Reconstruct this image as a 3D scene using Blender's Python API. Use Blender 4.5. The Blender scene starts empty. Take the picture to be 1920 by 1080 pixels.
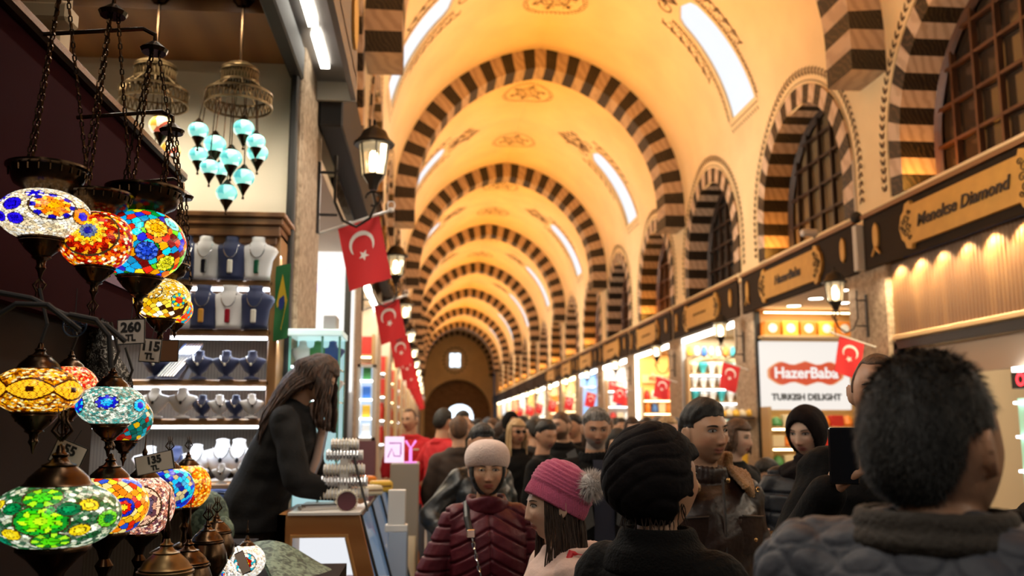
import bpy, math, random
import numpy as np
from mathutils import Vector, Matrix, Euler
R_ = random.Random(7)
rng = np.random.RandomState(5)
D = bpy.data
COL = bpy.context.scene.collection
PI = math.pi
# ---------------------------------------------------------------- camera
FPX, CZ = 1700.0, 1.6
PIT = math.atan(260/FPX); YAW = math.atan(155/FPX*math.cos(PIT))
_F = np.array([math.sin(YAW)*math.cos(PIT), math.cos(YAW)*math.cos(PIT), math.sin(PIT)])
_Rt = np.array([math.cos(YAW), -math.sin(YAW), 0]); _U = np.cross(_Rt, _F)
CAM = np.array([0, 0, CZ])
def at(px, py, Y):            # world point seen at a photo pixel, at world depth Y
    d = _F+_Rt*(px-960)/FPX+_U*(540-py)/FPX
    return CAM+d*Y/d[1]
cd = D.cameras.new('camera'); co = D.objects.new('camera', cd); COL.objects.link(co)
co.location = CAM; co.rotation_euler = (PI/2+PIT, 0, -YAW)
cd.sensor_width = 36; cd.lens = FPX/1920*36; cd.clip_end = 300; cd.clip_start = .05
cd.dof.use_dof = True; cd.dof.focus_distance = 2.45; cd.dof.aperture_fstop = 3.0
bpy.context.scene.camera = co
# ---------------------------------------------------------------- materials
MATS = {}
def new_mat(name):
    m = D.materials.new(name); m.use_nodes = True; nt = m.node_tree
    return m, nt, nt.nodes['Principled BSDF']
def M(name, col=None, rough=.6, metal=0, emit=None, es=0, noise=0, nscale=8, bump=0, bscale=60, spec=None, alpha=None, sheen=0, trans=0, coat=0):
    if name in MATS: return MATS[name]
    m, nt, b = new_mat(name)
    c = tuple(col)+(1,)
    b.inputs['Base Color'].default_value = c
    b.inputs['Roughness'].default_value = rough; b.inputs['Metallic'].default_value = metal
    if spec is not None: b.inputs['Specular IOR Level'].default_value = spec
    if sheen: b.inputs['Sheen Weight'].default_value = sheen
    if trans: b.inputs['Transmission Weight'].default_value = trans
    if coat: b.inputs['Coat Weight'].default_value = coat
    if emit is not None:
        b.inputs['Emission Color'].default_value = tuple(emit)+(1,); b.inputs['Emission Strength'].default_value = es
    if noise or bump:
        tc = nt.nodes.new('ShaderNodeTexCoord')
    if noise:
        n = nt.nodes.new('ShaderNodeTexNoise'); n.inputs['Scale'].default_value = nscale; n.inputs['Detail'].default_value = 6
        nt.links.new(tc.outputs['Object'], n.inputs['Vector'])
        mp = nt.nodes.new('ShaderNodeMapRange'); mp.inputs[1].default_value = .3; mp.inputs[2].default_value = .7
        mp.inputs[3].default_value = 1-noise; mp.inputs[4].default_value = 1+noise*.5
        nt.links.new(n.outputs['Fac'], mp.inputs[0])
        mx = nt.nodes.new('ShaderNodeVectorMath'); mx.operation = 'SCALE'; mx.inputs[0].default_value = c[:3]
        nt.links.new(mp.outputs[0], mx.inputs['Scale']); nt.links.new(mx.outputs[0], b.inputs['Base Color'])
    if bump:
        n2 = nt.nodes.new('ShaderNodeTexNoise'); n2.inputs['Scale'].default_value = bscale; n2.inputs['Detail'].default_value = 4
        nt.links.new(tc.outputs['Object'], n2.inputs['Vector'])
        bp = nt.nodes.new('ShaderNodeBump'); bp.inputs['Strength'].default_value = bump; bp.inputs['Distance'].default_value = .01
        nt.links.new(n2.outputs['Fac'], bp.inputs['Height']); nt.links.new(bp.outputs[0], b.inputs['Normal'])
    MATS[name] = m; return m
def M2(name, c1, c2, tex='wave', scale=5, dist=4, rough=.5, thr=(.4, .6), rot=(0, 0, 0), scl=(1, 1, 1), bump=0, metal=0, sheen=0):
    """two-colour procedural material: wave / noise / voronoi / brick mask"""
    if name in MATS: return MATS[name]
    m, nt, b = new_mat(name)
    tc = nt.nodes.new('ShaderNodeTexCoord'); mp = nt.nodes.new('ShaderNodeMapping')
    mp.inputs['Rotation'].default_value = rot; mp.inputs['Scale'].default_value = scl
    nt.links.new(tc.outputs['Object'], mp.inputs[0])
    if tex == 'wave':
        t = nt.nodes.new('ShaderNodeTexWave'); t.inputs['Scale'].default_value = scale; t.inputs['Distortion'].default_value = dist
        t.inputs['Detail'].default_value = 3; out = t.outputs['Fac']
    elif tex == 'noise':
        t = nt.nodes.new('ShaderNodeTexNoise'); t.inputs['Scale'].default_value = scale; t.inputs['Detail'].default_value = 6
        t.inputs['Distortion'].default_value = dist; out = t.outputs['Fac']
    elif tex == 'vor':
        t = nt.nodes.new('ShaderNodeTexVoronoi'); t.feature = 'DISTANCE_TO_EDGE'; t.inputs['Scale'].default_value = scale; out = t.outputs['Distance']
    elif tex == 'brick':
        t = nt.nodes.new('ShaderNodeTexBrick'); t.inputs['Scale'].default_value = scale; t.inputs['Mortar Size'].default_value = .012
        t.inputs['Color1'].default_value = (1, 1, 1, 1); t.inputs['Color2'].default_value = (.6, .6, .6, 1); t.inputs['Mortar'].default_value = (0, 0, 0, 1)
        out = t.outputs['Color']
    nt.links.new(mp.outputs[0], t.inputs['Vector'])
    r = nt.nodes.new('ShaderNodeValToRGB'); r.color_ramp.elements[0].position = thr[0]; r.color_ramp.elements[1].position = thr[1]
    r.color_ramp.elements[0].color = tuple(c1)+(1,); r.color_ramp.elements[1].color = tuple(c2)+(1,)
    nt.links.new(out, r.inputs[0]); nt.links.new(r.outputs[0], b.inputs['Base Color'])
    b.inputs['Roughness'].default_value = rough; b.inputs['Metallic'].default_value = metal
    if sheen: b.inputs['Sheen Weight'].default_value = sheen
    if bump:
        bp = nt.nodes.new('ShaderNodeBump'); bp.inputs['Strength'].default_value = bump; bp.inputs['Distance'].default_value = .01
        nt.links.new(out, bp.inputs['Height']); nt.links.new(bp.outputs[0], b.inputs['Normal'])
    MATS[name] = m; return m
def Mattr(name, rough=.5, metal=0, emit=0, bump=0, bscale=80, spec=.5, sss=0):
    """base colour (and optional glow through lit glass) from the mesh's own tile colours"""
    if name in MATS: return MATS[name]
    m, nt, b = new_mat(name)
    a = nt.nodes.new('ShaderNodeVertexColor'); a.layer_name = 'tint'
    nt.links.new(a.outputs[0], b.inputs['Base Color'])
    b.inputs['Roughness'].default_value = rough; b.inputs['Metallic'].default_value = metal; b.inputs['Specular IOR Level'].default_value = spec
    if emit:
        nt.links.new(a.outputs[0], b.inputs['Emission Color']); b.inputs['Emission Strength'].default_value = emit
    if sss:
        b.inputs['Subsurface Weight'].default_value = sss; b.inputs['Subsurface Scale'].default_value = .02
        b.inputs['Subsurface Radius'].default_value = (.5, .2, .1)
    if bump:
        tc = nt.nodes.new('ShaderNodeTexCoord')
        n2 = nt.nodes.new('ShaderNodeTexNoise'); n2.inputs['Scale'].default_value = bscale; n2.inputs['Detail'].default_value = 4
        nt.links.new(tc.outputs['Object'], n2.inputs['Vector'])
        bp = nt.nodes.new('ShaderNodeBump'); bp.inputs['Strength'].default_value = bump; bp.inputs['Distance'].default_value = .005
        nt.links.new(n2.outputs['Fac'], bp.inputs['Height']); nt.links.new(bp.outputs[0], b.inputs['Normal'])
    MATS[name] = m; return m
def E(name, col, s): return M(name, (.02, .02, .02), .5, emit=col, es=s)
# ---------------------------------------------------------------- objects
def tag(o, label=None, cat=None, group=None, kind=None):
    if label: o['label'] = label
    if cat: o['category'] = cat
    if group: o['group'] = group
    if kind: o['kind'] = kind
    return o
def T(name, label, cat, loc=(0, 0, 0), rz=0, group=None, kind=None):
    o = D.objects.new(name, None); COL.objects.link(o); o.location = loc; o.rotation_euler = (0, 0, rz); o.empty_display_size = .1
    return tag(o, label, cat, group, kind)
def link(name, me, parent=None):
    o = D.objects.new(name, me); COL.objects.link(o)
    if parent: o.parent = parent
    return o
def copy_tree(o, parent=None):
    c = o.copy(); COL.objects.link(c)
    if parent is not None: c.parent = parent
    for ch in list(o.children): copy_tree(ch, c)
    return c
class MB:
    def __init__(s): s.v = []; s.f = []; s.m = []; s.n = 0
    def add(s, v, f, mi=0):
        v = np.asarray(v, float).reshape(-1, 3); s.v.append(v)
        b = s.n; s.f += [tuple(b+i for i in q) for q in f]; s.m += [mi]*len(f) if not hasattr(mi, '__len__') else list(mi); s.n += len(v)
        return s
    def box(s, x0, x1, y0, y1, z0, z1, mi=0):
        v = [(x, y, z) for x in (x0, x1) for y in (y0, y1) for z in (z0, z1)]
        return s.add(v, [(0, 1, 3, 2), (4, 6, 7, 5), (0, 4, 5, 1), (2, 3, 7, 6), (0, 2, 6, 4), (1, 5, 7, 3)], mi)
    def bbox(s, x0, x1, y0, y1, z0, z1, b=.01, mi=0):
        """box with chamfered edges"""
        b = min(b, abs(x1-x0)*.45, abs(y1-y0)*.45, abs(z1-z0)*.45)
        P = []; 
        cx, cy, cz = (x0+x1)/2, (y0+y1)/2, (z0+z1)/2; hx, hy, hz = abs(x1-x0)/2, abs(y1-y0)/2, abs(z1-z0)/2
        idx = {}
        for sx in (-1, 1):
            for sy in (-1, 1):
                for sz in (-1, 1):
                    for ax in range(3):
                        h = [hx-b, hy-b, hz-b]; h[ax] += b
                        idx[(sx, sy, sz, ax)] = len(P); P.append((cx+sx*h[0], cy+sy*h[1], cz+sz*h[2]))
        F = []
        for ax in range(3):
            for sg in (-1, 1):
                o = [i for i in range(3) if i != ax]; q = []
                for a, c in ((-1, -1), (1, -1), (1, 1), (-1, 1)):
                    k = [0, 0, 0]; k[ax] = sg; k[o[0]] = a; k[o[1]] = c; q.append(idx[(*k, ax)])
                F.append(tuple(q))
        for ax in range(3):
            o = [i for i in range(3) if i != ax]
            for a in (-1, 1):
                for c in (-1, 1):
                    k1 = [0, 0, 0]; k1[ax] = -1; k1[o[0]] = a; k1[o[1]] = c; k2 = list(k1); k2[ax] = 1
                    F.append((idx[(*k1, o[0])], idx[(*k2, o[0])], idx[(*k2, o[1])], idx[(*k1, o[1])]))
        for k in [(a, c, d) for a in (-1, 1) for c in (-1, 1) for d in (-1, 1)]:
            F.append((idx[(*k, 0)], idx[(*k, 1)], idx[(*k, 2)]))
        return s.add(P, F, mi)
    def tube(s, pts, r, n=8, mi=0, cap=True):
        pts = np.asarray(pts, float); k = len(pts); r = np.broadcast_to(np.asarray(r, float), (k,))
        tg = np.gradient(pts, axis=0); tg /= np.linalg.norm(tg, axis=1)[:, None]+1e-12
        up = np.array([0, 0, 1.]) if abs(tg[0][2]) < .9 else np.array([1., 0, 0])
        V = []; a = np.arange(n)*2*PI/n
        for i in range(k):
            up = up-tg[i]*(up@tg[i]); L = np.linalg.norm(up)
            up = up/L if L > 1e-6 else np.cross(tg[i], [1, .3, 0]); b = np.cross(tg[i], up)
            V.append(pts[i]+r[i]*(np.cos(a)[:, None]*up+np.sin(a)[:, None]*b))
        F = [(i*n+j, i*n+(j+1) % n, (i+1)*n+(j+1) % n, (i+1)*n+j) for i in range(k-1) for j in range(n)]
        if cap: F += [tuple(range(n-1, -1, -1)), tuple((k-1)*n+j for j in range(n))]
        return s.add(np.vstack(V), F, mi)
    def lathe(s, prof, c=(0, 0, 0), n=24, mi=0, sx=1, sy=1, cap=True):
        """prof = [(r, z)]"""
        a = np.arange(n)*2*PI/n; V = []
        for r, z in prof: V.append(np.stack([c[0]+r*np.cos(a)*sx, c[1]+r*np.sin(a)*sy, np.full(n, c[2]+z)], 1))
        k = len(prof)
        F = [(i*n+j, i*n+(j+1) % n, (i+1)*n+(j+1) % n, (i+1)*n+j) for i in range(k-1) for j in range(n)]
        if cap and prof[0][0] > 1e-5: F.append(tuple(range(n-1, -1, -1)))
        if cap and prof[-1][0] > 1e-5: F.append(tuple((k-1)*n+j for j in range(n)))
        return s.add(np.vstack(V), F, mi)
    def ell(s, c, r, nu=20, nv=12, mi=0, rot=None):
        th = np.linspace(0, PI, nv+1); ph = np.arange(nu)*2*PI/nu
        V = np.array([(math.sin(t)*math.cos(p), math.sin(t)*math.sin(p), math.cos(t)) for t in th for p in ph])*np.asarray(r, float)
        if rot is not None: V = V@np.array(rot).T
        F = [(i*nu+j, (i+1)*nu+j, (i+1)*nu+(j+1) % nu, i*nu+(j+1) % nu) for i in range(nv) for j in range(nu)]
        return s.add(V+np.asarray(c), F, mi)
    def cap(s, p0, p1, r0, r1, n=16, mi=0, sq=1.0):
        """tapered capsule"""
        p0 = np.asarray(p0, float); p1 = np.asarray(p1, float); d = p1-p0; L = np.linalg.norm(d); d = d/L
        pts = []; rr = []
        for t in np.linspace(-1, 0, 5)[:-1]: pts.append(p0+d*r0*math.sin(t*PI/2)); rr.append(max(r0*math.cos(t*PI/2), 1e-3))
        for t in np.linspace(0, 1, 5): pts.append(p0+d*L*t); rr.append(r0+(r1-r0)*t)
        for t in np.linspace(0, 1, 5)[1:]: pts.append(p1+d*r1*math.sin(t*PI/2)); rr.append(max(r1*math.cos(t*PI/2), 1e-3))
        return s.tube(pts, rr, n, mi)
    def loft(s, rings, n=28, mi=0, p=2.3):
        """rings = [(cx, cy, cz, rx, ry)]"""
        a = np.arange(n)*2*PI/n; ca = np.sign(np.cos(a))*np.abs(np.cos(a))**(2/p); sa = np.sign(np.sin(a))*np.abs(np.sin(a))**(2/p)
        V = [np.stack([x+rx*ca, y+ry*sa, np.full(n, z)], 1) for x, y, z, rx, ry in rings]; k = len(rings)
        F = [(i*n+j, i*n+(j+1) % n, (i+1)*n+(j+1) % n, (i+1)*n+j) for i in range(k-1) for j in range(n)]
        F += [tuple(range(n-1, -1, -1)), tuple((k-1)*n+j for j in range(n))]
        return s.add(np.vstack(V), F, mi)
    def grid(s, P, mi=0, flip=False):
        """P[a][b] grid of points"""
        P = np.asarray(P, float); a, b = P.shape[:2]
        F = [(i*b+j, (i+1)*b+j, (i+1)*b+j+1, i*b+j+1) for i in range(a-1) for j in range(b-1)]
        if flip: F = [f[::-1] for f in F]
        return s.add(P.reshape(-1, 3), F, mi)
    def ribbon(s, pts, w, fn, mi=0, closed=False):
        """flat painted line of width w along 2-D pts, mapped to 3-D by fn"""
        pts = np.asarray(pts, float)
        if closed: pts = np.vstack([pts, pts[:1]])
        tg = np.gradient(pts, axis=0); tg /= np.linalg.norm(tg, axis=1)[:, None]+1e-12
        if closed: tg[0] = tg[-1] = (tg[0]+tg[-1])/(np.linalg.norm(tg[0]+tg[-1])+1e-9)
        nn = np.stack([-tg[:, 1], tg[:, 0]], 1); w = np.broadcast_to(np.asarray(w, float), (len(pts),))[:, None]/2
        A = pts+nn*w; B = pts-nn*w
        return s.grid([[fn(*p) for p in A], [fn(*p) for p in B]], mi)
    def blob(s, c, a, b, ang, fn, mi=0, n=8):
        """small painted leaf: pointed ellipse"""
        t = np.arange(n)*2*PI/n; x = a*np.cos(t); y = b*np.sin(t)*(1-.4*np.cos(t)); ca, sa = math.cos(ang), math.sin(ang)
        return s.add([fn(c[0]+p*ca-q*sa, c[1]+p*sa+q*ca) for p, q in zip(x, y)], [tuple(range(n))], mi)
    def mesh(s, name, mats, smooth=False):
        me = D.meshes.new(name); V = np.vstack(s.v) if s.v else np.zeros((0, 3))
        me.from_pydata(V.tolist(), [], s.f)
        for m in (mats if isinstance(mats, (list, tuple)) else [mats]): me.materials.append(m)
        if any(s.m): me.polygons.foreach_set('material_index', s.m)
        if smooth: me.polygons.foreach_set('use_smooth', [True]*len(s.f))
        me.update(); return me
    def build(s, name, mats, parent=None, smooth=False, auto=None):
        me = s.mesh(name, mats, smooth or auto is not None)
        if auto is not None: me.set_sharp_from_angle(angle=math.radians(auto))
        return link(name, me, parent)
    def xf(s, mat):
        """transform everything so far"""
        mat = np.array(mat); s.v = [v@mat[:3, :3].T+mat[:3, 3] for v in s.v]; return s
def text_geo(txt, size, shear=0, ext=.0, bold=0):
    """flat letters as (verts, faces), centred, in the x-z plane"""
    cu = D.curves.new('t', 'FONT'); cu.body = txt; cu.size = size; cu.align_x = 'CENTER'; cu.align_y = 'CENTER'; cu.shear = shear
    cu.extrude = ext; cu.offset = bold; cu.resolution_u = 3
    o = D.objects.new('t', cu); COL.objects.link(o)
    me = D.meshes.new_from_object(o.evaluated_get(bpy.context.evaluated_depsgraph_get()))
    V = np.array([v.co[:] for v in me.vertices]); Fc = [tuple(p.vertices) for p in me.polygons]
    D.objects.remove(o); D.curves.remove(cu); D.meshes.remove(me)
    return np.stack([V[:, 0], V[:, 2], V[:, 1]], 1), Fc
def light(name, typ, loc, energy, col, rot=(0, 0, 0), size=.1, sy=None, spot=None, spread=None):
    l = D.lights.new(name, typ); l.energy = energy; l.color = col
    if typ == 'AREA':
        l.size = size
        if spread: l.spread = math.radians(spread)
        if sy: l.shape = 'RECTANGLE'; l.size_y = sy
    else: l.shadow_soft_size = size
    if spot: l.spot_size = spot; l.spot_blend = .6
    o = D.objects.new(name, l); COL.objects.link(o); o.location = loc; o.rotation_euler = rot; return o
# ================================================================ THE HALL
XL, XR, XC = -.78, 5.25, 2.235
HW, SPR, EE = 3.015, 6.15, .37          # vault half width, springing height, pointedness
RR = HW+EE
YA = [9.62-8.45, 9.62]+[18.07+8.45*i for i in range(7)]     # striped arches
Y_END = 75.5
def vlt(s, r=0.0):
    """point of the vault section, s 0 (right springing) .. 1 (left), r inward"""
    q = RR-r; am = math.acos(EE/q); a = (s if s < .5 else 1-s)*2*am
    x = -EE+q*math.cos(a); z = q*math.sin(a)
    return (XC+(x if s < .5 else -x), SPR+z)
ARC = 2*RR*math.acos(EE/RR)
plaster = M('cream plaster', (.82, .62, .34), .85, noise=.10, nscale=1.2, bump=.25, bscale=9)
paint = M('brown painted ornament', (.085, .045, .02), .8)
marb_b = M2('dark marble block', (.007, .005, .003), (.055, .036, .02), 'wave', 7, 9, .5, (.72, .95), rot=(.4, .3, .5))
marb_w = M2('pale marble block', (.50, .36, .25), (.40, .28, .19), 'wave', 2.2, 7, .5, (.3, .9), rot=(.7, .3, .5))
sky_pane = E('daylight behind skylight glass', (.84, .91, 1.0), 1.03)
woodf = M2('window timber', (.055, .020, .008), (.095, .036, .013), 'wave', 3, 3, .45, (.2, .8))
woodd = M('dark window timber', (.022, .010, .005), .5)
# slots (skylights) of every bay
def slot_span(y):  # y centre
    return y
bays = [(YA[i], YA[i+1]) for i in range(len(YA)-1)]+[(YA[-1], Y_END)]
def slot_hw(k): return .55-.17*k if k < .86 else (.55-.17*.86)*math.sqrt(max(0, 1-((k-.86)/.14)**2))
S0, S1 = .075, .285                       # along the arc
def vault_mesh():
    mb = MB()
    sl = [S0+(S1-S0)*k for k in np.linspace(0, 1, 19)]
    for (a, b) in bays:
        yc = (a+b)/2+.35
        for side in (0, 1):
            f = (lambda s: s) if side == 0 else (lambda s: 1-s)
            lo = [0, .04, S0]
            rows = [[(*vlt(f(s)), y) for y in (a, b)] for s in lo]
            mb.grid([[(x, y, z) for x, z, y in r] for r in rows], 0)
            hs = [slot_hw(k) for k in np.linspace(0, 1, 19)]; hs[-1] = 0
            g1 = []; g2 = []
            for s, h in zip(sl, hs):
                x, z = vlt(f(s)); g1.append([(x, a, z), (x, yc-h, z)]); g2.append([(x, yc+h, z), (x, b, z)])
            mb.grid(g1); mb.grid(g2)
            # reveals of the slot
            for sg in (-1, 1):
                mb.grid([[(vlt(f(s))[0], yc+sg*h, vlt(f(s))[1]), (vlt(f(s), -.35)[0], yc+sg*(h+.02), vlt(f(s), -.35)[1])] for s, h in zip(sl, hs)])
            x, z = vlt(f(S0)); x2, z2 = vlt(f(S0), -.35)
            mb.grid([[(x, yc-hs[0], z), (x, yc+hs[0], z)], [(x2, yc-hs[0], z2), (x2, yc+hs[0], z2)]])
            up = np.linspace(S1, .5, 9)
            mb.grid([[(vlt(f(s))[0], a, vlt(f(s))[1]), (vlt(f(s))[0], b, vlt(f(s))[1])] for s in up])
    return mb
o = vault_mesh().build('ceiling', plaster, smooth=True); tag(o, 'long cream and amber barrel vault over the bazaar hall', kind='structure')
n = 0
for bi, (a, b) in enumerate(bays[:-1]):
    yc = (a+b)/2+.35
    for side, sn in ((0, 'right'), (1, 'left')):
        f = (lambda s: s) if side == 0 else (lambda s: 1-s); n += 1
        P = []
        for k in np.linspace(0, 1, 19):
            s = S0+(S1-S0)*k; h = slot_hw(k)+.01; x, z = vlt(f(s), -.05); P.append([(x, yc-h, z), (x, yc+h, z)])
        o = MB().grid(P).build('window_%d' % n, sky_pane)
        tag(o, 'long bright skylight slot in the %s flank of the vault, bay %d from the camera' % (sn, bi+1), kind='structure')
# painted ornaments on the vault
def on_vault(side):
    def fn(u, v):          # u metres along arc from springing, v = Y
        s = u/ARC; s = s if side == 0 else 1-s
        x, z = vlt(s, .006); return (x, v, z)
    return fn
def medallion(mb, y):
    fn = on_vault(0); c = ARC/2
    def circ(r, n=40, k=0, amp=0): return [(c+(r+amp*math.cos(k*t))*math.cos(t), y+(r+amp*math.cos(k*t))*math.sin(t)) for t in np.arange(n)*2*PI/n]
    mb.ribbon(circ(.27), .028, fn, closed=True); mb.ribbon(circ(.09), .02, fn, closed=True); mb.ribbon(circ(.2, 48, 6, .02), .016, fn, closed=True)
    mb.ribbon(circ(.54, 72, 12, .012), .018, fn, closed=True)
    for i in range(6):
        t = i*PI/3+.3
        mb.ribbon([(c+r*math.cos(t), y+r*math.sin(t)) for r in (.09, .18, .27, .36)], .022, fn)
        mb.blob((c+.40*math.cos(t), y+.40*math.sin(t)), .05, .05, t, fn)
        for sg in (-1, 1):
            t2 = t+sg*.26
            mb.ribbon([(c+(.3+.05*q)*math.cos(t+sg*(.1+.1*q)), y+(.3+.05*q)*math.sin(t+sg*(.1+.1*q))) for q in np.linspace(0, 2, 6)], .016, fn)
    for i in range(44):
        t = i*2*PI/44; mb.blob((c+.60*math.cos(t), y+.60*math.sin(t)), .035, .016, t+.5, fn)
mo = MB()
for bi, (a, b) in enumerate(bays):
    if bi < 5: medallion(mo, a+.30*(b-a)); medallion(mo, a+.73*(b-a))
    else: mo.blob((ARC/2, a+.3*(b-a)), .4, .4, 0, on_vault(0))
o = mo.build('trim_1', paint); tag(o, 'brown painted medallions along the crown of the vault', kind='structure')
mo = MB()
def scroll(mb, c, r, turns, ang, w, fn, hand=1):
    P = []
    for t in np.linspace(0, 1, 22):
        rr = r*(1-.82*t); a = ang+hand*turns*2*PI*t; P.append((c[0]+rr*math.cos(a), c[1]+rr*math.sin(a)))
    mb.ribbon(P, np.linspace(w, w*.5, 22), fn)
for bi, (a, b) in enumerate(bays[:6]):
    yc = (a+b)/2+.35
    for side in (0, 1):
        fn = on_vault(side); L0, L1 = S0*ARC, S1*ARC
        det = bi < 4
        for sg in (-1, 1):
            edge = lambda k, off: (L0+(L1-L0)*k, yc+sg*((.55-.17*k)+off))
            for off, w in ((.10, .02),):
                mo.ribbon([edge(k, off) for k in np.linspace(-.03, 1, 26)], w, fn)
            N = 30 if det else 10
            for i in range(N):
                k = (i+.5)/N
                p = edge(k, .155); mo.blob(p, .045, .018, .9*sg if i % 2 else 2.4*sg, fn, n=6)
            if det:      # scrolls growing towards the tip
                for k in np.linspace(.45, 1.0, 6):
                    p = edge(k, .24+.05*k); scroll(mo, p, .10+.05*k, .9, 0, .03, fn, sg)
                    mo.blob((p[0]+.09, p[1]+.09*sg), .07, .026, .6*sg, fn); mo.blob((p[0]-.09, p[1]+.1*sg), .06, .024, 2.2*sg, fn)
        mo.ribbon([(L0-.1, yc+v) for v in np.linspace(-.65, .65, 8)], .02, fn)
        for i in range(12): mo.blob((L0-.2, yc-.6+1.2*i/11), .05, .02, .5, fn, n=6)
        # tip bouquet
        for j in range(7):
            ang = (j-3)*.22; L = .95-.09*abs(j-3)
            P = [(L1+.05+L*t, yc+math.sin(ang)*L*t+.10*math.sin(6*t+j)*t) for t in np.linspace(0, 1, 9)]
            mo.ribbon(P, .022, fn)
            for t in (.35, .6, .85, 1.0):
                mo.blob((L1+.05+L*t, yc+math.sin(ang)*L*t+.10*math.sin(6*t+j)*t), .075, .03, ang+.7, fn)
                mo.blob((L1+.05+L*t, yc+math.sin(ang)*L*t+.10*math.sin(6*t+j)*t), .075, .03, ang-.7, fn)
        for sg in (-1, 1): scroll(mo, (L1+.2, yc+sg*.28), .16, 1.2, 0, .04, fn, sg)
o = mo.build('trim_2', paint); tag(o, 'brown painted scrollwork framing the skylight slots', kind='structure')
# striped arches
def rib(name, y0, dep, label, th=.42, nb=43, leg=.45):
    mb = MB(); tot = ARC+2*leg
    def pt(d, r):
        if d < leg: return (XC+HW-r, SPR-leg+d)
        if d > leg+ARC: return (XC-HW+r, SPR-(d-leg-ARC))
        return vlt((d-leg)/ARC, r)
    for i in range(nb):
        mi = 0 if i % 2 == 0 else 1
        ds = np.linspace(tot*i/nb, tot*(i+1)/nb, 4); 
        O = [pt(d, -.02) for d in ds]; I = [pt(d, th) for d in ds]
        mb.grid([[(x, y0, z) for x, z in O], [(x, y0, z) for x, z in I], [(x, y0+dep, z) for x, z in I], [(x, y0+dep, z) for x, z in O]], mi)
    for d in (0, tot):
        o_ = pt(d, -.02); i_ = pt(d, th); mb.add([(o_[0], y0, o_[1]), (i_[0], y0, i_[1]), (i_[0], y0+dep, i_[1]), (o_[0], y0+dep, o_[1])], [(0, 1, 2, 3)], 1)
    o = mb.build(name, [marb_b, marb_w]); return tag(o, label, kind='structure')
ords = ['nearest', 'second', 'third', 'fourth', 'fifth', 'sixth', 'seventh', 'eighth', 'ninth']
for i, y in enumerate(YA[1:]):
    rib('trim_%d' % (i+3), y, .66, 'dark and pale striped stone arch across the vault, %s from the camera' % ords[i])
rib('trim_20', Y_END-.35, .35, 'striped stone arch against the end wall', th=.36, nb=41)
# ---- side walls with lunette windows
YW = [12.22+4.225*k for k in range(-3, 15)]   # window / shop centres
WH, WZ, WT = 1.40, 4.20, 6.20                  # half width, sill, crown
WS = WZ+.55                                    # where the curve starts
we = ((WT-WS)**2-WH**2)/(2*WH); wr = WH+we
def win(s, off=0.0):
    """lunette outline, s 0 (far foot) .. 1 (near foot); returns (dy, z)"""
    q = wr+off; am = math.acos(we/q); Lc = q*am; L = (WS-WZ)+Lc; d = (s if s <= .5 else 1-s)*2*L
    if d < WS-WZ: y, z = WH+off, WZ+d
    else:
        a = (d-(WS-WZ))/q; y, z = -we+q*math.cos(a), WS+q*math.sin(a)
    return (y if s <= .5 else -y, z)
ring_w = M2('pale ring block', (.60, .44, .31), (.46, .32, .21), 'wave', 3, 6, .5, (.3, .9), rot=(.2, .3, .5))
glassd = M('dark window glass', (.035, .022, .014), .12, spec=.8)
glasst = M('tan blinds behind window glass', (.17, .12, .065), .25, noise=.2, nscale=2)
glasso = M('brown window glass', (.12, .05, .018), .2)
glassb = M('smoky window glass', (.06, .055, .05), .12)
gold = M('old gold paint', (.62, .40, .12), .45, metal=.35, noise=.15, nscale=6)
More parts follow.
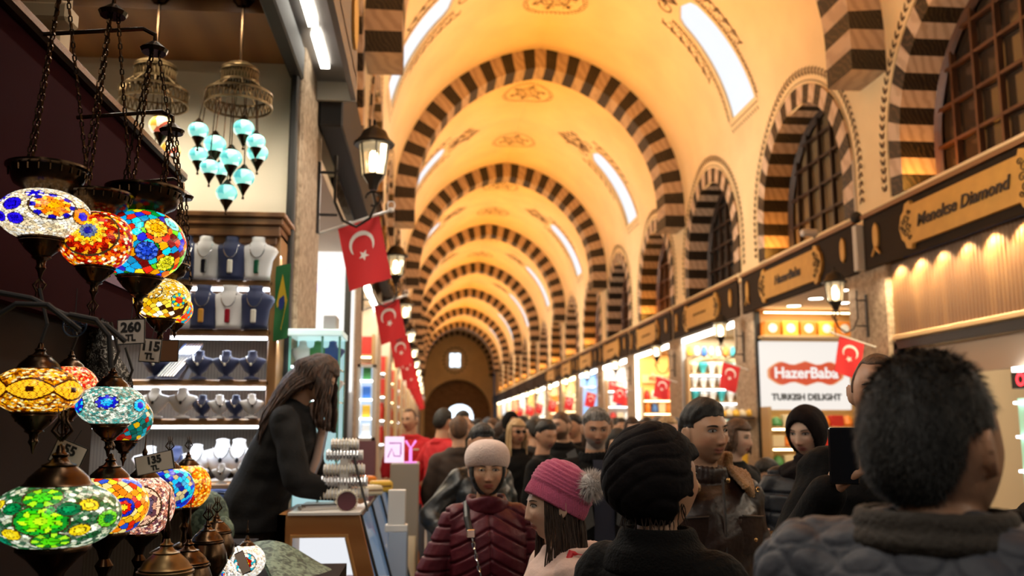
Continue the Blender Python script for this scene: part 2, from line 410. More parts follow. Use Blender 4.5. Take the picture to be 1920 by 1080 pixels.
for side, X, sg, nm in ((0, XR, 1, 'right'), (1, XL, -1, 'left')):
    mb = MB(); NS = 33; zt = 6.75; zl = (4.02, 4.20)[side]
    ys = [.6]
    for k, yc in enumerate(YW):
        if side == 1 and k < 2: continue
        a, b = yc-2.1125, yc+2.1125
        # sides
        mb.grid([[(X, a, zl), (X, a, zt)], [(X, yc-WH, zl), (X, yc-WH, zt)]], 0)
        mb.grid([[(X, yc+WH, zl), (X, yc+WH, zt)], [(X, b, zl), (X, b, zt)]], 0)
        P = [win(s) for s in np.linspace(0, 1, NS)]
        mb.grid([[(X, yc+y, z) for y, z in P], [(X, yc+y, zt) for y, z in P]], 0)
        mb.grid([[(X, yc-WH, zl), (X, yc+WH, zl)], [(X, yc-WH, WZ), (X, yc+WH, WZ)], [(X+sg*.9, yc-WH, WZ), (X+sg*.9, yc+WH, WZ)]], 0)
        mb.grid([[(X, yc+y, z) for y, z in P], [(X+sg*.9, yc+y, z) for y, z in P]], 0)
    o = mb.build('wall_%s' % nm, plaster); tag(o, 'plastered upper wall on the %s with a row of arched windows' % nm, kind='structure')
    # leaf borders painted round each window
    mb = MB()
    def fnw(y, z, X=X, sg=sg):
        x = X-sg*.012
        if z > SPR: x = X-sg*(.014+ (RR-math.sqrt(max(RR*RR-(z-SPR)**2, 0))))
        return (x, y, z)
    for k, yc in enumerate(YW[:13]):
        if side == 1 and k < 2: continue
        det = k < 7
        for s in np.linspace(0.02, .98, 64 if det else 26):
            y, z = win(s, .40); y2, z2 = win(s+.004, .40); an = math.atan2(z2-z, y2-y)
            mb.blob((yc+y, z), .05, .020, an+.6, fnw, n=6)
            if det:
                y, z = win(s, .46); mb.blob((yc+y, z), .05, .018, an-.6, fnw, n=6)
        mb.ribbon([(yc+win(s, .30)[0], win(s, .30)[1]) for s in np.linspace(0, 1, 40)], .012, fnw)
    o = mb.build('trim_%d' % (30+side), paint); tag(o, 'leaf borders painted round the arched windows on the %s wall' % nm, kind='structure')
    lo = 0
    for k, yc in enumerate(YW[:17]):
        if side == 1 and k < 2: continue
        # block ring
        mb = MB(); nb = 29; t = .25
        for i in range(nb):
            mi = 0 if i % 2 == 0 else 1; ss = np.linspace(i/nb, (i+1)/nb, 3)
            O = [win(s, t) for s in ss]; I = [win(s, -.012) for s in ss]
            mb.grid([[(X, yc+y, z) for y, z in O], [(X-sg*.03, yc+y, z) for y, z in O], [(X-sg*.03, yc+y, z) for y, z in I], [(X+sg*.42, yc+y, z) for y, z in I]], mi)
        o = mb.build('trim_%d' % (40+side*20+k), [marb_b, ring_w])
        tag(o, 'striped stone ring round the %s wall window above shop %d from the camera' % (nm, k+1), kind='structure')
        # window
        lo += 1
        g = {0: glassd, 1: glassd, 2: glassb, 3: glasst, 4: glassb, 5: glasso, 6: glassb, 7: glasso}.get(k+0, glasso if k % 2 else glassd)
        if side == 0: g = {2: glassd, 3: glasst, 4: glassb, 5: glasso}.get(k, g)
        if side == 0 and k == 1: g = glassd
        w = T('window_%d' % (100+side*50+k), 'arched timber window with small panes in the %s wall, above shop %d from the camera' % (nm, k+1), None, (X+sg*.42, yc, 0), kind='structure')
        P = [win(s, .01) for s in np.linspace(0, 1, 25)]
        gm = MB().grid([[(.05*sg, y, z) for y, z in P[:13]], [(.05*sg, y, z) for y, z in P[:11:-1]]]); gm.build('pane', g, w)
        fr = MB(); wd = .036
        pts = [win(s, -.03) for s in np.linspace(0, 1, 33)]
        for j in range(32):
            (y1, z1), (y2, z2) = pts[j], pts[j+1]
            fr.tube([(0, y1, z1), (0, y2, z2)], .06, 4)
        fr.box(-.06, .05, -WH, WH, WZ, WZ+.10)
        def topz(y):
            y = abs(y); return WS+math.sqrt(max(wr*wr-(y+we)**2, 0))
        nv = 6
        for j in range(1, nv+1):
            y = -WH+2*WH*j/(nv+1); fr.box(-.035, .03, y-wd/2, y+wd/2, WZ+.05, topz(y)-.02)
        for z in (WZ+.48, WZ+.90, WZ+1.30, WZ+1.66):
            h = WH if z < WS else -we+math.sqrt(max(wr*wr-(z-WS)**2, 0))
            fr.box(-.03, .03, -h+.02, h-.02, z-wd/2, z+wd/2)
        fr.build('window_frame', woodd if k in (3, 4) else woodf, w)
# ---- floor, end wall
stone_f = M2('grey stone paving', (.05, .045, .04), (.17, .15, .13), 'brick', 1.6, 0, .55, (0, 1))
o = MB().box(-4, 9.5, -2, Y_END+3, -.1, 0).build('floor', stone_f); tag(o, 'worn grey stone paving of the bazaar hall', kind='structure')
o = MB().box(-3.4, XL, -2, Y_END, 7.0, 7.2).build('ceiling_left', M('dark void', (.03, .025, .02), .9)); o['kind'] = 'structure'; o['label'] = 'dark roof over the shops on the left'
o = MB().box(XR, 8.4, -2, Y_END, 7.0, 7.2).build('ceiling_right', M('dark void', (.03, .025, .02), .9)); o['kind'] = 'structure'; o['label'] = 'dark roof over the shops on the right'
brownst = M2('brown rubble stone', (.10, .055, .028), (.30, .18, .10), 'brick', 2.2, 0, .85, (0, 1), rot=(PI/2, 0, 0), bump=.3)
mb = MB(); P = [vlt(s) for s in np.linspace(0, 1, 41)]
ax, ar, az = XC+.05, 2.72, 2.75     # big recess arch
rec = [(ax+ar*math.cos(t), az+ar*math.sin(t)) for t in np.linspace(0, PI, 41)]
mb.grid([[(x, Y_END, z) for x, z in P], [(x, Y_END, z) for x, z in rec]])
mb.grid([[(XC+HW, Y_END, SPR), (rec[0][0], Y_END, rec[0][1])], [(XC+HW, Y_END, 0), (rec[0][0], Y_END, 0)]])
mb.grid([[(XC-HW, Y_END, SPR), (rec[-1][0], Y_END, rec[-1][1])], [(XC-HW, Y_END, 0), (rec[-1][0], Y_END, 0)]])
mb.grid([[(x, Y_END, z) for x, z in rec], [(x, Y_END+.8, z) for x, z in rec]])
o = mb.build('wall_end', plaster); tag(o, 'plastered end wall under the last striped arch', kind='structure')
mb = MB(); dx, dw, dz, dt = ax+.25, 1.08, 2.6, 3.45   # doorway opening
dr = [(dx+dw*math.cos(t), dz+(dt-dz)*math.sin(t)) for t in np.linspace(0, PI, 21)]
rc = [(ax+(ar+.02)*math.cos(t), az+(ar+.02)*math.sin(t)) for t in np.linspace(0, PI, 21)]
mb.grid([[(x, Y_END+.8, z) for x, z in rc], [(x, Y_END+.8, z) for x, z in dr]])
mb.grid([[(rc[0][0], Y_END+.8, rc[0][1]), (dr[0][0], Y_END+.8, dr[0][1])], [(rc[0][0], Y_END+.8, 0), (dr[0][0], Y_END+.8, 0)]])
mb.grid([[(rc[-1][0], Y_END+.8, rc[-1][1]), (dr[-1][0], Y_END+.8, dr[-1][1])], [(rc[-1][0], Y_END+.8, 0), (dr[-1][0], Y_END+.8, 0)]])
mb.grid([[(x, Y_END+.8, z) for x, z in dr], [(x, Y_END+2, z) for x, z in dr]])
o = mb.build('wall_gate', brownst); tag(o, 'brown stone wall with the arched gateway at the far end', kind='structure')
o = MB().grid([[(dx-1.6, Y_END+2, 0), (dx+1.6, Y_END+2, 0)], [(dx-1.6, Y_END+2, 3.8), (dx+1.6, Y_END+2, 3.8)]]).build('door_1', E('daylight outside', (.75, .88, 1), 3))
tag(o, 'arched gateway open to bright daylight', kind='structure')
w = T('window_90', 'small bright barred window high in the end wall', None, (XC-.18, Y_END-.05, 7.05), kind='structure')
MB().box(-.42, .42, 0, .02, -.55, .55).build('pane', E('end window daylight', (.75, .88, 1), 3), w)
mb = MB()
for x in (-.46, 0, .46): mb.box(x-.035, x+.035, -.05, .0, -.6, .6)
for z in (-.58, 0, .58): mb.box(-.48, .48, -.05, 0, z-.03, z+.03)
mb.build('window_frame', M('grey window frame', (.35, .33, .3), .6), w)
mb = MB()
for t in range(20):
    a = t*PI/10; mb.blob((.95*math.cos(a), 1.05*math.sin(a)), .14, .06, a+.8, lambda u, v: (XC-.18+u, Y_END-.02, 7.05+v))
o = mb.build('trim_80', paint); tag(o, 'painted leaf wreath round the small end window', kind='structure')
# ================================================================ SHOP FRONTS
PB = 10.1      # a pillar centre; the others every 4.225
PW = .47
pst = M2('tan stone pillar', (.26, .19, .125), (.46, .35, .24), 'noise', 20, .8, .85, (.36, .6), bump=.5)
brown = M('dark brown fascia', (.020, .0115, .006), .7, noise=.15, nscale=3, spec=.15)
black = M('black metal', (.012, .011, .010), .4, metal=.5)
blackm = M('matt black', (.010, .009, .009), .7)
steel = M('brushed steel', (.35, .34, .33), .35, metal=.8)
whitep = M('white panel', (.72, .70, .66), .5)
glass = M('clear glass', (.92, .97, .96), .03, trans=1)
ledw = E('white led light', (1, .93, .80), 9)
ledc = E('cool led light', (.86, .93, 1), 7)
lampw = E('warm lamp glow', (1, .78, .45), 9)
bulbm = E('lantern bulb', (1, .82, .52), 22)
lglass = M('lantern glass', (.9, .8, .6), .15, trans=.9, emit=(1, .75, .42), es=.25)
iron = M('lantern iron', (.022, .017, .013), .45, metal=.6)
goldl = M('gold sign board', (.58, .32, .075), .4, metal=.25, noise=.12, nscale=5)
ink = M('dark sign lettering', (.03, .018, .01), .6)
redc = M('red flag cloth', (.62, .012, .018), .7, sheen=.3)
whitec = M('white flag cloth', (.85, .83, .80), .7)
polem = M('white flag pole', (.72, .70, .66), .35)
ordn = ['nearest', 'second', 'third', 'fourth', 'fifth', 'sixth', 'seventh', 'eighth', 'ninth', 'tenth', 'eleventh', 'twelfth', 'thirteenth', 'fourteenth', 'fifteenth', 'sixteenth', 'seventeenth']
pill = [PB+4.225*k for k in range(-1, 15)]
for side, nm in ((0, 'right'), (1, 'left')):
    for k, y in enumerate(pill):
        mb = MB(); 
        if side == 0: mb.bbox(5.08, 5.32, y-PW, y+PW, 0, 3.95, .02)
        else: mb.bbox(-1.06, -.79, y-PW, y+PW, 0, 4.25, .02)
        o = mb.build('pillar', pst); tag(o, 'rough tan stone pillar on the %s side, %s from the camera' % (nm, ordn[k]), 'pillar', kind='structure')
# back walls of the shops
inner = M('warm cream shop wall', (.62, .48, .30), .8)
o = MB().box(7.6, 7.8, -2, Y_END, 0, 3.6).build('wall_shops_right', inner); tag(o, 'cream back wall of the shops on the right', kind='structure')
o = MB().box(-3.4, -3.3, -2, Y_END, 0, 4.4).build('wall_shops_left', inner); tag(o, 'cream back wall of the shops on the left', kind='structure')
# --- gold plaque ornament
def plaque(mb, L, H, y0=0, z0=0, orn=True):
    """board in the x-z plane (x along, z up, thickness towards -y)"""
    h = H*.40; P = []
    tip = [(L*.39, h), (L*.40, h*1.25), (L*.44, h*1.15), (L*.455, h*.8), (L*.48, h*.62), (L*.5, 0)]
    side = tip+[(x, -z) for x, z in tip[-2::-1]]
    outl = side+[(-x, z) for x, z in side[::-1]]
    n = len(outl); V = [(x+y0, -.02, z+z0) for x, z in outl]+[(x+y0, .02, z+z0) for x, z in outl]
    mb.add(V, [tuple(range(n))[::-1], tuple(range(n, 2*n))]+[(i, (i+1) % n, n+(i+1) % n, n+i) for i in range(n)], 0)
fsc = []
def lens_mesh(h, w):
    mb = MB(); P = [(w*math.sin(t), h*math.cos(t)) for t in np.arange(16)*PI/8]
    P = [(x*(1 if abs(z) < h*.9 else .3), z) for x, z in P]
    n = 16; mb.add([(x, -.012, z) for x, z in P]+[(x, .012, z) for x, z in P], [tuple(range(n)), tuple(range(n, 2*n))]+[(i, (i+1) % n, n+(i+1) % n, n+i) for i in range(n)])
    return mb
def scroll_geo(mb, cx, cz, r, hand):
    P = []
    for t in np.linspace(0, 1, 16):
        rr = r*(1-.8*t); a = 1.2*2*PI*t*hand; P.append((cx+rr*math.cos(a), -.026, cz+rr*math.sin(a)))
    mb.tube(P, .006, 4, mi=1)
def fascia(side, k, yc, text, zc, H, L, X, name_l):
    f = T('shop_fascia', name_l, 'fascia', (X, yc, zc), PI/2 if side == 1 else -PI/2, 'dark brown fascias over the shops on the %s' % ('left' if side else 'right'))
    dep = .03 if side == 0 else .14
    MB().bbox(-L/2, L/2, 0, dep, -H/2, H/2, .012).build('board', brown, f)
    if k < 8:
        cap = MB().box(-L/2, L/2, -.03, dep, H/2-.0, H/2+.05); cap.build('cap_strip', M('timber cap', (.22, .10, .035), .5), f)
        pl = MB(); PL = L*.56; plaque(pl, PL, H)
        p = pl.build('sign_board', goldl, f); p.scale = (1, 1, .86); p['label'] = 'gold sign board with scrolled ends'
        p.location = (0, -.022, 0)
        det = MB()
        if k < 4:
            for sx in (-1, 1):
                for (a, b, r, h) in ((.43, .10, .055, 1), (.43, -.10, .055, -1), (.415, .0, .05, 1), (.455, .05, .04, -1), (.455, -.05, .04, 1), (.475, 0, .03, 1), (.405, .17, .035, 1), (.405, -.17, .035, -1)):
                    scroll_geo(det, sx*a*PL, b*H*1.6, r*1.1, h*sx)
                det.build('scrollwork', [ink, ink], p); det = MB()
        if text:
            V, F = text_geo(text, H*.34 if len(text) > 10 else H*.36, shear=.25, ext=.004, bold=.004)
            V[:, 0] *= .98
            t = MB().add(V+np.array([0, -.03, 0]), F).build('lettering', ink, p)
            wid = V[:, 0].max()-V[:, 0].min(); s = min(1.0, PL*.72/wid); t.scale = (s, 1, 1)
        else:
            sq = MB(); xs = np.linspace(-PL*.17, PL*.17, 30)
            sq.tube([(x, -.026, .035*math.sin(60*x/PL*2)*math.cos(17*x)) for x in xs], .009, 4); sq.build('lettering', ink, p)
        for sx in (-1, 1):
            q = lens_mesh(H*.26, H*.10).build('ornament', goldl, f); q.location = (sx*L*.42, -.014, .04)
            q['label'] = 'small gold leaf ornament'
            if sx*1 == (1 if side == 1 else -1) and k < 6:
                d = MB().tube([(-.09, -.012, -H*.36), (0, -.012, -H*.22), (.09, -.012, -H*.36)], [.012, .022, .012], 6).build('ornament_foot', goldl, q)
    return f
names = {-1: 'Menekse Diamond', 0: 'HazerBaba'}
for k in range(-2, 15):
    yc = 12.22+4.225*k
    desc = {-1: 'dark brown fascia with gold Menekse Diamond plaque over the wood-panelled shop', 0: 'dark brown fascia with gold HazerBaba plaque over the Turkish delight shop',
            1: 'dark brown fascia with gold plaque over the shop of white vases', 2: 'dark brown fascia with gold plaque over the orange-lit sweet shop'}.get(k, 'dark brown fascia on the right side, %s from the camera' % ordn[k+2])
    if k >= -1: fascia(0, k+1, yc, names.get(k), 3.70, .60, 4.03, 5.04, desc)
for k in range(-2, 13):
    yc = 12.22+4.225*k
    if k < 0: continue
    fascia(1, k+2, yc, None, 3.88, .54, 4.03, -.62, 'dark brown fascia on the left side above the flags, %s from the camera' % ordn[k+1])
# --- nearest left fascia with its led strip (over the jewellery shop) and lit end
f = T('shop_fascia', 'grey-brown fascia box over the jewellery shop with a white light strip beneath', 'fascia', (-.66, 3.62, 3.92), 0, 'dark brown fascias over the shops on the left')
b_ = M('taupe fascia board', (.17, .135, .105), .5); e_ = M('cream fascia end', (.50, .46, .36), .45)
mb = MB(); mb.box(.10, .135, -2.6, 2.35, -.13, .75, 0); mb.box(-.35, .135, -2.6, 2.35, .0, .03, 1); mb.build('board', [b_, M('grey aluminium', (.28, .27, .26), .35, metal=.6)], f)
MB().box(-.32, .135, 2.35, 2.38, -.13, .05).build('end_panel', e_, f)
mb = MB(); mb.box(-.35, -.29, -2.6, 2.35, -.10, .02); mb.build('rail', black, f)
for j in range(8):
    y1 = 2.05-j*.62; MB().box(-.07, -.015, y1-.5, y1, -.03, -.005).build('light_tube', ledw, f)
p = MB(); p.lathe([(0, 0), (.13, 0), (.13, .02), (0, .02)], n=16); p.xf(Matrix.Rotation(PI/2, 4, 'Y')); q = p.build('sign_badge', goldl, f); q.location = (.135, 2.0, .3); q.scale = (1, 1.3, 1.6); q['label'] = 'round gold badge'
f2 = T('shop_fascia', 'black fascia end hanging above the nearest wall lantern', 'fascia', (-.66, 8.0, 3.95), 0, 'dark brown fascias over the shops on the left')
MB().bbox(-.12, .04, -1.95, 1.95, -.32, .24, .01).build('board', blackm, f2)
# --- lanterns
def make_lantern():
    r = T('wall_lantern', 'x', 'lantern', group='black iron wall lanterns')
    br = MB(); br.box(-.02, .02, -.02, .005, -.55, -.05); br.tube([(0, -.01, -.12), (0, -.12, -.12), (0, -.14, -.1)], .010, 6); br.tube([(0, -.12, .0), (0, -.12, -.33), (0, -.18, -.46), (0, -.27, -.50), (0, -.36, -.44), (0, -.40, -.34), (0, -.38, -.26)], .011, 8)
    br.tube([(0, -.01, -.42), (0, -.14, -.42)], .010, 6)
    br.tube([(0, -.38+.05*math.cos(t), -.30+.05*math.sin(t)) for t in np.linspace(0, 5, 14)], .008, 6)
    br.build('bracket', iron, r, auto=40)
    hd = MB(); c = (0, -.38, -.22)
    hd.lathe([(.0, -.02), (.03, -.02), (.045, .03), (.075, .07), (.085, .085), (.0, .085)], c, 6)
    hd.lathe([(.14, .30), (.145, .315), (.10, .36), (.085, .40), (.04, .43), (.012, .45), (.012, .48), (0, .50)], c, 12)
    hd.lathe([(.0, .30), (.14, .30)], c, 12)
    for j in range(6):
        a = j*PI/3+.2; hd.tube([(c[0]+.082*math.cos(a), c[1]+.082*math.sin(a), c[2]+.08), (c[0]+.108*math.cos(a), c[1]+.108*math.sin(a), c[2]+.30)], .006, 4)
    h = hd.build('lamp_head', iron, r, auto=40)
    MB().lathe([(.078, .085), (.104, .30)], c, 12).build('glass', lglass, h)
    MB().lathe([(.0, .11), (.018, .115), (.024, .17), (.018, .24), (0, .26)], c, 10).build('bulb', bulbm, h, True)
    return r
lant0 = make_lantern(); first = True
for side, nm in ((0, 'right'), (1, 'left')):
    for k, y in enumerate(pill[(1 if side == 0 else 0):11]):
        o = lant0 if first else copy_tree(lant0); first = False
        if side == 0: o.location = (5.08, y, 3.18); o.rotation_euler.z = -PI/2
        else: o.location = (-.79, y+.30, 3.46); o.rotation_euler.z = PI/2
        o['label'] = 'black iron wall lantern on the %s pillar along the %s side' % (ordn[k], nm)
# --- flags
def make_flag(w=.30, h=.45):
    r = T('wall_flag', 'x', 'flag', group='small red crescent flags on white poles along both sides')
    MB().tube([(0, 0, 0), (0, -.52, .17)], .010, 8).lathe([(0, -.02), (.022, -.01), (.022, .01), (0, .02)], (0, -.53, .175), 8).tube([(.0, -.53+.028*math.cos(t), .21+.028*math.sin(t)) for t in np.linspace(0, 6.28, 12)], .004, 5).build('pole', polem, r, auto=40)
    def cl(u, v, off=0):   # u 0..1 along pole, v 0..1 down
        y = -(.14+w*u)-.10*v; z = .045+.098*u-h*v
        return (.02*math.sin(5*u+3*v)*v+off, y, z)
    mb = MB(); mb.grid([[cl(u, v, .002) for u in np.linspace(0, 1, 13)] for v in np.linspace(0, 1, 17)]); mb.grid([[cl(u, v, -.002) for u in np.linspace(0, 1, 13)] for v in np.linspace(0, 1, 17)], flip=True)
    c = mb.build('cloth', redc, r, True)
    em = MB()
    for off in (.0045, -.0045):
        f = lambda u, v, off=off: cl(u, v, off)
        cu, cv = .48, .36; R1 = .30; asp = w/h
        out = []; inn = []
        for t in np.linspace(-2.25, 2.25, 24):      # crescent opens downwards
            a = -PI/2+t
            out.append(f(cu+R1*math.cos(a), cv+R1*asp*math.sin(a)))
            s_ = 1-abs(t)/2.25; wd = R1*.36*math.sqrt(max(s_, 0))
            inn.append(f(cu+(R1-wd)*math.cos(a), cv+(R1-wd)*asp*math.sin(a)))
        em.grid([out, inn])
        P = []
        for j in range(10):
            a = PI/2+j*PI/5; rr = .13 if j % 2 == 0 else .055; P.append(f(cu+rr*math.cos(a), cv+.27*asp+rr*asp*math.sin(a)))
        P.append(f(cu, cv+.27*asp)); em.add(P, [(j, (j+1) % 10, 10) for j in range(10)])
    em.build('crescent_and_star', whitec, c)
    return r
flag0 = make_flag(); first = True
for side, nm in ((1, 'left'), (0, 'right')):
    for k, y in enumerate(pill[(1 if side == 0 else 0):12]):
        o = flag0 if first else copy_tree(flag0); first = False
        if side == 0: o.location = (5.08, y-.15, 2.50); o.rotation_euler.z = -PI/2; o.scale = (1, .95, .92)
        else: o.location = (-.79, y+.42, 2.93); o.rotation_euler.z = PI/2; o.scale = (1, .95, 1)
        o.rotation_euler.z += R_.uniform(-.15, .15)
        o['label'] = 'red flag with white crescent and star on the %s pillar of the %s side' % (ordn[k], nm)
# --- shops on the right: lit side displays facing the camera
def shopbox(side, k, col, es, dlcol=(1, .85, .6)):
    """side wall at the far end of the opening, ceiling and its lamps"""
    yb = 12.22+4.225*k+1.62; ya = yb-3.24
    m = M('shop wall tint %d %d' % (side, k), col, .6)
    x0, x1 = (5.12, 7.6) if side == 0 else (-3.3, -.80)
    nm = 'right' if side == 0 else 'left'
    o = MB().box(x0, x1, yb, yb+.9, 0, 3.45).build('wall_shop', m); tag(o, 'side wall inside shop %d from the camera on the %s' % (k+3, nm), kind='structure')
    o = MB().box(x0, x1, ya, yb, 3.42, 3.5).build('ceiling_shop', M('shop ceiling', (.62, .48, .32), .6)); tag(o, 'low ceiling inside shop %d from the camera on the %s' % (k+3, nm), kind='structure')
    xm = 5.7 if side == 0 else -1.4
    light('shop_light', 'AREA', (xm, yb-1.4, 3.38), es, dlcol, (0, 0, 0), 1.2, 2.4)
    return ya, yb
def header(side, k, y0, y1, col, thick=.05):
    X = 5.12 if side == 0 else -.80; nm = 'right' if side == 0 else 'left'
    h = T('light_strip', 'bright %s light strip under the %s fascia on the %s' % ('warm' if col is lampw else 'white', ordn[k+2], nm), 'light', (X, (y0+y1)/2, 3.38), 0, 'light strips over the shop openings')
    L = (y1-y0)/2
    MB().box(-.03, .03, -L, L, -.02, .02).build('housing', steel, h); MB().box(-.028, .028, -L+.02, L-.02, -.02-thick, -.02).build('light_tube', col, h)
    return h
def item_mesh(kind):
    mb = MB()
    if kind == 'box': mb.bbox(-.5, .5, -.4, .4, 0, 1, .03)
    elif kind == 'jar': mb.lathe([(0, 0), (.42, 0), (.45, .1), (.45, .7), (.3, .82), (.32, .85), (.32, 1), (0, 1)], n=14)
    elif kind == 'vase': mb.lathe([(0, 0), (.22, 0), (.25, .06), (.2, .12), (.34, .45), (.48, .8), (.5, 1), (.45, .98), (.2, .4), (0, .3)], n=16)
    elif kind == 'bowl': mb.lathe([(0, 0), (.3, 0), (.36, .2), (.6, .6), (.62, .7), (.5, .6), (0, .5)], n=16)
    elif kind == 'heap': mb.lathe([(.5, 0), (.5, .3), (.47, .35), (.42, .6), (.25, .85), (0, .95)], n=14)
    elif kind == 'bag': mb.loft([(0, 0, 0, .42, .3), (0, 0, .3, .5, .36), (0, 0, .8, .42, .2), (0, 0, 1, .45, .06)], 14)
    return mb
IM = {}
def item(kind, mat, x, y, z, w, h, label, cat, group, rz=0):
    key = (kind, mat.name)
    if key not in IM: IM[key] = item_mesh(kind).mesh(kind, mat, kind not in ('box',))
    nm_ = {'box': 'gift_box', 'jar': 'glass_jar', 'vase': 'vase', 'bowl': 'bowl', 'heap': 'spice_heap', 'bag': 'gift_bag'}[kind]
    o = link(nm_, IM[key]); o.location = (x, y, z); o.scale = (w, w, h); o.rotation_euler.z = rz
    return tag(o, label, cat, group)
def shelfunit(x0, x1, y, zs, dep, mat, label, lit=None, name='display_shelf', side=0):
    s = T(name, label, 'shelf', ((x0+x1)/2, y, 0)); w = (x1-x0)/2
    MB().box(-w, w, -.02, 0, zs[0]-.1, zs[-1]+.3).build('back_panel', mat, s)
    for z in zs: MB().bbox(-w, w, -dep, -.02, z-.03, z, .006).build('shelf_board', M('shelf edge', (.45, .28, .12), .5), s)
    for sx in (-1, 1): MB().box(sx*w-.02, sx*w+.02, -dep, 0, zs[0]-.3, zs[-1]+.3).build('side_panel', M('shelf edge', (.45, .28, .12), .5), s)
    if lit:
        for z in zs: MB().box(-w+.03, w-.03, -dep+.01, -dep+.03, z-.05, z-.032).build('light_tube', lit, s)
    return s
pal = {'red': (.55, .03, .02), 'yellow': (.75, .45, .04), 'orange': (.75, .22, .02), 'cream': (.75, .65, .45), 'white': (.8, .8, .78), 'green': (.05, .22, .06), 'blue': (.04, .15, .5), 'pink': (.7, .25, .35), 'brown': (.16, .07, .03), 'turquoise': (.05, .42, .45)}
PM = {c: M('%s packaging' % c, v, .45) for c, v in pal.items()}
def fill(x0, x1, y, z, n, kinds, cols, w, h, where, grp, cat=None, jit=.0):
    for i in range(n):
        c = cols[(i*3+int(z*13)+i//3) % len(cols)]; kd = kinds[(i+int(z*10)) % len(kinds)]
        x = x0+(x1-x0)*(i+.5)/n
        nn = {'box': 'box', 'jar': 'jar', 'vase': 'vase', 'bowl': 'bowl', 'heap': 'heap of sweets', 'bag': 'bag'}[kd]
        pos = 'first' if i == 0 else ('last' if i == n-1 else '%s' % ['first', 'second', 'third', 'fourth', 'fifth', 'sixth', 'seventh', 'eighth', 'ninth'][i])
        item(kd, PM[c], x, y, z+.002, w*R_.uniform(.92, 1.05), h*R_.uniform(.9, 1.08), '%s %s, %s from left %s' % (c, nn, pos, where), nn if kd != 'heap' else 'sweets', grp, R_.uniform(-jit, jit))
def fillrow(x0, x1, y, zs, n, kinds, cols, w, h, shop, jit=.0):
    for r, z in enumerate(zs[::-1]):
        rn = ['top', 'second', 'third', 'fourth', 'fifth', 'sixth', 'seventh'][r]
        fill(x0, x1, y, z, n, kinds, cols, w, h, 'on %s shelf of %s' % (rn, shop), 'goods on the %s shelf of %s' % (rn, shop), jit=jit)
# shop 0: Turkish delight
ya, yb = shopbox(0, 0, (.62, .38, .14), 60)
s = T('shop_sign', 'large white lit HazerBaba Turkish Delight sign above the sweet shelves', 'sign', (5.83, yb-.10, 2.39))
MB().bbox(-.72, .72, -.03, .06, -.53, .53, .01).build('panel', E('lit white sign face', (1, .93, .86), .92), s)
P = []; 
for t in np.linspace(0, 2*PI, 61)[:-1]:
    x = .58*np.sign(math.cos(t))*abs(math.cos(t))**.55; z = .155*np.sign(math.sin(t))*abs(math.sin(t))**.5*(1+.18*math.cos(3*PI*x/.58)); P.append((x, z))
def slab(P, y, th, mat, nm, par, sc=1):
    n = len(P); return MB().add([(x*sc, y, z*sc) for x, z in P]+[(x*sc, y+th, z*sc) for x, z in P], [tuple(range(n))]+[(i, (i+1) % n, n+(i+1) % n, n+i) for i in range(n)]).build(nm, mat, par)
lg = slab(P, -.045, .015, E('sign gold outline', (.9, .38, .16), .9), 'emblem_border', s, 1.06); lg.location.z = .03
lg2 = slab(P, -.055, .01, E('sign red emblem', (.72, .07, .02), .9), 'emblem', s); lg2.location.z = .03
V, F = text_geo('HazerBaba', .235, ext=.004, bold=.006); t = MB().add(V+[0, -.062, .03], F).build('lettering', E('sign white letters', (1, .95, .9), .95), s); t.scale.x = 1.02/(V[:, 0].max()-V[:, 0].min())
V, F = text_geo('TURKISH DELIGHT', .135, ext=.004, bold=.006); t = MB().add(V+[0, -.036, -.34], F).build('lettering', M('sign black letters', (.02, .02, .02), .6), s); t.scale.x = 1.12/(V[:, 0].max()-V[:, 0].min())
t['label'] = 'black TURKISH DELIGHT letters'
zs = [1.06, 1.36, 1.66]
shelfunit(5.12, 6.62, yb-.02, [.7, 1.0, 1.3, 1.6], .42, M('amber lit shelf back', (.8, .5, .15), .5), 'amber lit sweet shelves below the white Turkish delight sign', lampw)
fillrow(5.18, 6.5, yb-.26, [.7, 1.0, 1.3, 1.6], 7, ['heap', 'box'], ['yellow', 'red', 'cream', 'brown', 'pink', 'orange', 'green'], .20, .17, 'Turkish delight shop', .1)
h = T('display_shelf', 'top shelf of gift boxes above the white Turkish delight sign', 'shelf', (5.85, yb-.02, 3.0)); MB().bbox(-.74, .74, -.3, 0, -.04, 0, .006).build('shelf_board', M('shelf edge'), h)
MB().box(-.7, .7, -.28, -.25, .345, .36).build('light_tube', lampw, h)
for i in range(5):
    o = T('gift_box', 'yellow and white sweet box, number %s from the left above the Turkish delight sign' % ['one', 'two', 'three', 'four', 'five'][i], 'box', (5.28+.29*i, yb-.17, 3.002), 0, 'sweet boxes above the Turkish delight sign')
    MB().bbox(-.125, .125, -.1, .1, 0, .22, .008).build('carton', PM['yellow' if i % 2 else 'orange'], o)
    MB().lathe([(0, 0), (.07, 0), (.07, .006), (0, .006)], n=16).xf(Matrix.Rotation(PI/2, 4, 'X')).build('label_patch', PM['white'], o).location = (0, -.102, .11)
for i, (x, y) in enumerate(((5.5, yb-.6), (5.5, yb-1.4), (5.5, yb-2.2), (6.1, yb-1.0), (6.1, yb-1.9))):
    o = T('ceiling_light', 'round recessed ceiling lamp number %s in the Turkish delight shop' % ['one', 'two', 'three', 'four', 'five'][i], 'lamp', (x, y, 3.42), 0, 'recessed lamps in the Turkish delight shop')
    MB().lathe([(.10, 0), (.13, -.012), (.13, 0)], n=20, cap=False).build('trim_ring', steel, o); MB().lathe([(0, -.005), (.10, -.005)], n=20).build('diffuser', ledw, o)
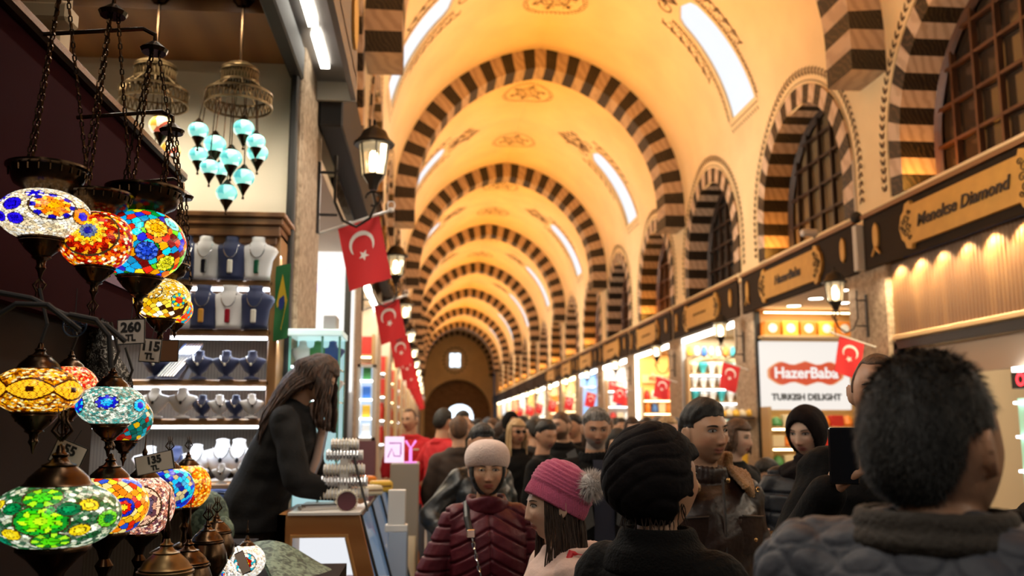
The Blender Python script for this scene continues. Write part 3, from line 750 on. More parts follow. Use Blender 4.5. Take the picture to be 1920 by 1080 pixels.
# door post of the delight shop
for side, x, y, lab in ((0, 5.10, 13.78, 'slim dark door post left of the Turkish delight sign'), (0, 5.10, 18.0, 'pale metal door frame beside the white vases')):
    o = MB().box(x-.03, x+.05, y-.03, y+.03, 0, 3.4).build('door_post', steel if 'pale' in lab else black); tag(o, lab, 'post')
# shop 1: white vases
ya, yb = shopbox(0, 1, (.55, .42, .25), 90, (1, .95, .85))
header(0, 1, ya, yb, ledw, .09)
shelfunit(5.15, 6.35, yb-.02, [1.25, 1.53, 1.81, 2.09, 2.37, 2.65], .3, M('cream lit back', (.75, .55, .3), .5), 'glass shelves of white vases in the brightly lit shop', ledc)
fillrow(5.2, 6.3, yb-.17, [1.25, 1.53, 1.81, 2.09, 2.37, 2.65], 6, ['vase'], ['white', 'white', 'turquoise', 'white', 'cream'], .19, .22, 'the white vase shop')
arc = MB(); arc.tube([(5.75+.55*math.cos(t), yb-.1, 2.72+.28*math.sin(t)) for t in np.linspace(0, PI, 14)], .05, 8); tag(arc.build('canopy_arch', M('cream arch', (.75, .55, .3), .5), auto=40), 'cream arched canopy above the white vases', 'arch')
for i in range(7):
    item('jar', PM[['yellow', 'white', 'blue', 'cream', 'white', 'orange', 'turquoise'][i]], 5.22+.15*i, yb-.15, 3.02, .12, .18, '%s glass lamp on top of the white vase display, number %s from the left' % (['yellow', 'white', 'blue', 'cream', 'milky', 'orange', 'turquoise'][i], ['one', 'two', 'three', 'four', 'five', 'six', 'seven'][i]), 'jar', 'jars on top of the vase display')
# shop 2: orange sweets
ya, yb = shopbox(0, 2, (.8, .42, .12), 90, (1, .8, .5))
header(0, 2, ya, yb, ledw, .08)
o = MB().box(5.10, 5.16, yb-.06, yb-.01, 1.2, 3.3).build('light_tube', ledw); tag(o, 'vertical white light tube at the edge of the orange-lit sweet shop', 'light')
shelfunit(5.2, 6.2, yb-.02, [1.3, 1.62, 1.94, 2.26], .3, M('orange lit back', (.9, .5, .15), .5), 'orange lit shelves of the sweet shop with red sign', lampw)
fillrow(5.25, 6.15, yb-.17, [1.3, 1.62, 1.94, 2.26], 5, ['box', 'jar', 'heap'], ['orange', 'cream', 'white', 'blue', 'red'], .17, .24, 'the orange-lit sweet shop')
s = T('shop_sign', 'small orange MARAS sign above the shelves of the orange-lit shop', 'sign', (5.7, yb-.06, 2.78)); MB().box(-.45, .45, 0, .03, -.1, .1).build('panel', M('pale board', (.8, .6, .3), .5), s)
V, F = text_geo('MARAŞ', .17, ext=.004, bold=.008); MB().add(V+[0, -.006, 0], F).build('lettering', E('orange letters', (.9, .2, .03), .8), s)
# further shops
cfg = [((.8, .75, .7), ['white', 'cream', 'red', 'blue'], ['box', 'jar'], ledc), ((.25, .45, .85), ['blue', 'white', 'turquoise'], ['box', 'bag'], ledc), ((.8, .6, .3), ['yellow', 'cream', 'green'], ['box', 'jar'], lampw),
       ((.7, .5, .3), ['red', 'orange', 'white'], ['box', 'vase'], lampw), ((.8, .7, .5), ['white', 'yellow', 'blue'], ['box'], ledw), ((.8, .5, .2), ['orange', 'red'], ['heap', 'box'], lampw),
       ((.8, .8, .7), ['white', 'cream'], ['vase'], ledc), ((.7, .3, .2), ['red', 'yellow'], ['box'], lampw), ((.8, .7, .4), ['yellow', 'white'], ['box'], ledw), ((.6, .7, .8), ['blue', 'white'], ['box'], ledc), ((.8, .6, .4), ['orange', 'cream'], ['box'], lampw)]
for j, (col, cols, kinds, lm) in enumerate(cfg):
    k = 3+j
    ya, yb = shopbox(0, k, col, 75, (1, .82, .55) if lm is lampw else (1, .95, .88))
    header(0, k, ya, yb, lm if j % 3 else ledw, .10)
    lab = 'lit shelf display in the %s shop from the camera on the right' % ordn[k+2]
    zs = [1.3, 1.75, 2.2, 2.65] if j < 4 else [1.4, 2.1]
    shelfunit(5.15, 6.1, yb-.02, zs, .3, M('lit back %d' % j, col, .5), lab, lm)
    fillrow(5.22, 6.05, yb-.20, zs, 4 if j < 3 else 3, kinds, cols, .2 if j < 3 else .27, .28 if j < 4 else .45, '%s shop on the right' % ordn[k+2])
    if j == 1:
        o = MB().box(5.14, 5.9, yb-.35, yb-.32, 1.3, 2.9).build('shop_poster', E('blue lit poster', (.35, .6, 1), 1.2)); tag(o, 'tall blue lit poster behind the grey-haired man', 'poster')
# wood-panelled front, nearest on the right
wst = M2('honey timber slats', (.13, .062, .022), (.29, .155, .058), 'wave', 1.3, 5, .45, (.1, .9), scl=(1, 1, .15))
p = T('roller_panel', 'honey timber slatted panel lit from above under the Menekse Diamond sign', 'panel', (5.16, 7.98, 0))
mb = MB(); y = -1.60
while y < 1.60: mb.bbox(-.02, .04, y, y+.052, 2.60, 3.42, .008); y += .060
mb.box(.03, .06, -1.62, 1.62, 2.58, 3.44); mb.build('slats', wst, p)
MB().bbox(-.06, .06, -1.62, 1.62, 2.545, 2.60, .008).build('bottom_rail', M('pale timber rail', (.55, .36, .17), .45), p)
p = T('shop_surround', 'dark metal frame with grey panel below the timber slats', 'frame', (5.16, 7.98, 0))
mb = MB(); mb.box(-.05, .03, -1.62, 1.62, 2.44, 2.53); mb.box(-.05, .03, 1.55, 1.62, 0, 2.5); mb.build('frame', black, p)
MB().box(.05, .08, -1.6, 1.6, 2.12, 2.44).build('panel', M('taupe panel', (.50, .38, .27), .6), p)
MB().box(-.02, .05, -1.6, -.35, 2.08, 2.12).build('light_tube', ledc, p)
p = T('led_display', 'black led display with red letters at the edge behind the dark-haired man', 'sign', (5.15, 7.2, 2.0)); MB().box(-.03, .05, -.6, .42, -.07, .07).build('housing', blackm, p)
V, F = text_geo('OU OU', .15, ext=.002, bold=.006); V = np.stack([-V[:, 1], V[:, 0]*-1, V[:, 2]], 1); MB().add(V+[-.034, 0.1, 0], F).build('lettering', E('red led letters', (1, .03, .05), 2.5), p)
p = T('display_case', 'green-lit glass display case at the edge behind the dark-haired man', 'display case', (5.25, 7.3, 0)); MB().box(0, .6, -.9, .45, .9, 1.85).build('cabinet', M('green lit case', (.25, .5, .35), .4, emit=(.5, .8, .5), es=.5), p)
for z in (1.2, 1.5, 1.8): MB().box(-.04, 0, -.9, .45, z, z+.02).build('shelf_board', ledc, p)
mb = MB().box(-.06, 0, -.9, .45, 0, .9); mb.build('base', blackm, p)
for j in range(8): 
    light('panel_downlight', 'SPOT', (5.03, 9.4-.42*j, 3.39), 60, (1, .74, .40), (0, math.radians(-12), 0), .02, spot=math.radians(120))
# stall by the pillar between the vase shop and the sweets
t = T('street_stall', 'wooden stall of folded goods beside the pillar left of the Turkish delight sign', 'stall', (4.75, 14.2, 0))
MB().bbox(-.45, .3, -.4, .4, 0, .95, .01).build('counter', M('shelf edge'), t); MB().bbox(-.2, .3, -.35, .4, 1.72, 1.76, .01).build('shelf_board', M('dark brown board', (.05, .025, .012), .5), t)
for s_ in (-.18, .28): MB().box(s_-.015, s_+.015, .36, .39, .95, 1.76).build('post', black, t)
for i in range(4): item('bag', PM[['white', 'blue', 'yellow', 'yellow'][i]], 4.42+.16*i, 14.05, 1.42 if False else .955, .16, .62, '%s bag standing on the wooden stall, %s from the left' % (['white', 'blue', 'bright yellow', 'olive yellow'][i], ['first', 'second', 'third', 'fourth'][i]), 'bag', 'bags on the wooden stall')
for i in range(5): item('heap', PM['cream' if i % 2 else 'yellow'], 4.62+.11*i, 14.15, 1.762, .14, .12, 'cream loaf on the top board of the wooden stall, number %s' % ['one', 'two', 'three', 'four', 'five'][i], 'loaf', 'loaves on top of the wooden stall')
for j in range(6):
    item('bag', PM[['cream', 'white', 'yellow', 'cream', 'white', 'green'][j]], 5.0+.22*(j % 3), 9.9+.5*(j//3)+1.5, .0, .3, .95+.1*(j % 2), '%s sack standing below the Turkish delight counter, place %s' % (['cream', 'white', 'yellow', 'buff', 'pale', 'green'][j], ['one', 'two', 'three', 'four', 'five', 'six'][j]), 'sack', 'sacks in front of the Turkish delight shop')
# security camera and junction box between the two big fascias
o = T('security_camera', 'small white security camera on top of the HazerBaba fascia', 'camera', (5.0, 11.3, 4.08)); MB().bbox(-.16, .06, -.05, .05, .0, .09, .02).build('body', whitep, o); MB().tube([(0, 0, 0), (.08, 0, -.06)], .015, 6).build('bracket', steel, o)
o = MB().bbox(4.96, 5.06, 10.03, 10.13, 3.40, 3.95, .01).build('junction_box', M('white plastic box', (.55, .5, .42), .5)); tag(o, 'slim white junction box between the two large fascias', 'box')
o = T('wall_speaker', 'small black dome spotlight above the junction box', 'lamp', (5.0, 10.08, 4.0)); MB().ell((0, 0, .05), (.07, .07, .07), 12, 8).build('body', blackm, o, True); MB().box(-.01, .01, -.01, .01, .1, .75).build('conduit', M('white plastic box'), o)
# ================================================================ JEWELLERY SHOP, LEFT
def kx(px, Y): return at(px, 540, Y)[0]
def kz(py, Y, px=430): return at(px, py, Y)[2]
YB = 5.30
cream = M('cream painted wall', (.74, .68, .54), .7)
orangewd = M2('orange-brown ceiling board', (.20, .085, .028), (.27, .125, .04), 'wave', 1.5, 2, .5, (.1, .9))
o = MB().box(-3.3, -.84, YB, YB+.05, .3, 4.0).build('wall_back', cream); tag(o, 'cream rear wall of the jewellery shop', kind='structure')
zc = kz(14, 4.1)
mb = MB().box(-3.3, -.84, .5, 4.62, 3.86, 3.96).box(-3.3, -.84, 4.62, YB, 3.76, 3.96)
o = mb.build('ceiling_shop_left', orangewd); tag(o, 'orange-brown ceiling of the jewellery shop with recessed lamps', kind='structure')
for i, px in enumerate((152, 240, 424, 20)):
    x, y, z = at(px, 15+.03*px*.9 if px > 300 else 15, 4.35); o = T('ceiling_light', 'round recessed lamp in the jewellery shop ceiling, %s' % ['first from the left in view', 'middle one of the three in view', 'nearest the glass front', 'hidden behind the lamp rack'][i], 'lamp', (x, 4.35, 3.86), 0, 'recessed lamps in the jewellery shop ceiling')
    MB().lathe([(.075, 0), (.105, -.012), (.105, 0)], n=24).build('trim_ring', steel, o); MB().lathe([(0, -.004), (.078, -.004)], n=24).build('diffuser', ledw, o)
    light('shop_downlight', 'SPOT', (x, 4.35, 3.83), 45, (1, .86, .66), (math.radians(12), 0, 0), .05, spot=math.radians(120))
o = MB().box(-3.3, -.84, 2.6, YB, 0, .28).build('floor_shop_left', M('dark shop floor', (.04, .03, .02), .5)); tag(o, 'raised dark floor of the jewellery shop', kind='structure')
o = MB().bbox(-.845, -.80, YB-.08, YB, 0, 3.95, .01).build('door_post', M('charcoal metal', (.012, .013, .013), .6)); tag(o, 'charcoal metal door post between the jewellery shelf and the stone pillar', 'post')
o = MB().bbox(-.86, -.78, .8, YB, 3.66, 3.86, .01).build('door_rail', M('charcoal metal')); tag(o, 'charcoal metal rail running over the open front of the jewellery shop', 'rail')
# shelf unit
SY = 5.0
walw = M2('walnut shelf timber', (.17, .07, .025), (.26, .115, .04), 'wave', 2.5, 4, .42, (.1, .9))
honey = M2('honey shelf edge', (.34, .17, .06), (.42, .23, .09), 'wave', 3, 4, .42, (.1, .9))
backm = M2('pinstriped shelf back', (.09, .075, .06), (.13, .11, .09), 'wave', 18, 0, .7, (.4, .6))
x1 = kx(524, SY); x0 = kx(60, SY); zb = [kz(y, SY) for y in (526, 618, 712, 785, 906)]
s = T('jewellery_shelf', 'tall walnut shelf unit with cornice filled with necklace busts', 'shelf', ((x0+x1)/2, YB-.01, .28)); w = (x1-x0)/2
MB().box(-w, w, -.02, 0, 0, kz(405, SY)-.28).build('back_panel', backm, s)
zt_ = kz(402, SY)-.28
mb = MB(); 
for a, b, c in ((0, .03, .03), (.03, .07, .015), (.07, .13, .0), (.13, .17, -.02)): mb.bbox(-w-.03, w+c+.0, -.34-c, 0, zt_-b, zt_-a, .006)
mb.build('cornice', walw, s)
for sx in (-1, 1): MB().bbox(sx*w-.025-.025*(sx > 0), sx*w+.025-.025*(sx > 0), -.30, 0, 0, zt_-.1, .004).build('side_panel', honey, s)
for z in zb:
    q = MB().bbox(-w, w-.03, -.30, -.02, z-.28-.035, z-.28, .008).build('shelf_board', honey, s)
for z in [zt_+.28-.17]+zb[:-1]:
    MB().box(-w+.05, w-.06, -.27, -.25, z-.28-.052, z-.28-.036).build('light_tube', ledc, s)
    light('shelf_light', 'AREA', ((x0+x1)/2+.2, YB-.28, z-.06), 4.5, (.82, .90, 1), (math.radians(-8), 0, 0), 1.2, .04)
bw = M('white velvet', (.78, .78, .80), .6, sheen=.2); bn = M('navy velvet', (.012, .025, .10), .6, sheen=.4); silver = M('silver', (.75, .75, .78), .2, metal=1)
gems = {'green': (.01, .10, .05), 'dark': (.01, .01, .015), 'amber': (.6, .3, .05), 'ruby': (.25, .01, .02), 'pearl': (.8, .78, .7), 'teal': (.05, .4, .4), 'blue': (.03, .08, .4)}
gemm = {k: M('%s stone' % k, v, .15) for k, v in gems.items()}
tall = [(0, 0, 0, .30, .16), (0, 0, .1, .29, .15), (0, 0, .45, .34, .17), (0, 0, .66, .46, .19), (0, 0, .76, .40, .18), (0, 0, .84, .20, .14), (0, 0, .9, .16, .13), (0, 0, 1, .17, .13)]
bust = [(0, 0, 0, .26, .16), (0, 0, .05, .25, .16), (0, 0, .09, .09, .08), (0, 0, .16, .09, .08), (0, -.01, .26, .24, .15), (0, -.02, .45, .36, .20), (0, 0, .6, .48, .20), (0, 0, .68, .42, .17), (0, 0, .74, .18, .13), (0, 0, .86, .14, .12), (0, 0, .93, .15, .12), (0, 0, .96, .05, .05)]
def nb(px, base, h, col, kind, gem, label, yy=None, rz=0):
    Y = yy or SY-.02
    x = kx(px, Y); o = T('necklace_bust', label, 'necklace bust', (x, Y, base+.002), rz, 'necklace busts on the walnut shelf unit')
    prof = tall if kind == 't' else bust
    m = bw if col == 'w' else bn
    MB().loft([(a*h, b*h, c*h, d*h, e*h) for a, b, c, d, e in prof], 20, p=2.1).build('bust', m, o, True)
    nk = MB(); V0 = .80 if kind == 't' else .76; dep = .42 if kind == 't' else .34
    fy = lambda z: -h*(.17 if kind == 't' else .205)-.004
    nk.tube([(h*.17*math.cos(t)*(1 if True else 0), fy(0)*(.75+.35*abs(math.sin(t))), h*(V0+dep*math.sin(t)*.75)) for t in np.linspace(PI, 2*PI, 15)], .0035, 5); nk.build('necklace', silver, o)
    g = MB()
    if kind == 't': g.bbox(-.028*h*2.2, .028*h*2.2, fy(0)-.008, fy(0)+.004, h*.12, h*.44, .01)
    else: g.ell((0, fy(0)-.004, h*(V0-.28)), (.045*h, .03*h, .06*h), 10, 6)
    g.build('pendant', gemm[gem], o)
    return o
U = lambda n: 'stone pendant, %s' % n
H1 = .235
gr = [(100, 1, 'n', 'pearl'), (152, 1, 'w', 'dark'), (205, 1, 'n', 'teal'), (345, 0, 'n', 'dark'), (383, 0, 'w', 'dark'), (432, 0, 'n', 'pearl'), (482, 0, 'w', 'green'), (300, 1, 'w', 'amber'), (340, 1, 'w', 'teal'), (383, 1, 'n', 'amber'), (432, 1, 'w', 'ruby'), (480, 1, 'n', 'pearl')]
cn = {'w': 'white', 'n': 'navy'}
for px, r, c, g in gr:
    nb(px, zb[r], H1, c, 't', g, 'tall %s bust with %s stone pendant on the %s shelf%s' % (cn[c], g, ['top', 'second'][r], ' beside the gap' if px in (300, 100) else ''))
for i, px in enumerate((300, 381, 431, 479)): nb(px, zb[2], .16, 'n', 'b', 'pearl', 'small navy bust on the third shelf, %s' % ['behind the price tags', 'first right of the big blue ramp', 'second right of the big blue ramp', 'nearest the side panel'][i])
for px, c, h, l in ((303, 'w', .17, 'large, leftmost'), (354, 'w', .17, 'large, beside the first navy one'), (391, 'n', .13, 'small, between two white ones'), (422, 'w', .13, 'slim, middle of the row'), (452, 'n', .13, 'small, second navy one'), (481, 'w', .135, 'slim, by the side panel')):
    nb(px, zb[3], h, c, 'b', 'dark' if c == 'w' else 'pearl', '%s bust with necklace on the fourth shelf, %s' % (cn[c], l), rz=.3 if px in (422, 481) else 0)
for px, c, yy, h, l in ((300, 'w', 5.12, .20, 'behind the 135 price tag'), (348, 'n', 5.12, .20, 'small navy one at the back'), (385, 'w', 5.12, .21, 'rear row, beside the navy one'), (432, 'w', 5.12, .24, 'rear row, tall and turned'), (462, 'w', 5.12, .24, 'rear row, tall by the woman'), (390, 'w', 4.9, .11, 'front row, first'), (432, 'w', 4.9, .11, 'front row, middle'), (468, 'w', 4.9, .11, 'front row, nearest the woman')):
    nb(px, zb[4], h, c, 'b', 'dark', '%s bust with dark pendant on the fifth shelf, %s' % (cn[c], l), yy)
# blue ramp, long necklace stand, brazil-green flag
o = T('necklace_ramp', 'navy sloping ramp with silver chains on the third shelf behind the price tags', 'necklace stand', (kx(345, 5), 5.0, zb[2])); MB().add([(-.10, -.1, 0), (.02, -.1, 0), (.10, .08, .20), (-.0, .08, .20), (-.10, .1, 0), (.02, .1, 0)], [(0, 1, 2, 3), (4, 5, 2, 3), (0, 4, 3), (1, 2, 5), (0, 1, 5, 4)]).build('ramp', bn, o)
mb = MB()
for j in range(6): mb.tube([(-.08+.03*j*.5+.1*t, -.105+.18*t, .01+.19*t) for t in np.linspace(0, 1, 6)], .004, 4)
mb.build('necklace', silver, o)
o = T('necklace_stand', 'blue rolled stand with beaded strings under the lowest shelf', 'necklace stand', (kx(424, 4.9), 4.95, .28)); MB().loft([(0, 0, 0, .09, .07), (0, 0, kz(985, 4.95)-.28, .10, .08), (0, 0, kz(935, 4.95)-.28, .075, .07), (0, 0, kz(918, 4.95)-.28, .07, .06)], 18).build('bust', M('blue velvet', (.03, .08, .28), .6, sheen=.3), o, True)
mb = MB(); 
for j in range(5):
    z = kz(930+13*j, 4.95)-.28; mb.tube([(.085*math.cos(t), -.085*abs(math.sin(t)), z+.02*math.sin(t)*-1) for t in np.linspace(PI, 2*PI, 10)], .006, 5)
mb.build('necklace', silver, o)
gf = T('wall_flag', 'narrow green flag with yellow diamond and blue disc on the shelf side', 'flag', (kx(520, 4.95)+.03, 4.93, 0)); Z0, Z1 = kz(640, 4.95), kz(500, 4.95)
cl = lambda u, v, off=0: ((u-.5)*.075, -.01*math.sin(9*v+4*u)+off, Z1+(Z0-Z1)*v+.02*u)
mb = MB(); mb.grid([[cl(u, v) for u in np.linspace(0, 1, 7)] for v in np.linspace(0, 1, 20)]); mb.grid([[cl(u, v, .003) for u in np.linspace(0, 1, 7)] for v in np.linspace(0, 1, 20)], flip=True); c = mb.build('cloth', M('green flag cloth', (.01, .14, .035), .7), gf, True)
MB().add([cl(.5, .12, -.004), cl(.9, .5, -.004), cl(.5, .88, -.004), cl(.1, .5, -.004)], [(0, 1, 2, 3)]).build('diamond', M('flag yellow', (.75, .5, .03), .7), c)
MB().add([cl(.5+.22*math.cos(t), .5+.11*math.sin(t), -.007) for t in np.arange(14)*PI/7], [tuple(range(14))]).build('disc', M('flag blue', (.01, .03, .2), .7), c)
# chandeliers
brass = M('antique brass', (.15, .10, .045), .35, metal=.9, noise=.3, nscale=20)
bronze = M('dark bronze', (.060, .034, .017), .25, metal=.95, noise=.3, nscale=14)
def mg(name, c, e): return M2g(name, c, e)
def M2g(name, cols, es, scale=26):
    if name in MATS: return MATS[name]
    m, nt, b = new_mat(name); tc = nt.nodes.new('ShaderNodeTexCoord'); v = nt.nodes.new('ShaderNodeTexVoronoi'); v.inputs['Scale'].default_value = scale
    nt.links.new(tc.outputs['Object'], v.inputs[0]); sp = nt.nodes.new('ShaderNodeSeparateColor'); nt.links.new(v.outputs['Color'], sp.inputs[0])
    r = nt.nodes.new('ShaderNodeValToRGB'); r.color_ramp.interpolation = 'CONSTANT'; els = r.color_ramp.elements
    while len(els) < len(cols): els.new(.5)
    for i, c in enumerate(cols): els[i].position = i/len(cols); els[i].color = tuple(c)+(1,)
    nt.links.new(sp.outputs[0], r.inputs[0]); nt.links.new(r.outputs[0], b.inputs['Base Color']); nt.links.new(r.outputs[0], b.inputs['Emission Color'])
    b.inputs['Emission Strength'].default_value = es; b.inputs['Roughness'].default_value = .2; MATS[name] = m; return m
teal = M2g('teal mosaic glass', [(.25, .75, .68), (.45, .9, .82), (.1, .5, .5), (.8, 1, .92), (.3, .8, .7)], .9)
yell = M2g('yellow mosaic glass', [(1, .8, .3), (1, .9, .6), (.8, .4, .05), (1, .95, .8), (.5, .1, .05)], 1.0, 22)
def chandelier(px, Y, label, gm, globes, ring=.165, drum=.092):
    x = kx(px, Y); r = T('chandelier', label, 'chandelier', (x, Y, 3.86), 0, 'brass chandeliers of glass globes in the jewellery shop')
    MB().lathe([(0, -.07), (.03, -.07), (.055, -.04), (.06, 0), (0, 0)], n=16).build('canopy', bronze, r, auto=40)
    zr = kz(172, Y)-3.86; zd = kz(122, Y)-3.86
    MB().tube([(0, 0, -.06), (0, 0, zd-.02)], .008, 6).build('chain', bronze, r)
    for z, rad, h, n in ((zr-.01, ring, .075, 0), (zd-.03, drum, .075, 1)):
        mb = MB(); mb.lathe([(rad, z-.0), (rad+.008, z), (rad+.008, z-.012), (rad, z-.012), (rad, z)], n=40, cap=False); mb.lathe([(rad, z-h), (rad+.008, z-h), (rad+.008, z-h+.012), (rad, z-h+.012), (rad, z-h)], n=40, cap=False)
        for j in range(36):
            a = j*PI/18; mb.tube([(rad*math.cos(a), rad*math.sin(a), z), (rad*math.cos(a+.1), rad*math.sin(a+.1), z-h)], .0035, 4, cap=False); mb.tube([(rad*math.cos(a), rad*math.sin(a), z), (rad*math.cos(a-.1), rad*math.sin(a-.1), z-h)], .0035, 4, cap=False)
        mb.build('ring', brass, r, auto=40)
    mb = MB()
    for j in range(10): a = j*PI/5; mb.tube([(drum*math.cos(a), drum*math.sin(a), zd-.10), (ring*math.cos(a), ring*math.sin(a), zr-.01)], .004, 5)
    mb.lathe([(.02, zd+.01), (.06, zd+.005), (drum, zd-.015), (drum+.01, zd-.03)], n=40, cap=False); mb.build('dome', brass, r, auto=40)
    for gx, gy, gw, k in globes:
        Yg = Y+R_.uniform(-.12, .12)*k; p = at(gx, gy, Yg)-np.array([x, Y, 3.86]); rad = gw/2*Yg/1700
        g = MB().ell((0, 0, 0), (rad, rad, rad*.88), 18, 12).build('globe', gm, r, True); g.location = p
        c = MB(); c.lathe([(rad*.62, rad*.62), (rad*.66, rad*.7), (rad*.4, rad*.9), (rad*.2, rad*1.2), (rad*.1, rad*1.3)], n=14); c.lathe([(rad*.1, -rad*2.1), (rad*.14, -rad*2.0), (rad*.06, -rad*1.8), (rad*.25, -rad*1.35), (rad*.55, -rad*.85), (rad*.66, -rad*.55)], n=14)
        c.tube([(0, 0, rad*1.2), (-p[0]*.15, -p[1]*.15, -p[2]+zr-.01)], .003, 5); c.build('fitting', bronze, g, auto=40)
    return r
chandelier(431, 4.62, 'brass chandelier with eleven teal glass globes', teal, [(372, 245, 38, 1), (403, 271, 42, 1), (457, 241, 40, 1), (483, 287, 40, .5), (372, 291, 36, 1), (433, 297, 42, 1), (393, 314, 36, 1), (480, 266, 36, -1), (415, 318, 34, -1), (457, 333, 40, 1), (425, 362, 40, .3)])
chandelier(266, 4.62, 'brass chandelier with yellow eye-patterned globes behind the rack of hanging lamps', yell, [(302, 236, 44, 1), (319, 282, 38, 1), (288, 325, 34, 1), (262, 300, 36, 1)], ring=.165, drum=.10)
# --- glass display tower by the pillar
TY = 5.15; xa, xb = kx(548, TY), kx(640, TY); zt2 = kz(617, TY, 600)
t = T('display_tower', 'tall glass display tower of jewellery beside the stone pillar', 'display case', ((xa+xb)/2, TY, 0)); w = (xb-xa)/2
MB().bbox(-w, w, 0, .3, 0, 1.0, .01).build('base', whitep, t)
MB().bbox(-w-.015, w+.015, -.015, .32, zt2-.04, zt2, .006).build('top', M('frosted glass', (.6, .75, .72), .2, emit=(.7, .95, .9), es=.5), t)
for a, b in ((-w, 0), (w, 0), (-w, .3), (w, .3), (.3*w, 0)): MB().box(a-.006, a+.006, b-.006, b+.006, 1.0, zt2-.04).build('corner_post', M('green glass edge', (.15, .4, .32), .2), t)
for z in (kz(690, TY, 600), kz(752, TY, 600)): q = MB().box(-w, w, 0, .3, z-.008, z).build('shelf_board', M('green glass edge'), t); MB().box(-w+.01, w-.01, -.004, .004, z, z+.012).build('light_tube', ledc, q)
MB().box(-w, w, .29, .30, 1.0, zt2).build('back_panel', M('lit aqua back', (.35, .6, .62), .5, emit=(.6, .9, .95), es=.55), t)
for i in range(9):
    z = (1.0, kz(752, TY, 600), kz(690, TY, 600))[i//3]
    o = T('necklace_bust', '%s bust inside the glass display tower, %s tier, %s' % (['white', 'blue', 'white', 'yellow-strung', 'turquoise', 'white', 'pale', 'green-strung', 'blue'][i], ['bottom', 'middle', 'top'][i//3], ['left', 'centre', 'right'][i % 3]), 'necklace bust', ((xa+xb)/2-w*.62+.62*w*(i % 3), TY+.14, z+.002), 0, 'busts inside the glass display tower')
    MB().loft([(a*.17, b*.17, c*.17, d*.15, e*.17) for a, b, c, d, e in bust], 14).build('bust', [bw, M('blue velvet'), bw, PM['yellow'], PM['turquoise'], bw, whitep, PM['green'], M('blue velvet')][i], o, True)
o = MB().bbox(kx(612, 5.3), kx(636, 5.3), 5.2, 5.36, zt2+.002, zt2+.085, .005).build('carton', M('grey carton', (.4, .38, .36), .6)); tag(o, 'small grey carton on top of the glass display tower', 'box')
# --- white lit shop beyond the first left pillar and neighbours
def lshop(k, col, es):
    ya, yb = shopbox(1, k, col, es)
    return ya, yb
ya, yb = lshop(-1, (.75, .72, .68), 60)
p = T('lit_panel', 'tall white lit panel with faint lilac writing behind the glass tower', 'sign', (-1.15, yb-.08, 0)); MB().bbox(-.36, .34, -.02, .04, kz(735, yb), 3.75, .01).build('panel', E('white lit panel', (1, .98, .94), 1.25), p)
mb = MB(); mb.tube([(.10+.08*math.cos(t), -.03, kz(515, yb)+.08*math.sin(t)) for t in np.linspace(-.5, 3.6, 14)], .018, 6); mb.tube([(.22, -.03, kz(525, yb)), (.22, -.03, kz(519, yb))], .018, 6)
for j in range(5): mb.box(-.05+.075*j, -.03+.075*j, -.03, -.02, kz(548, yb)+.01*(j % 2), kz(532, yb))
mb.build('lettering', M('lilac letters', (.45, .45, .8), .5, emit=(.5, .5, .9), es=.5), p)
o = MB().bbox(-.86, -.80, yb-.55, yb-.45, 0, 3.6, .01).build('door_post', M('charcoal metal')); tag(o, 'charcoal post at the edge of the white lit panel', 'post')
tcols = ['yellow', 'orange', 'white', 'blue', 'red', 'pink']
shelfunit(-1.5, -.86, yb-.12, [1.2, 1.5, 1.8], .25, whitep, 'white lit shelf of colourful goods below the lilac-lettered panel', ledc)
fillrow(-1.45, -.9, yb-.25, [1.2, 1.5, 1.8], 4, ['box', 'jar'], tcols, .12, .2, 'the shop with the white panel')
for k in range(0, 9):
    ya, yb = lshop(k, [(.7, .6, .45), (.6, .5, .4), (.75, .6, .35)][k % 3], 45)
    shelfunit(-1.5, -.84, yb-.12, [1.3, 1.75, 2.2, 2.65], .25, M('left lit back %d' % k, (.7, .6, .5), .5), 'lit shelf display in the %s shop from the camera on the left' % ordn[k+2], ledc if k % 2 else lampw)
    if k < 6: fillrow(-1.3, -.86, yb-.25, [1.3, 1.75, 2.2, 2.65], 3, ['box', 'jar'], tcols, .15, .3, 'the %s shop on the left' % ordn[k+2])
    header(1, k, ya, yb, ledw, .08)
# display cabinet hung on the second left pillar
x0, x1 = kx(676, 9.3), kx(706, 9.3)
c = T('display_cabinet', 'slim white-framed lit cabinet with green and blue boxes on the second left pillar', 'display case', ((x0+x1)/2, 9.3, 0)); w = (x1-x0)/2+.01; z0, z1 = kz(826, 9.3, 690), kz(683, 9.3, 690)
mb = MB(); mb.box(-w, -w+.03, 0, .2, z0, z1); mb.box(w-.03, w, 0, .2, z0, z1); mb.box(-w, w, 0, .2, z0, z0+.03); mb.box(-w, w, 0, .2, z1-.03, z1); mb.build('frame', M('silver grey frame', (.5, .48, .45), .4), c)
MB().box(-w, w, .19, .2, z0, z1).build('back_panel', E('pale blue lit back', (.6, .78, 1), .8), c)
for j in range(4):
    z = z0+(z1-z0)*j/4+.02; MB().box(-w+.02, w-.02, .02, .19, z, z+.012).build('shelf_board', ledc, c)
    item('box', PM[['white', 'yellow', 'blue', 'green'][j]], (x0+x1)/2, 9.4, z+.013, .08, .13, '%s box in the slim white-framed cabinet' % ['white', 'yellow', 'blue', 'green'][j], 'box', 'boxes in the slim white-framed cabinet')
o = MB().box(kx(672, 9.5), kx(712, 9.5), 9.3, 9.5, 0, z0-.001).build('cabinet_base', M('plum board', (.14, .06, .08), .6)); tag(o, 'plum coloured plinth under the slim white-framed cabinet', 'plinth')
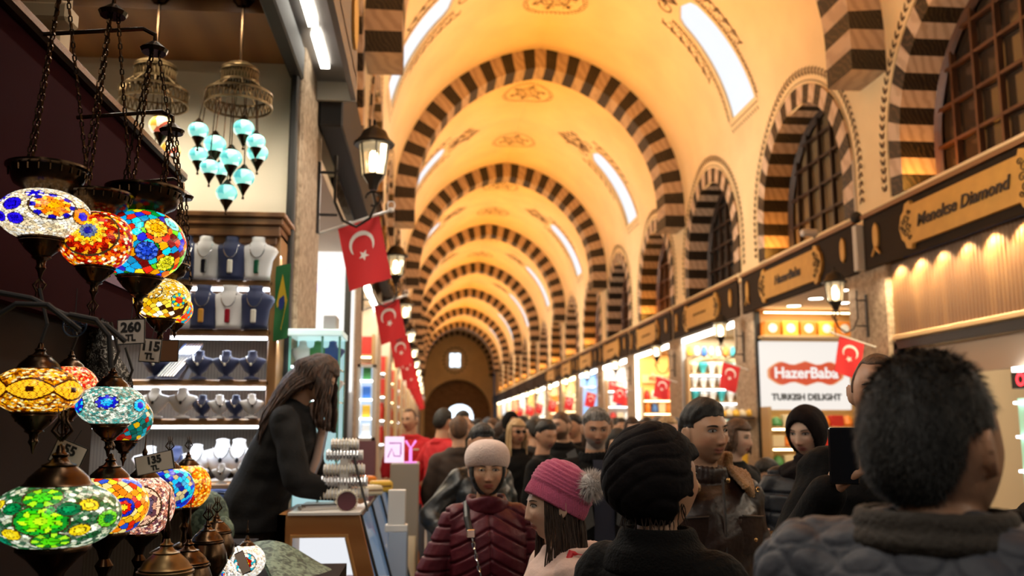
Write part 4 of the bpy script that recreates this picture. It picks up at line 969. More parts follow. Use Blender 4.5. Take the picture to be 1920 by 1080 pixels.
# --- counter with display window
CY = 4.45; ctop = kz(966, CY, 600); xl, xr_ = kx(536, CY), kx(684, CY); xrb = xr_+.16*(ctop)/1.0*1.0
ctw = M2('orange counter timber', (.30, .125, .035), (.38, .175, .055), 'wave', 2, 3, .38, (.1, .9), rot=(0, PI/2, 0))
c = T('sales_counter', 'orange timber sales counter with sloping side and lit display window', 'counter', (0, 0, 0))
def sl(z): return xr_+.42*(ctop-z)*.45/.45*.62
def wedge(mb, y0, y1, z0, z1, xl0, inset=0):
    mb.add([(xl0, y0, z0), (sl(z0)-inset, y0, z0), (sl(z1)-inset, y0, z1), (xl0, y0, z1), (xl0, y1, z0), (sl(z0)-inset, y1, z0), (sl(z1)-inset, y1, z1), (xl0, y1, z1)], [(0, 1, 2, 3), (4, 7, 6, 5), (0, 4, 5, 1), (3, 2, 6, 7), (0, 3, 7, 4), (1, 5, 6, 2)])
iz1, iz0 = kz(1008, CY, 600), ctop-.62; ixl = kx(566, CY)
mb = MB(); wedge(mb, CY, CY+.05, iz1, ctop, xl); wedge(mb, CY, CY+.05, 0, iz0, xl)
mb.box(xl, ixl, CY, CY+.05, iz0, iz1)
def strip(z0, z1, a, b): mb.add([(sl(z0)-a, CY, z0), (sl(z0)-b, CY, z0), (sl(z1)-b, CY, z1), (sl(z1)-a, CY, z1), (sl(z0)-a, CY+.05, z0), (sl(z0)-b, CY+.05, z0), (sl(z1)-b, CY+.05, z1), (sl(z1)-a, CY+.05, z1)], [(0, 1, 2, 3), (4, 7, 6, 5), (0, 4, 5, 1), (3, 2, 6, 7), (0, 3, 7, 4), (1, 5, 6, 2)])
strip(iz0, iz1, .085, 0)
mb.box(xl, xl+.04, CY, 5.1, 0, ctop); mb.build('body', ctw, c)
fr = MB(); fr.box(ixl-.012, sl(iz1)-.075, CY-.012, CY, iz1, iz1+.014); fr.box(ixl-.012, ixl, CY-.012, CY, iz0, iz1); fr.tube([(sl(iz0)-.083, CY-.006, iz0), (sl(iz1)-.083, CY-.006, iz1)], .009, 6); fr.build('window_trim', M('polished timber edge', (.5, .26, .09), .3), c)
MB().box(xl+.04, sl(ctop)-.02, CY+.5, CY+.52, iz0, ctop-.03).build('inner_back', E('lit white interior', (.93, .95, 1), .9), c)
MB().box(xl+.04, sl(iz0)-.05, CY+.05, CY+.5, ctop-.42, ctop-.40).build('shelf_board', whitep, c)
MB().box(xl+.05, sl(ctop)+.005, CY-.01, 5.1, ctop-.0, ctop+.012).build('countertop', M('white countertop', (.75, .74, .72), .3), c)
for i in range(7):
    item(['box', 'jar', 'bowl'][i % 3], PM[['white', 'blue', 'turquoise', 'pink', 'white', 'green', 'cream'][i]], xl+.16+.055*i, CY+.28+.05*(i % 2), ctop-.398, .05, .07+.02*(i % 3), '%s trinket in the lit counter window, %s from left' % (['white', 'blue', 'turquoise', 'pink', 'milky', 'green', 'cream'][i], ['first', 'second', 'third', 'fourth', 'fifth', 'sixth', 'seventh'][i]), 'trinket', 'trinkets in the lit counter window')
# sloping glass front running on along the hall
g = T('glass_display', 'long sloping glass jewellery display beside the orange counter', 'display case', (0, 0, 0))
mb = MB()
mb.add([(sl(ctop), CY+.06, ctop-.02), (sl(ctop), 6.9, ctop-.02), (sl(.35)+.02, 6.9, .35), (sl(.35)+.02, CY+.06, .35), (sl(ctop)-.012, CY+.06, ctop-.02), (sl(ctop)-.012, 6.9, ctop-.02), (sl(.35)+.008, 6.9, .35), (sl(.35)+.008, CY+.06, .35)], [(0, 3, 2, 1), (4, 5, 6, 7), (0, 1, 5, 4), (2, 3, 7, 6), (0, 4, 7, 3), (1, 2, 6, 5)]); mb.build('glass_front', M('bluish display glass', (.25, .42, .62), .08, trans=.35, emit=(.35, .55, .85), es=.12), g)
fr = MB()
for y in (CY+.07, 5.3, 6.2, 6.9): fr.tube([(sl(ctop)+.004, y, ctop-.01), (sl(.35)+.025, y, .35)], .008, 6)
fr.tube([(sl(ctop)+.004, CY+.06, ctop-.012), (sl(ctop)+.004, 6.9, ctop-.012)], .008, 6); fr.build('frame', M('charcoal metal'), g)
MB().box(-.46, sl(.35)+.03, CY+.1, 6.9, 0, .34).build('base', M('grey cabinet', (.30, .31, .33), .5), g)
MB().box(-.47, -.44, CY+.7, 6.9, .3, ctop-.03).build('back_panel', whitep, g)
for i in range(6):
    item('box', PM[['white', 'blue', 'turquoise', 'white', 'cream', 'blue'][i]], -.34+.08*(i % 2), 4.75+.32*i, .345, .16, .35, '%s jewellery box inside the sloping glass display, number %s along' % (['white', 'blue', 'turquoise', 'milk-white', 'cream', 'deep blue'][i], ['one', 'two', 'three', 'four', 'five', 'six'][i]), 'box', 'boxes inside the sloping glass display')
# bracelet rolls on a stand
bs = T('bracelet_stand', 'white stand with five tiers of bracelet rolls on the counter', 'bracelet stand', (kx(655, 4.62), 4.62, ctop+.013))
MB().box(-.02, .02, -.02, .02, 0, kz(830, 4.62, 660)-ctop).build('post', whitep, bs)
for j, (y, w_) in enumerate(((925, .12), (903, .115), (880, .10), (853, .09), (833, .068))):
    z = kz(y, 4.62, 660)-ctop-.013; r = MB().tube([(-w_, -.0, z), (w_, -.0, z)], .024, 12).build('roll', bw, bs); mb = MB()
    for q in range(int(w_*2/.016)): mb.lathe([(.024, -.004), (.030, -.002), (.030, .002), (.024, .004)], n=10).v
    mb2 = MB()
    for q in np.arange(-w_+.01, w_-.01, .016):
        mm = MB().lathe([(.024, -.004), (.031, -.002), (.031, .002), (.024, .004)], n=12).xf(Matrix.Translation((q, 0, z))@Matrix.Rotation(PI/2, 4, 'Y')); mb2.add(mm.v[0], mm.f)
    b = mb2.build('bracelets', silver if j % 2 else M('cream beads', (.7, .66, .55), .35), r)
mi = T('table_mirror', 'small oval maroon-backed mirror with beaded rim on the counter', 'mirror', (kx(661, 4.52), 4.52, ctop+.013)); mb = MB().lathe([(0, -.006), (.043, -.006), (.045, 0), (.043, .006), (0, .006)], n=28).xf(Matrix.Translation((0, 0, .045))@Matrix.Rotation(math.radians(80), 4, 'X')@Matrix.Diagonal((1, 1, 1, 1))); mb.build('plate', M('maroon leather', (.07, .012, .02), .5), mi)
mb = MB()
for t in np.arange(26)*2*PI/26: mb.ell((.050*math.cos(t), .0, .047+.048*math.sin(t)), (.006, .006, .006), 6, 4)
mb.build('beaded_rim', M('cream beads'), mi)
o = MB().tube([at(664, 858, 4.6), at(689, 958, 4.5)], .006, 6).build('stick', blackm); tag(o, 'thin black rod leaning over the counter in front of the bracelet rolls', 'rod')
o = T('notepad', 'white papers lying on the counter', 'paper', (kx(610, 4.62), 4.62, ctop+.013), .3); MB().box(-.09, .09, -.06, .06, 0, .012).build('sheet', whitep, o); MB().box(-.07, .11, -.05, .08, .012, .018).build('top_sheet', M('grey paper', (.5, .5, .52), .6), o)
for i, (px, py, Yq, m, w_, h_, l) in enumerate(((697, 880, 6.2, 'orange', .10, .09, 'orange wallet'), (722, 905, 6.0, 'yellow', .14, .07, 'mustard yellow wallet'), (703, 922, 5.7, 'cream', .12, .06, 'buff leather pouch'), (680, 905, 5.9, 'brown', .08, .05, 'brown leather purse'))):
    x = kx(px, Yq); o = T('wallet', l+' on the glass display behind the bracelet rolls', 'wallet', (x, Yq, ctop+.0), R_.uniform(-.6, .6)); MB().bbox(-w_/2, w_/2, -.06, .06, 0, h_, .012).build('body', PM[m], o); MB().box(-w_/2+.01, w_/2-.01, -.064, -.06, h_*.5, h_*.6).build('flap', PM['brown'], o)
gb = T('plinth', 'grey-beige box plinth behind the sloping glass display', 'plinth', (kx(765, 7.2), 7.3, 0)); MB().bbox(-.11, .11, -.15, .2, 0, kz(868, 7.2, 760), .008).build('body', M('grey beige laminate', (.33, .30, .25), .5), gb)
zt3 = kz(868, 7.2, 760)
o = T('perspex_sign', 'small pink-lit white sign standing on the grey-beige plinth', 'sign', (kx(745, 7.2), 7.25, zt3+.001)); MB().bbox(-.075, .075, -.01, .01, 0, .2, .004).build('panel', E('pink white sign', (1, .75, .95), 1.1), o); mb = MB(); mb.tube([(-.04, -.014, .15), (.05, -.014, .15), (.05, -.014, .06)], .006, 4); mb.tube([(-.05, -.014, .04), (-.02, -.014, .11), (.0, -.014, .05), (.05, -.014, .05)], .005, 4); mb.build('lettering', E('magenta marks', (.6, .1, .6), .6), o)
o = T('perspex_stand', 'magenta-lit clear stand beside the small pink-lit sign', 'stand', (kx(775, 7.2), 7.2, zt3+.001)); MB().tube([(0, 0, 0), (0, 0, .11)], .012, 8).tube([(-.04, 0, .17), (0, 0, .11), (.04, 0, .17)], .009, 6).lathe([(0, 0), (.05, 0), (.05, .008), (0, .008)], n=14).build('body', E('magenta glow', (1, .3, .9), 1.2), o)
o = T('card_holder', 'white cardboard holder standing at the edge of the sloping glass display', 'card holder', (kx(752, 5.4), 5.4, 0)); MB().bbox(-.05, .05, -.04, .04, kz(985, 5.4, 750), kz(918, 5.4, 750), .004).build('body', whitep, o); MB().bbox(-.065, .065, -.05, .05, kz(989, 5.4, 750)-.02, kz(983, 5.4, 750), .003).build('foot', whitep, o)
o2 = MB().bbox(kx(737, 5.4), kx(772, 5.4), 5.35, 5.6, 0, kz(990, 5.4, 750)-.016, .006).build('display_pedestal', M('pale blue laminate', (.40, .47, .58), .4)); tag(o2, 'pale blue pedestal under the white card holder', 'pedestal')
# baskets of goods further along the left side
for i in range(14):
    y = 6.2+i*.42; h = .3+.12*(i % 3); c_ = ['brown', 'orange', 'cream', 'brown', 'yellow', 'red', 'white'][i % 7]
    item('jar' if i % 2 else 'bag', PM[c_], -.16-.13*(i % 2)+.0*i, y, 0, .16, h+.25, '%s goods %s on the floor along the left shops, %s from the camera' % (c_, 'jar' if i % 2 else 'bag', (ordn+['sixteenth'])[i]), 'jar' if i % 2 else 'bag', 'goods standing along the left shops')
# ================================================================ MOSAIC LAMPS IN FRONT
def sph_grid(nu=210, nv=92, v0=.13, v1=.87):
    th = np.linspace(v0*PI, v1*PI, nv+1); ph = np.linspace(0, 2*PI, nu+1)[:-1]
    T_, P_ = np.meshgrid(th, ph, indexing='ij'); d = np.stack([np.sin(T_)*np.cos(P_), np.sin(T_)*np.sin(P_), np.cos(T_)], -1)
    i, j = np.meshgrid(np.arange(nv), np.arange(nu), indexing='ij')
    F = np.stack([i*nu+j, (i+1)*nu+j, (i+1)*nu+(j+1) % nu, i*nu+(j+1) % nu], -1).reshape(-1, 4)
    return d.reshape(-1, 3), F
GD, GF = sph_grid()
GC = GD[GF].mean(1); GC /= np.linalg.norm(GC, axis=1)[:, None]
def fib(n, seed):
    r = np.random.RandomState(seed); i = np.arange(n)+.5; z = 1-2*i/n; a = i*2.399963+r.rand()*6; q = np.sqrt(1-z*z)
    p = np.stack([q*np.cos(a), q*np.sin(a), z], 1)+r.normal(0, .35/math.sqrt(n), (n, 3)); return p/np.linalg.norm(p, axis=1)[:, None]
def rgb(h): return np.array([int(h[i:i+2], 16)/255 for i in (0, 2, 4)])**2.2
def mosaic_tint(design, seed):
    r = np.random.RandomState(seed)
    bg, cents, nf, nt_, extra = design['bg'], design['med'], design.get('fine', 1500), design.get('tiles', 420), design.get('extra')
    out = np.zeros((len(GC), 3)); 
    def near(S):
        d = GC@S.T; k = d.argmax(1); b1 = d[np.arange(len(GC)), k]; d[np.arange(len(GC)), k] = -2; b2 = d.max(1); return k, np.arccos(np.clip(b1, -1, 1)), np.arccos(np.clip(b2, -1, 1))
    S = fib(nf, seed); k, a1, a2 = near(S); pb = np.array([rgb(c) for c in bg]); cb = pb[r.randint(len(bg), size=nf)]*(r.uniform(.55, 1.3, (nf, 1))); out = cb[k]; out[(a2-a1) < .011] *= .18
    S = fib(nt_, seed+1); k, a1, a2 = near(S); colS = np.full((nt_, 3), -1.)
    for (lon, lat, rad, rings, npet) in cents:
        c = np.array([math.cos(lat)*math.cos(lon), math.cos(lat)*math.sin(lon), math.sin(lat)]); e1 = np.cross([0, 0, 1.], c); e1 /= np.linalg.norm(e1); e2 = np.cross(c, e1)
        # exact kites: polar tiles
        ang = np.arctan2(GC@e2, GC@e1); rr = np.arccos(np.clip(GC@c, -1, 1))/rad
        m = rr < 1.0
        nr = len(rings); star = rr*(1+.22*np.abs(((ang*npet/(2*PI)) % 1)-.5)*2-.11) if npet else rr
        ri = np.clip((star*nr).astype(int), 0, nr-1); npp = max(npet, 6)*np.where(ri == 0, 1, 2)
        ai = ((ang/(2*PI)*npp+.5*(ri % 2)) % npp).astype(int)
        fr_a = np.abs(((ang/(2*PI)*npp+.5*(ri % 2)) % 1)-.5)*2; fr_r = np.abs((star*nr) % 1-.5)*2
        pal_ = [[rgb(q) for q in ring.split('/')] for ring in rings]
        cc = np.array([pal_[a][b % len(pal_[a])] for a, b in zip(ri, ai)]); jit = ((ai*37+ri*91) % 17)/17*.45+.75
        cc = cc*jit[:, None]; gr_ = (fr_a > .90) | (fr_r > .86); cc[gr_ & (rr < 1)] *= .12
        out[m] = cc[m]; edge = (rr > .97) & (rr < 1.06); out[edge] = rgb('3a2a1a')
    if extra: out = extra(out, r)
    if 'tile_all' in design:
        lat = np.arcsin(GC[:, 2]); pal2 = np.array([rgb(c) for c in design['tile_all']]); ct = pal2[r.randint(len(pal2), size=nt_)]*r.uniform(.6, 1.25, (nt_, 1)); t_ = ct[k]; t_[(a2-a1) < .016] = rgb('201810')
        msk = np.ones(len(GC), bool)
        for (lon, lat_, rad, rings, npet) in cents:
            c = np.array([math.cos(lat_)*math.cos(lon), math.cos(lat_)*math.sin(lon), math.sin(lat_)]); msk &= np.arccos(np.clip(GC@c, -1, 1)) > rad*1.05
        msk &= design['mask'](GC) if 'mask' in design else True
        out[msk] = t_[msk]
    return out
globem = Mattr('lit mosaic glass', .12, 0, emit=1.15, bump=.5, bscale=70)
globed = Mattr('dim mosaic glass', .12, 0, emit=.55, bump=.5, bscale=70)
def make_globe(name, parent, design, seed, rx, rz, mat=globem, rot=0):
    t = mosaic_tint(design, seed); me = D.meshes.new('globe'); d = GD.copy()
    me.from_pydata((d*np.array([rx, rx, rz])).tolist(), [], GF.tolist()); me.materials.append(mat); me.polygons.foreach_set('use_smooth', [True]*len(GF))
    ca = me.color_attributes.new('tint', 'FLOAT_COLOR', 'CORNER'); c4 = np.ones((len(GF), 4, 4)); c4[:, :, :3] = t[:, None, :]; ca.data.foreach_set('color', c4.ravel())
    o = link('globe', me, parent); o.rotation_euler.z = rot; return o
def mm(*a): return list(a)
C_ = -PI/2   # toward the camera
def belt(n, rad, rings, npet, lat=0, off=0): return [(C_+off+i*2*PI/n, lat, rad, rings, npet) for i in range(n)]
def dia(out, r):
    lon = np.arctan2(GC[:, 1], GC[:, 0]); lat = np.arcsin(GC[:, 2]); w_ = .33*np.cos(lon*3+.9)
    inside = np.abs(lat) < np.abs(w_)+.10; line = np.abs(np.abs(lat)-(np.abs(w_)+.10)) < .045
    ty = rgb('f2b31c')*(1+.0*lat[:, None]); gx = ((lon*9+lat*14) % 1 < .1) | ((lon*9-lat*14) % 1 < .1)
    out[inside] = np.tile(rgb('f7b722'), (inside.sum(), 1)); out[inside & gx] = rgb('5a2c08'); out[line] = rgb('3a1408')
    dd = (np.abs(((lon*3+.9) % PI)-0) < .30) | (np.abs(((lon*3+.9) % PI)-PI) < .30); out[inside & dd & (np.abs(lat) < .11)] = rgb('2a0d05'); return out
DES = {
 'blueflower': dict(bg=['fff2d8', 'f5dcb0', 'fffbea', 'd8c49a'], med=[(C_+.55, .1, .50, ['ffb000', 'ff8a10', 'f06a00/ffc23a', '1a10b0/fff2d8'], 8), (C_-.35, .12, .24, ['1c10c8', '2414d8'], 4), (C_-.3, -.42, .2, ['1c10c8', '2a18e0'], 4), (C_-1.05, .1, .22, ['1c10c8', '1c10c8/fff2d8'], 5), (C_+1.3, -.1, .3, ['1c10c8', 'ff8a10'], 6), (C_-.75, -.3, .18, ['1808a0', '2a18e0'], 4), (C_-.8, .45, .2, ['1808a0', 'fff2d8/2a18e0'], 4), (C_+.1, .6, .2, ['1c10c8', '2a18e0/fff2d8'], 4), (C_-1.6, -.1, .4, ['ff8a10', 'ffb000', '1808a0'], 6)], fine=1500),
 'sunburst': dict(bg=['ff6a10', 'd02008', 'ffb020', 'fff0c0', 'a01005'], med=[(C_+.1, .12, .80, ['20208a', '5a6a90', 'ffc81e', 'ff8a10/ffd040', 'c02008', 'ff5a10/8a0c05', '6a0a04/ffb020'], 12)]+[(C_-1.5, 0, .6, ['20208a', 'ffc81e', 'c02008'], 10)], fine=1300),
 'multi': dict(bg=['40a0b0', 'e0e0d0', 'c08a20'], med=[(C_+.62, .32, .27, ['ffb010/e89a08', 'f0a818/ffc840'], 9), (C_+.42, -.35, .25, ['1a3ab8/2a50d0', '1838a0/4a70e0'], 9), (C_+1.05, -.62, .24, ['d8d020', 'c8c818/f0e840'], 8), (C_+1.15, .55, .22, ['50d0d0', '80e0d8'], 8)], tile_all=['18c8d8', 'ffd820', '0f8a30', 'd82a18', 'ff7a18', '2828c0', '60c020', '10a0e0', 'f0a010', '7a1010'], tiles=330),
 'goldmix': dict(bg=['fff0c0', 'e8a818', 'f0c860'], med=[(C_-.1, .25, .35, ['ffe090', 'e8b040', 'd09020/fff0c0'], 9), (C_+.9, -.1, .3, ['d03018', 'f0d020/18a0a0'], 6)], tile_all=['f0b010', 'e89018', 'ffd840', '402008', 'fff0d0'], tiles=300, mask=lambda g: g[:, 2] < -.1),
 'redmix': dict(bg=['e83010', 'ff7040', 'fff0d0', 'c01808'], med=[(C_, 0, .35, ['20a0c0', 'ffd020', 'c02010'], 7)], tile_all=['e02810', 'f0c020', '18a0b8', 'f05020'], tiles=300),
 'amber': dict(bg=['ffb81e', 'e89010', '6a2c06', 'ffe8a0', 'c87008'], med=[], fine=1900, extra=dia),
 'coral': dict(bg=['ff4a20', 'ff8a50', 'ffd0a0', 'd01808', 'ffb060'], med=[], fine=1500),
 'bluestar': dict(bg=['a8c8b8', '50a098', 'e0e8d8', '708070'], med=[(C_+.2, .12, .34, ['20b8f8', '1890f0/20b8f8', '1a20c8', '1a20c8/a8c8b8'], 8), (C_-.9, 0, .38, ['10a0e8', '1828c8', '20c0f0/1828c8'], 6), (C_+1.3, 0, .3, ['1828c8', '20c0f0'], 6)], fine=1500),
 'patch': dict(bg=['f0e0b0', 'c0a060'], med=[(C_-.8, -.2, .35, ['c01818', '60c010', 'd02020'], 6)], tile_all=['10807a', 'f8c818', 'c02010', '18a8c0', '0a5a50', 'e0d8b0'], tiles=260),
 'green': dict(bg=['b8c0a0', '205a30', 'e0e8d0', '486a50'], med=[(C_+.15, .0, .42, ['b8f020', '70e010', '30c018/b8f020', '18902a'], 7), (C_-.35, -.38, .17, ['f8e030', 'e8c818'], 8), (C_+.75, -.30, .17, ['f8e030', 'e8c818'], 8), (C_-.75, .38, .17, ['f0d838', 'd8c020'], 8), (C_+.9, .38, .17, ['f0d838', 'd8c020'], 8), (C_-.35, .32, .17, ['108a48', '0a6a38'], 8), (C_+.55, .30, .19, ['0f8a50', '0a6038'], 8), (C_-.9, -.1, .19, ['0a6a48', '084a30'], 7), (C_-1.25, -.3, .2, ['98c8e8', '5a98c0'], 6), (C_+1.25, -.05, .24, ['0a6a38', '60c020'], 7), (C_-1.5, .2, .2, ['f0d838', '108a48'], 7), (C_+.1, .65, .3, ['40c020', '98e020/18802a'], 6), (C_+.3, -.62, .28, ['50d018', '208028/a0e828'], 7), (C_-.75, -.62, .2, ['108a68', '0a6a48'], 7)], fine=1300),
 'yellowred': dict(bg=['ffb820', 'e87010', 'fff0c0'], med=[(C_+.7, .0, .3, ['ffd020', 'd82010', '1828b0'], 7), (C_-.3, .3, .35, ['ffd850', 'e88010', 'c02810'], 8)], tile_all=['ffc020', 'd82a10', '2048b8', 'ffe890', 'f08018'], tiles=300),
 'mauve': dict(bg=['e8a890', 'c07860', '6a4048', 'f8d8c0'], med=[(C_+.25, .05, .62, ['f8d8b8', '5a4a60/f0c8a8', '504058', 'e0a080/6a4048', 'f0c0a0'], 6)], fine=1500),
 'bluetile': dict(bg=['a8b0a0', '4868a0', 'c8c8b8'], med=[(C_, -.1, .5, ['20c0d8', '1838c8', '10a0e0/1838c8', 'c8a860'], 8)], tile_all=['18a8e0', '1830c0', '20c8d8', 'b8a878', '102080'], tiles=300),
 'orange': dict(bg=['ffb020', 'e87808', 'ffd860', 'c85008'], med=[(C_+.1, .45, .32, ['ffffc0', 'b0e030', '60b820'], 6), (C_+.3, -.5, .3, ['fff0a0', 'e02808', 'c01808'], 5)], fine=1700),
 'star': dict(bg=['f8f0e0', 'd8c8b0', 'ffffff'], med=[(C_+.1, 0, .60, ['f8e020', 'f8d818/9a1008', '901008', '18b0c0/f8f0e0', '18a0b8/d8c8b0'], 7), (C_-1.4, 0, .4, ['e02010', '1838c8'], 6)], fine=1300),
 'cream': dict(bg=['f8f0e0', 'd8c8b0', 'ffffff', '909090'], med=[(C_+.3, .1, .4, ['f8d020', '2038c0', 'e05020/18a0c0', 'f0f0e0'], 6)], fine=1300),
}
def trident(mb, z, s, c=(0, 0, 0)):
    for sg in (-1, 1): mb.tube([(c[0], c[1], z), (c[0]+sg*.28*s, c[1], z+.30*s), (c[0]+sg*.10*s, c[1], z+.62*s), (c[0]+sg*.16*s, c[1], z+.95*s)], [.05*s, .055*s, .045*s, .02*s], 6)
    mb.tube([(c[0], c[1], z), (c[0], c[1], z+.25*s), (c[0], c[1], z+.55*s), (c[0], c[1]-.02*s, z+1.0*s)], [.05*s, .03*s, .06*s, .015*s], 6)
    for t in (0, 1): mb.tube([(c[0]+.14*s*math.cos(a), c[1], z+.36*s+.17*s*math.sin(a)) for a in np.linspace(0, 2*PI, 14)], .022*s, 5)
def ridged(prof, amp=.0): return prof
def cap_geo(mb, R, z, up=1, n=40):
    """stepped bell cap of a mosaic lamp, R = rim radius, growing up (1) or down (-1)"""
    pf = [(R*1.0, -.02), (R*1.06, 0), (R*1.06, .10), (R*.98, .14), (R*1.0, .20), (R*.90, .27), (R*.82, .42), (R*.62, .62), (R*.48, .74), (R*.50, .78), (R*.30, .86), (R*.20, 1.0), (R*.25, 1.08), (R*.14, 1.16), (R*.10, 1.35), (0.001, 1.4)]
    mb.lathe([(r, z+up*h*R) for r, h in (pf if up > 0 else pf)], n=n)
    for j in range(n//2):      # knurled band
        a = j*4*PI/n; mb.tube([(R*1.065*math.cos(a), R*1.065*math.sin(a), z+up*.005), (R*1.065*math.cos(a), R*1.065*math.sin(a), z+up*.095*R)], R*.022, 4, cap=False)
def cup_geo(mb, R, z, n=36):
    pf = [(R*.95, .04), (R*1.05, .02), (R*1.08, -.06), (R*1.0, -.12), (R*1.02, -.18), (R*.92, -.30), (R*.72, -.55), (R*.46, -.78), (R*.40, -.85), (R*.44, -.92), (R*.22, -1.05), (R*.18, -1.25), (R*.24, -1.4), (R*.12, -1.6), (R*.05, -1.9), (.001, -1.95)]
    mb.lathe([(r, z+h*R) for r, h in pf], n=n)
    for j in range(n//2):
        a = j*4*PI/n; mb.tube([(R*1.085*math.cos(a), R*1.085*math.sin(a), z+.01*R), (R*1.085*math.cos(a), R*1.085*math.sin(a), z-.06*R)], R*.02, 4, cap=False)
    for j in range(6):        # star cut-outs, shown as small bright glints of polished brass
        a = j*PI/3-PI/2+.25; mb.ell((R*.86*math.cos(a), R*.86*math.sin(a), z-.40*R), (R*.06, R*.06, R*.09), 6, 4)
def chain_geo(mb, p0, p1, r=.0022, step=.016):
    p0 = np.array(p0, float); p1 = np.array(p1, float); L = np.linalg.norm(p1-p0); n = max(2, int(L/step)); d = (p1-p0)/L; s1 = np.cross(d, [0, 1, .1]); s1 /= np.linalg.norm(s1); s2 = np.cross(d, s1)
    for i in range(n):
        c = p0+d*(i+.5)*L/n; a = s1 if i % 2 else s2
        mb.tube([c+d*.6*step*math.cos(t)+a*.26*step*math.sin(t) for t in np.linspace(0, 2*PI, 7)], r, 4, cap=False)
def mlamp(px, py, wpx, hpx, dia_, des, typ, label, seed, rot=0, dim=False, fin='t', top=None):
    Y = dia_*1700/wpx; p = at(px, py, Y); rx = dia_/2; rz = rx*hpx/wpx
    o = T('mosaic_lamp', label, 'mosaic lamp', p, 0, 'turkish mosaic glass lamps at the shop front'); 
    make_globe('globe', o, DES[des], seed, rx, rz, globed if dim else globem, rot)
    v = .86; R = rx*math.sin(v*PI*.94)*1.35; z = rz*math.cos(.13*PI)
    R = rx*.50 if typ != 'table' else rx*.56
    zc_ = rz*math.sqrt(1-(R/rx)**2)
    cm = MB()
    if typ == 'bowl':          # wide saucer above, carried by three chains
        B = rx*(.86); cm.lathe([(R*.9, zc_), (R*1.0, zc_+.10*B), (B*.82, zc_+.22*B), (B*.90, zc_+.38*B), (B*.96, zc_+.62*B), (B*1.05, zc_+.66*B), (B*1.05, zc_+.72*B), (B*.92, zc_+.72*B), (B*.6, zc_+.3*B), (0.001, zc_+.2*B)], n=44)
        for j in range(22):
            a = j*PI/11; cm.tube([(B*.95*math.cos(a), B*.95*math.sin(a), zc_+.44*B), (B*.97*math.cos(a), B*.97*math.sin(a), zc_+.60*B)], B*.025, 4, cap=False)
        cm.build('bowl', bronze, o, auto=45)
        zt = (top or (p[2]+.5))-p[2]; ch = MB()
        for j in range(3):
            a = j*2*PI/3+.5; chain_geo(ch, (B*.95*math.cos(a), B*.95*math.sin(a), zc_+.7*B), (.012*math.cos(a), .012*math.sin(a), zt))
        ch.build('chain', bronze, o); MB().lathe([(0, zt), (.03, zt), (.035, zt+.01), (.01, zt+.03), (0, zt+.03)], n=14).tube([(0, 0, zt+.03), (0, .0, zt+.05), (-.03, .0, zt+.065), (-1.0-p[0], .0, zt+.04)], .006, 6).build('hook', bronze, o)
        c2 = MB(); cup_geo(c2, R*.98, -zc_); c2.build('cup', bronze, o, auto=45)
        if fin == 't': c3 = MB(); trident(c3, 0, R*1.0); c3.xf(Matrix.Translation((0, 0, -zc_-1.85*R))@Matrix.Rotation(PI, 4, 'X')); c3.build('finial', bronze, o, True)
    elif typ == 'cap':
        cap_geo(cm, R*1.08, zc_-.01); cm.build('cap', bronze, o, auto=45); c2 = MB(); cup_geo(c2, R*1.02, -zc_); c2.build('cup', bronze, o, auto=45)
        w_ = MB(); w_.tube([(0, 0, zc_+R*1.3), (0.01, 0, zc_+R*2.2), (-.02, .02, zc_+R*4.0)], .004, 6); w_.build('cord', blackm, o)
    else:
        cap_geo(cm, R, zc_-.012); c3 = MB(); cm.build('cap', bronze, o, auto=45)
        if fin == 't': trident(c3, zc_+R*1.3, R*1.0)
        else: c3.lathe([(R*.12, zc_+R*1.3), (R*.16, zc_+R*1.5), (R*.06, zc_+R*1.7), (R*.03, zc_+R*2.2), (.001, zc_+R*2.5)], n=12)
        c3.build('finial', bronze, o, True)
        c2 = MB(); c2.lathe([(R*.9, -zc_+.01), (R*1.02, -zc_), (R*1.02, -zc_-.14*R), (R*.7, -zc_-.4*R), (R*.35, -zc_-.8*R), (R*.22, -zc_-1.2*R), (R*.4, -zc_-1.5*R), (R*.2, -zc_-1.9*R), (R*.3, -zc_-2.6*R), (R*.9, -zc_-2.9*R), (R*.95, -zc_-3.0*R), (.001, -zc_-3.02*R)], n=36); c2.build('stem', bronze, o, auto=45)
    if not dim or True:
        light('lamp_glow', 'POINT', tuple(p+np.array([.0, -.0, .0])), .0, (1, .8, .5)) if False else None
    return o
mlamp(84, 405, 160, 98, .20, 'blueflower', 'bowl', 'cream hanging mosaic lamp with blue petals and an orange flower', 11, top=2.62)
mlamp(182, 452, 132, 112, .17, 'sunburst', 'bowl', 'hanging mosaic lamp with red and yellow sunburst around a blue star', 12, top=2.60)
mlamp(266, 460, 156, 135, .21, 'multi', 'bowl', 'largest hanging lamp of many-coloured glass tiles with gold and blue discs', 13, top=2.55)
mlamp(304, 562, 100, 82, .15, 'goldmix', 'bowl', 'golden yellow hanging lamp behind the large many-coloured one', 14, top=2.42, fin='')
mlamp(330, 580, 60, 60, .10, 'redmix', 'bowl', 'small red-tiled hanging lamp half hidden by the golden yellow one', 15, top=2.3, fin='')
mlamp(70, 732, 148, 88, .18, 'amber', 'cap', 'amber mosaic lamp with a brown diamond lattice band', 16)
mlamp(130, 727, 98, 84, .14, 'coral', 'cap', 'coral red beaded lamp behind the amber diamond lamp', 17)
mlamp(208, 760, 118, 76, .16, 'bluestar', 'cap', 'turquoise mosaic lamp with bright blue star', 18)
mlamp(236, 786, 92, 86, .15, 'patch', 'cap', 'teal and yellow patchwork lamp behind the blue star lamp', 19, dim=True)
mlamp(-14, 772, 56, 70, .09, 'green', 'cap', 'green and white lamp cut off by the edge of the view', 20)
mlamp(105, 966, 214, 122, .245, 'green', 'table', 'large green mosaic table lamp with yellow flowers', 21)
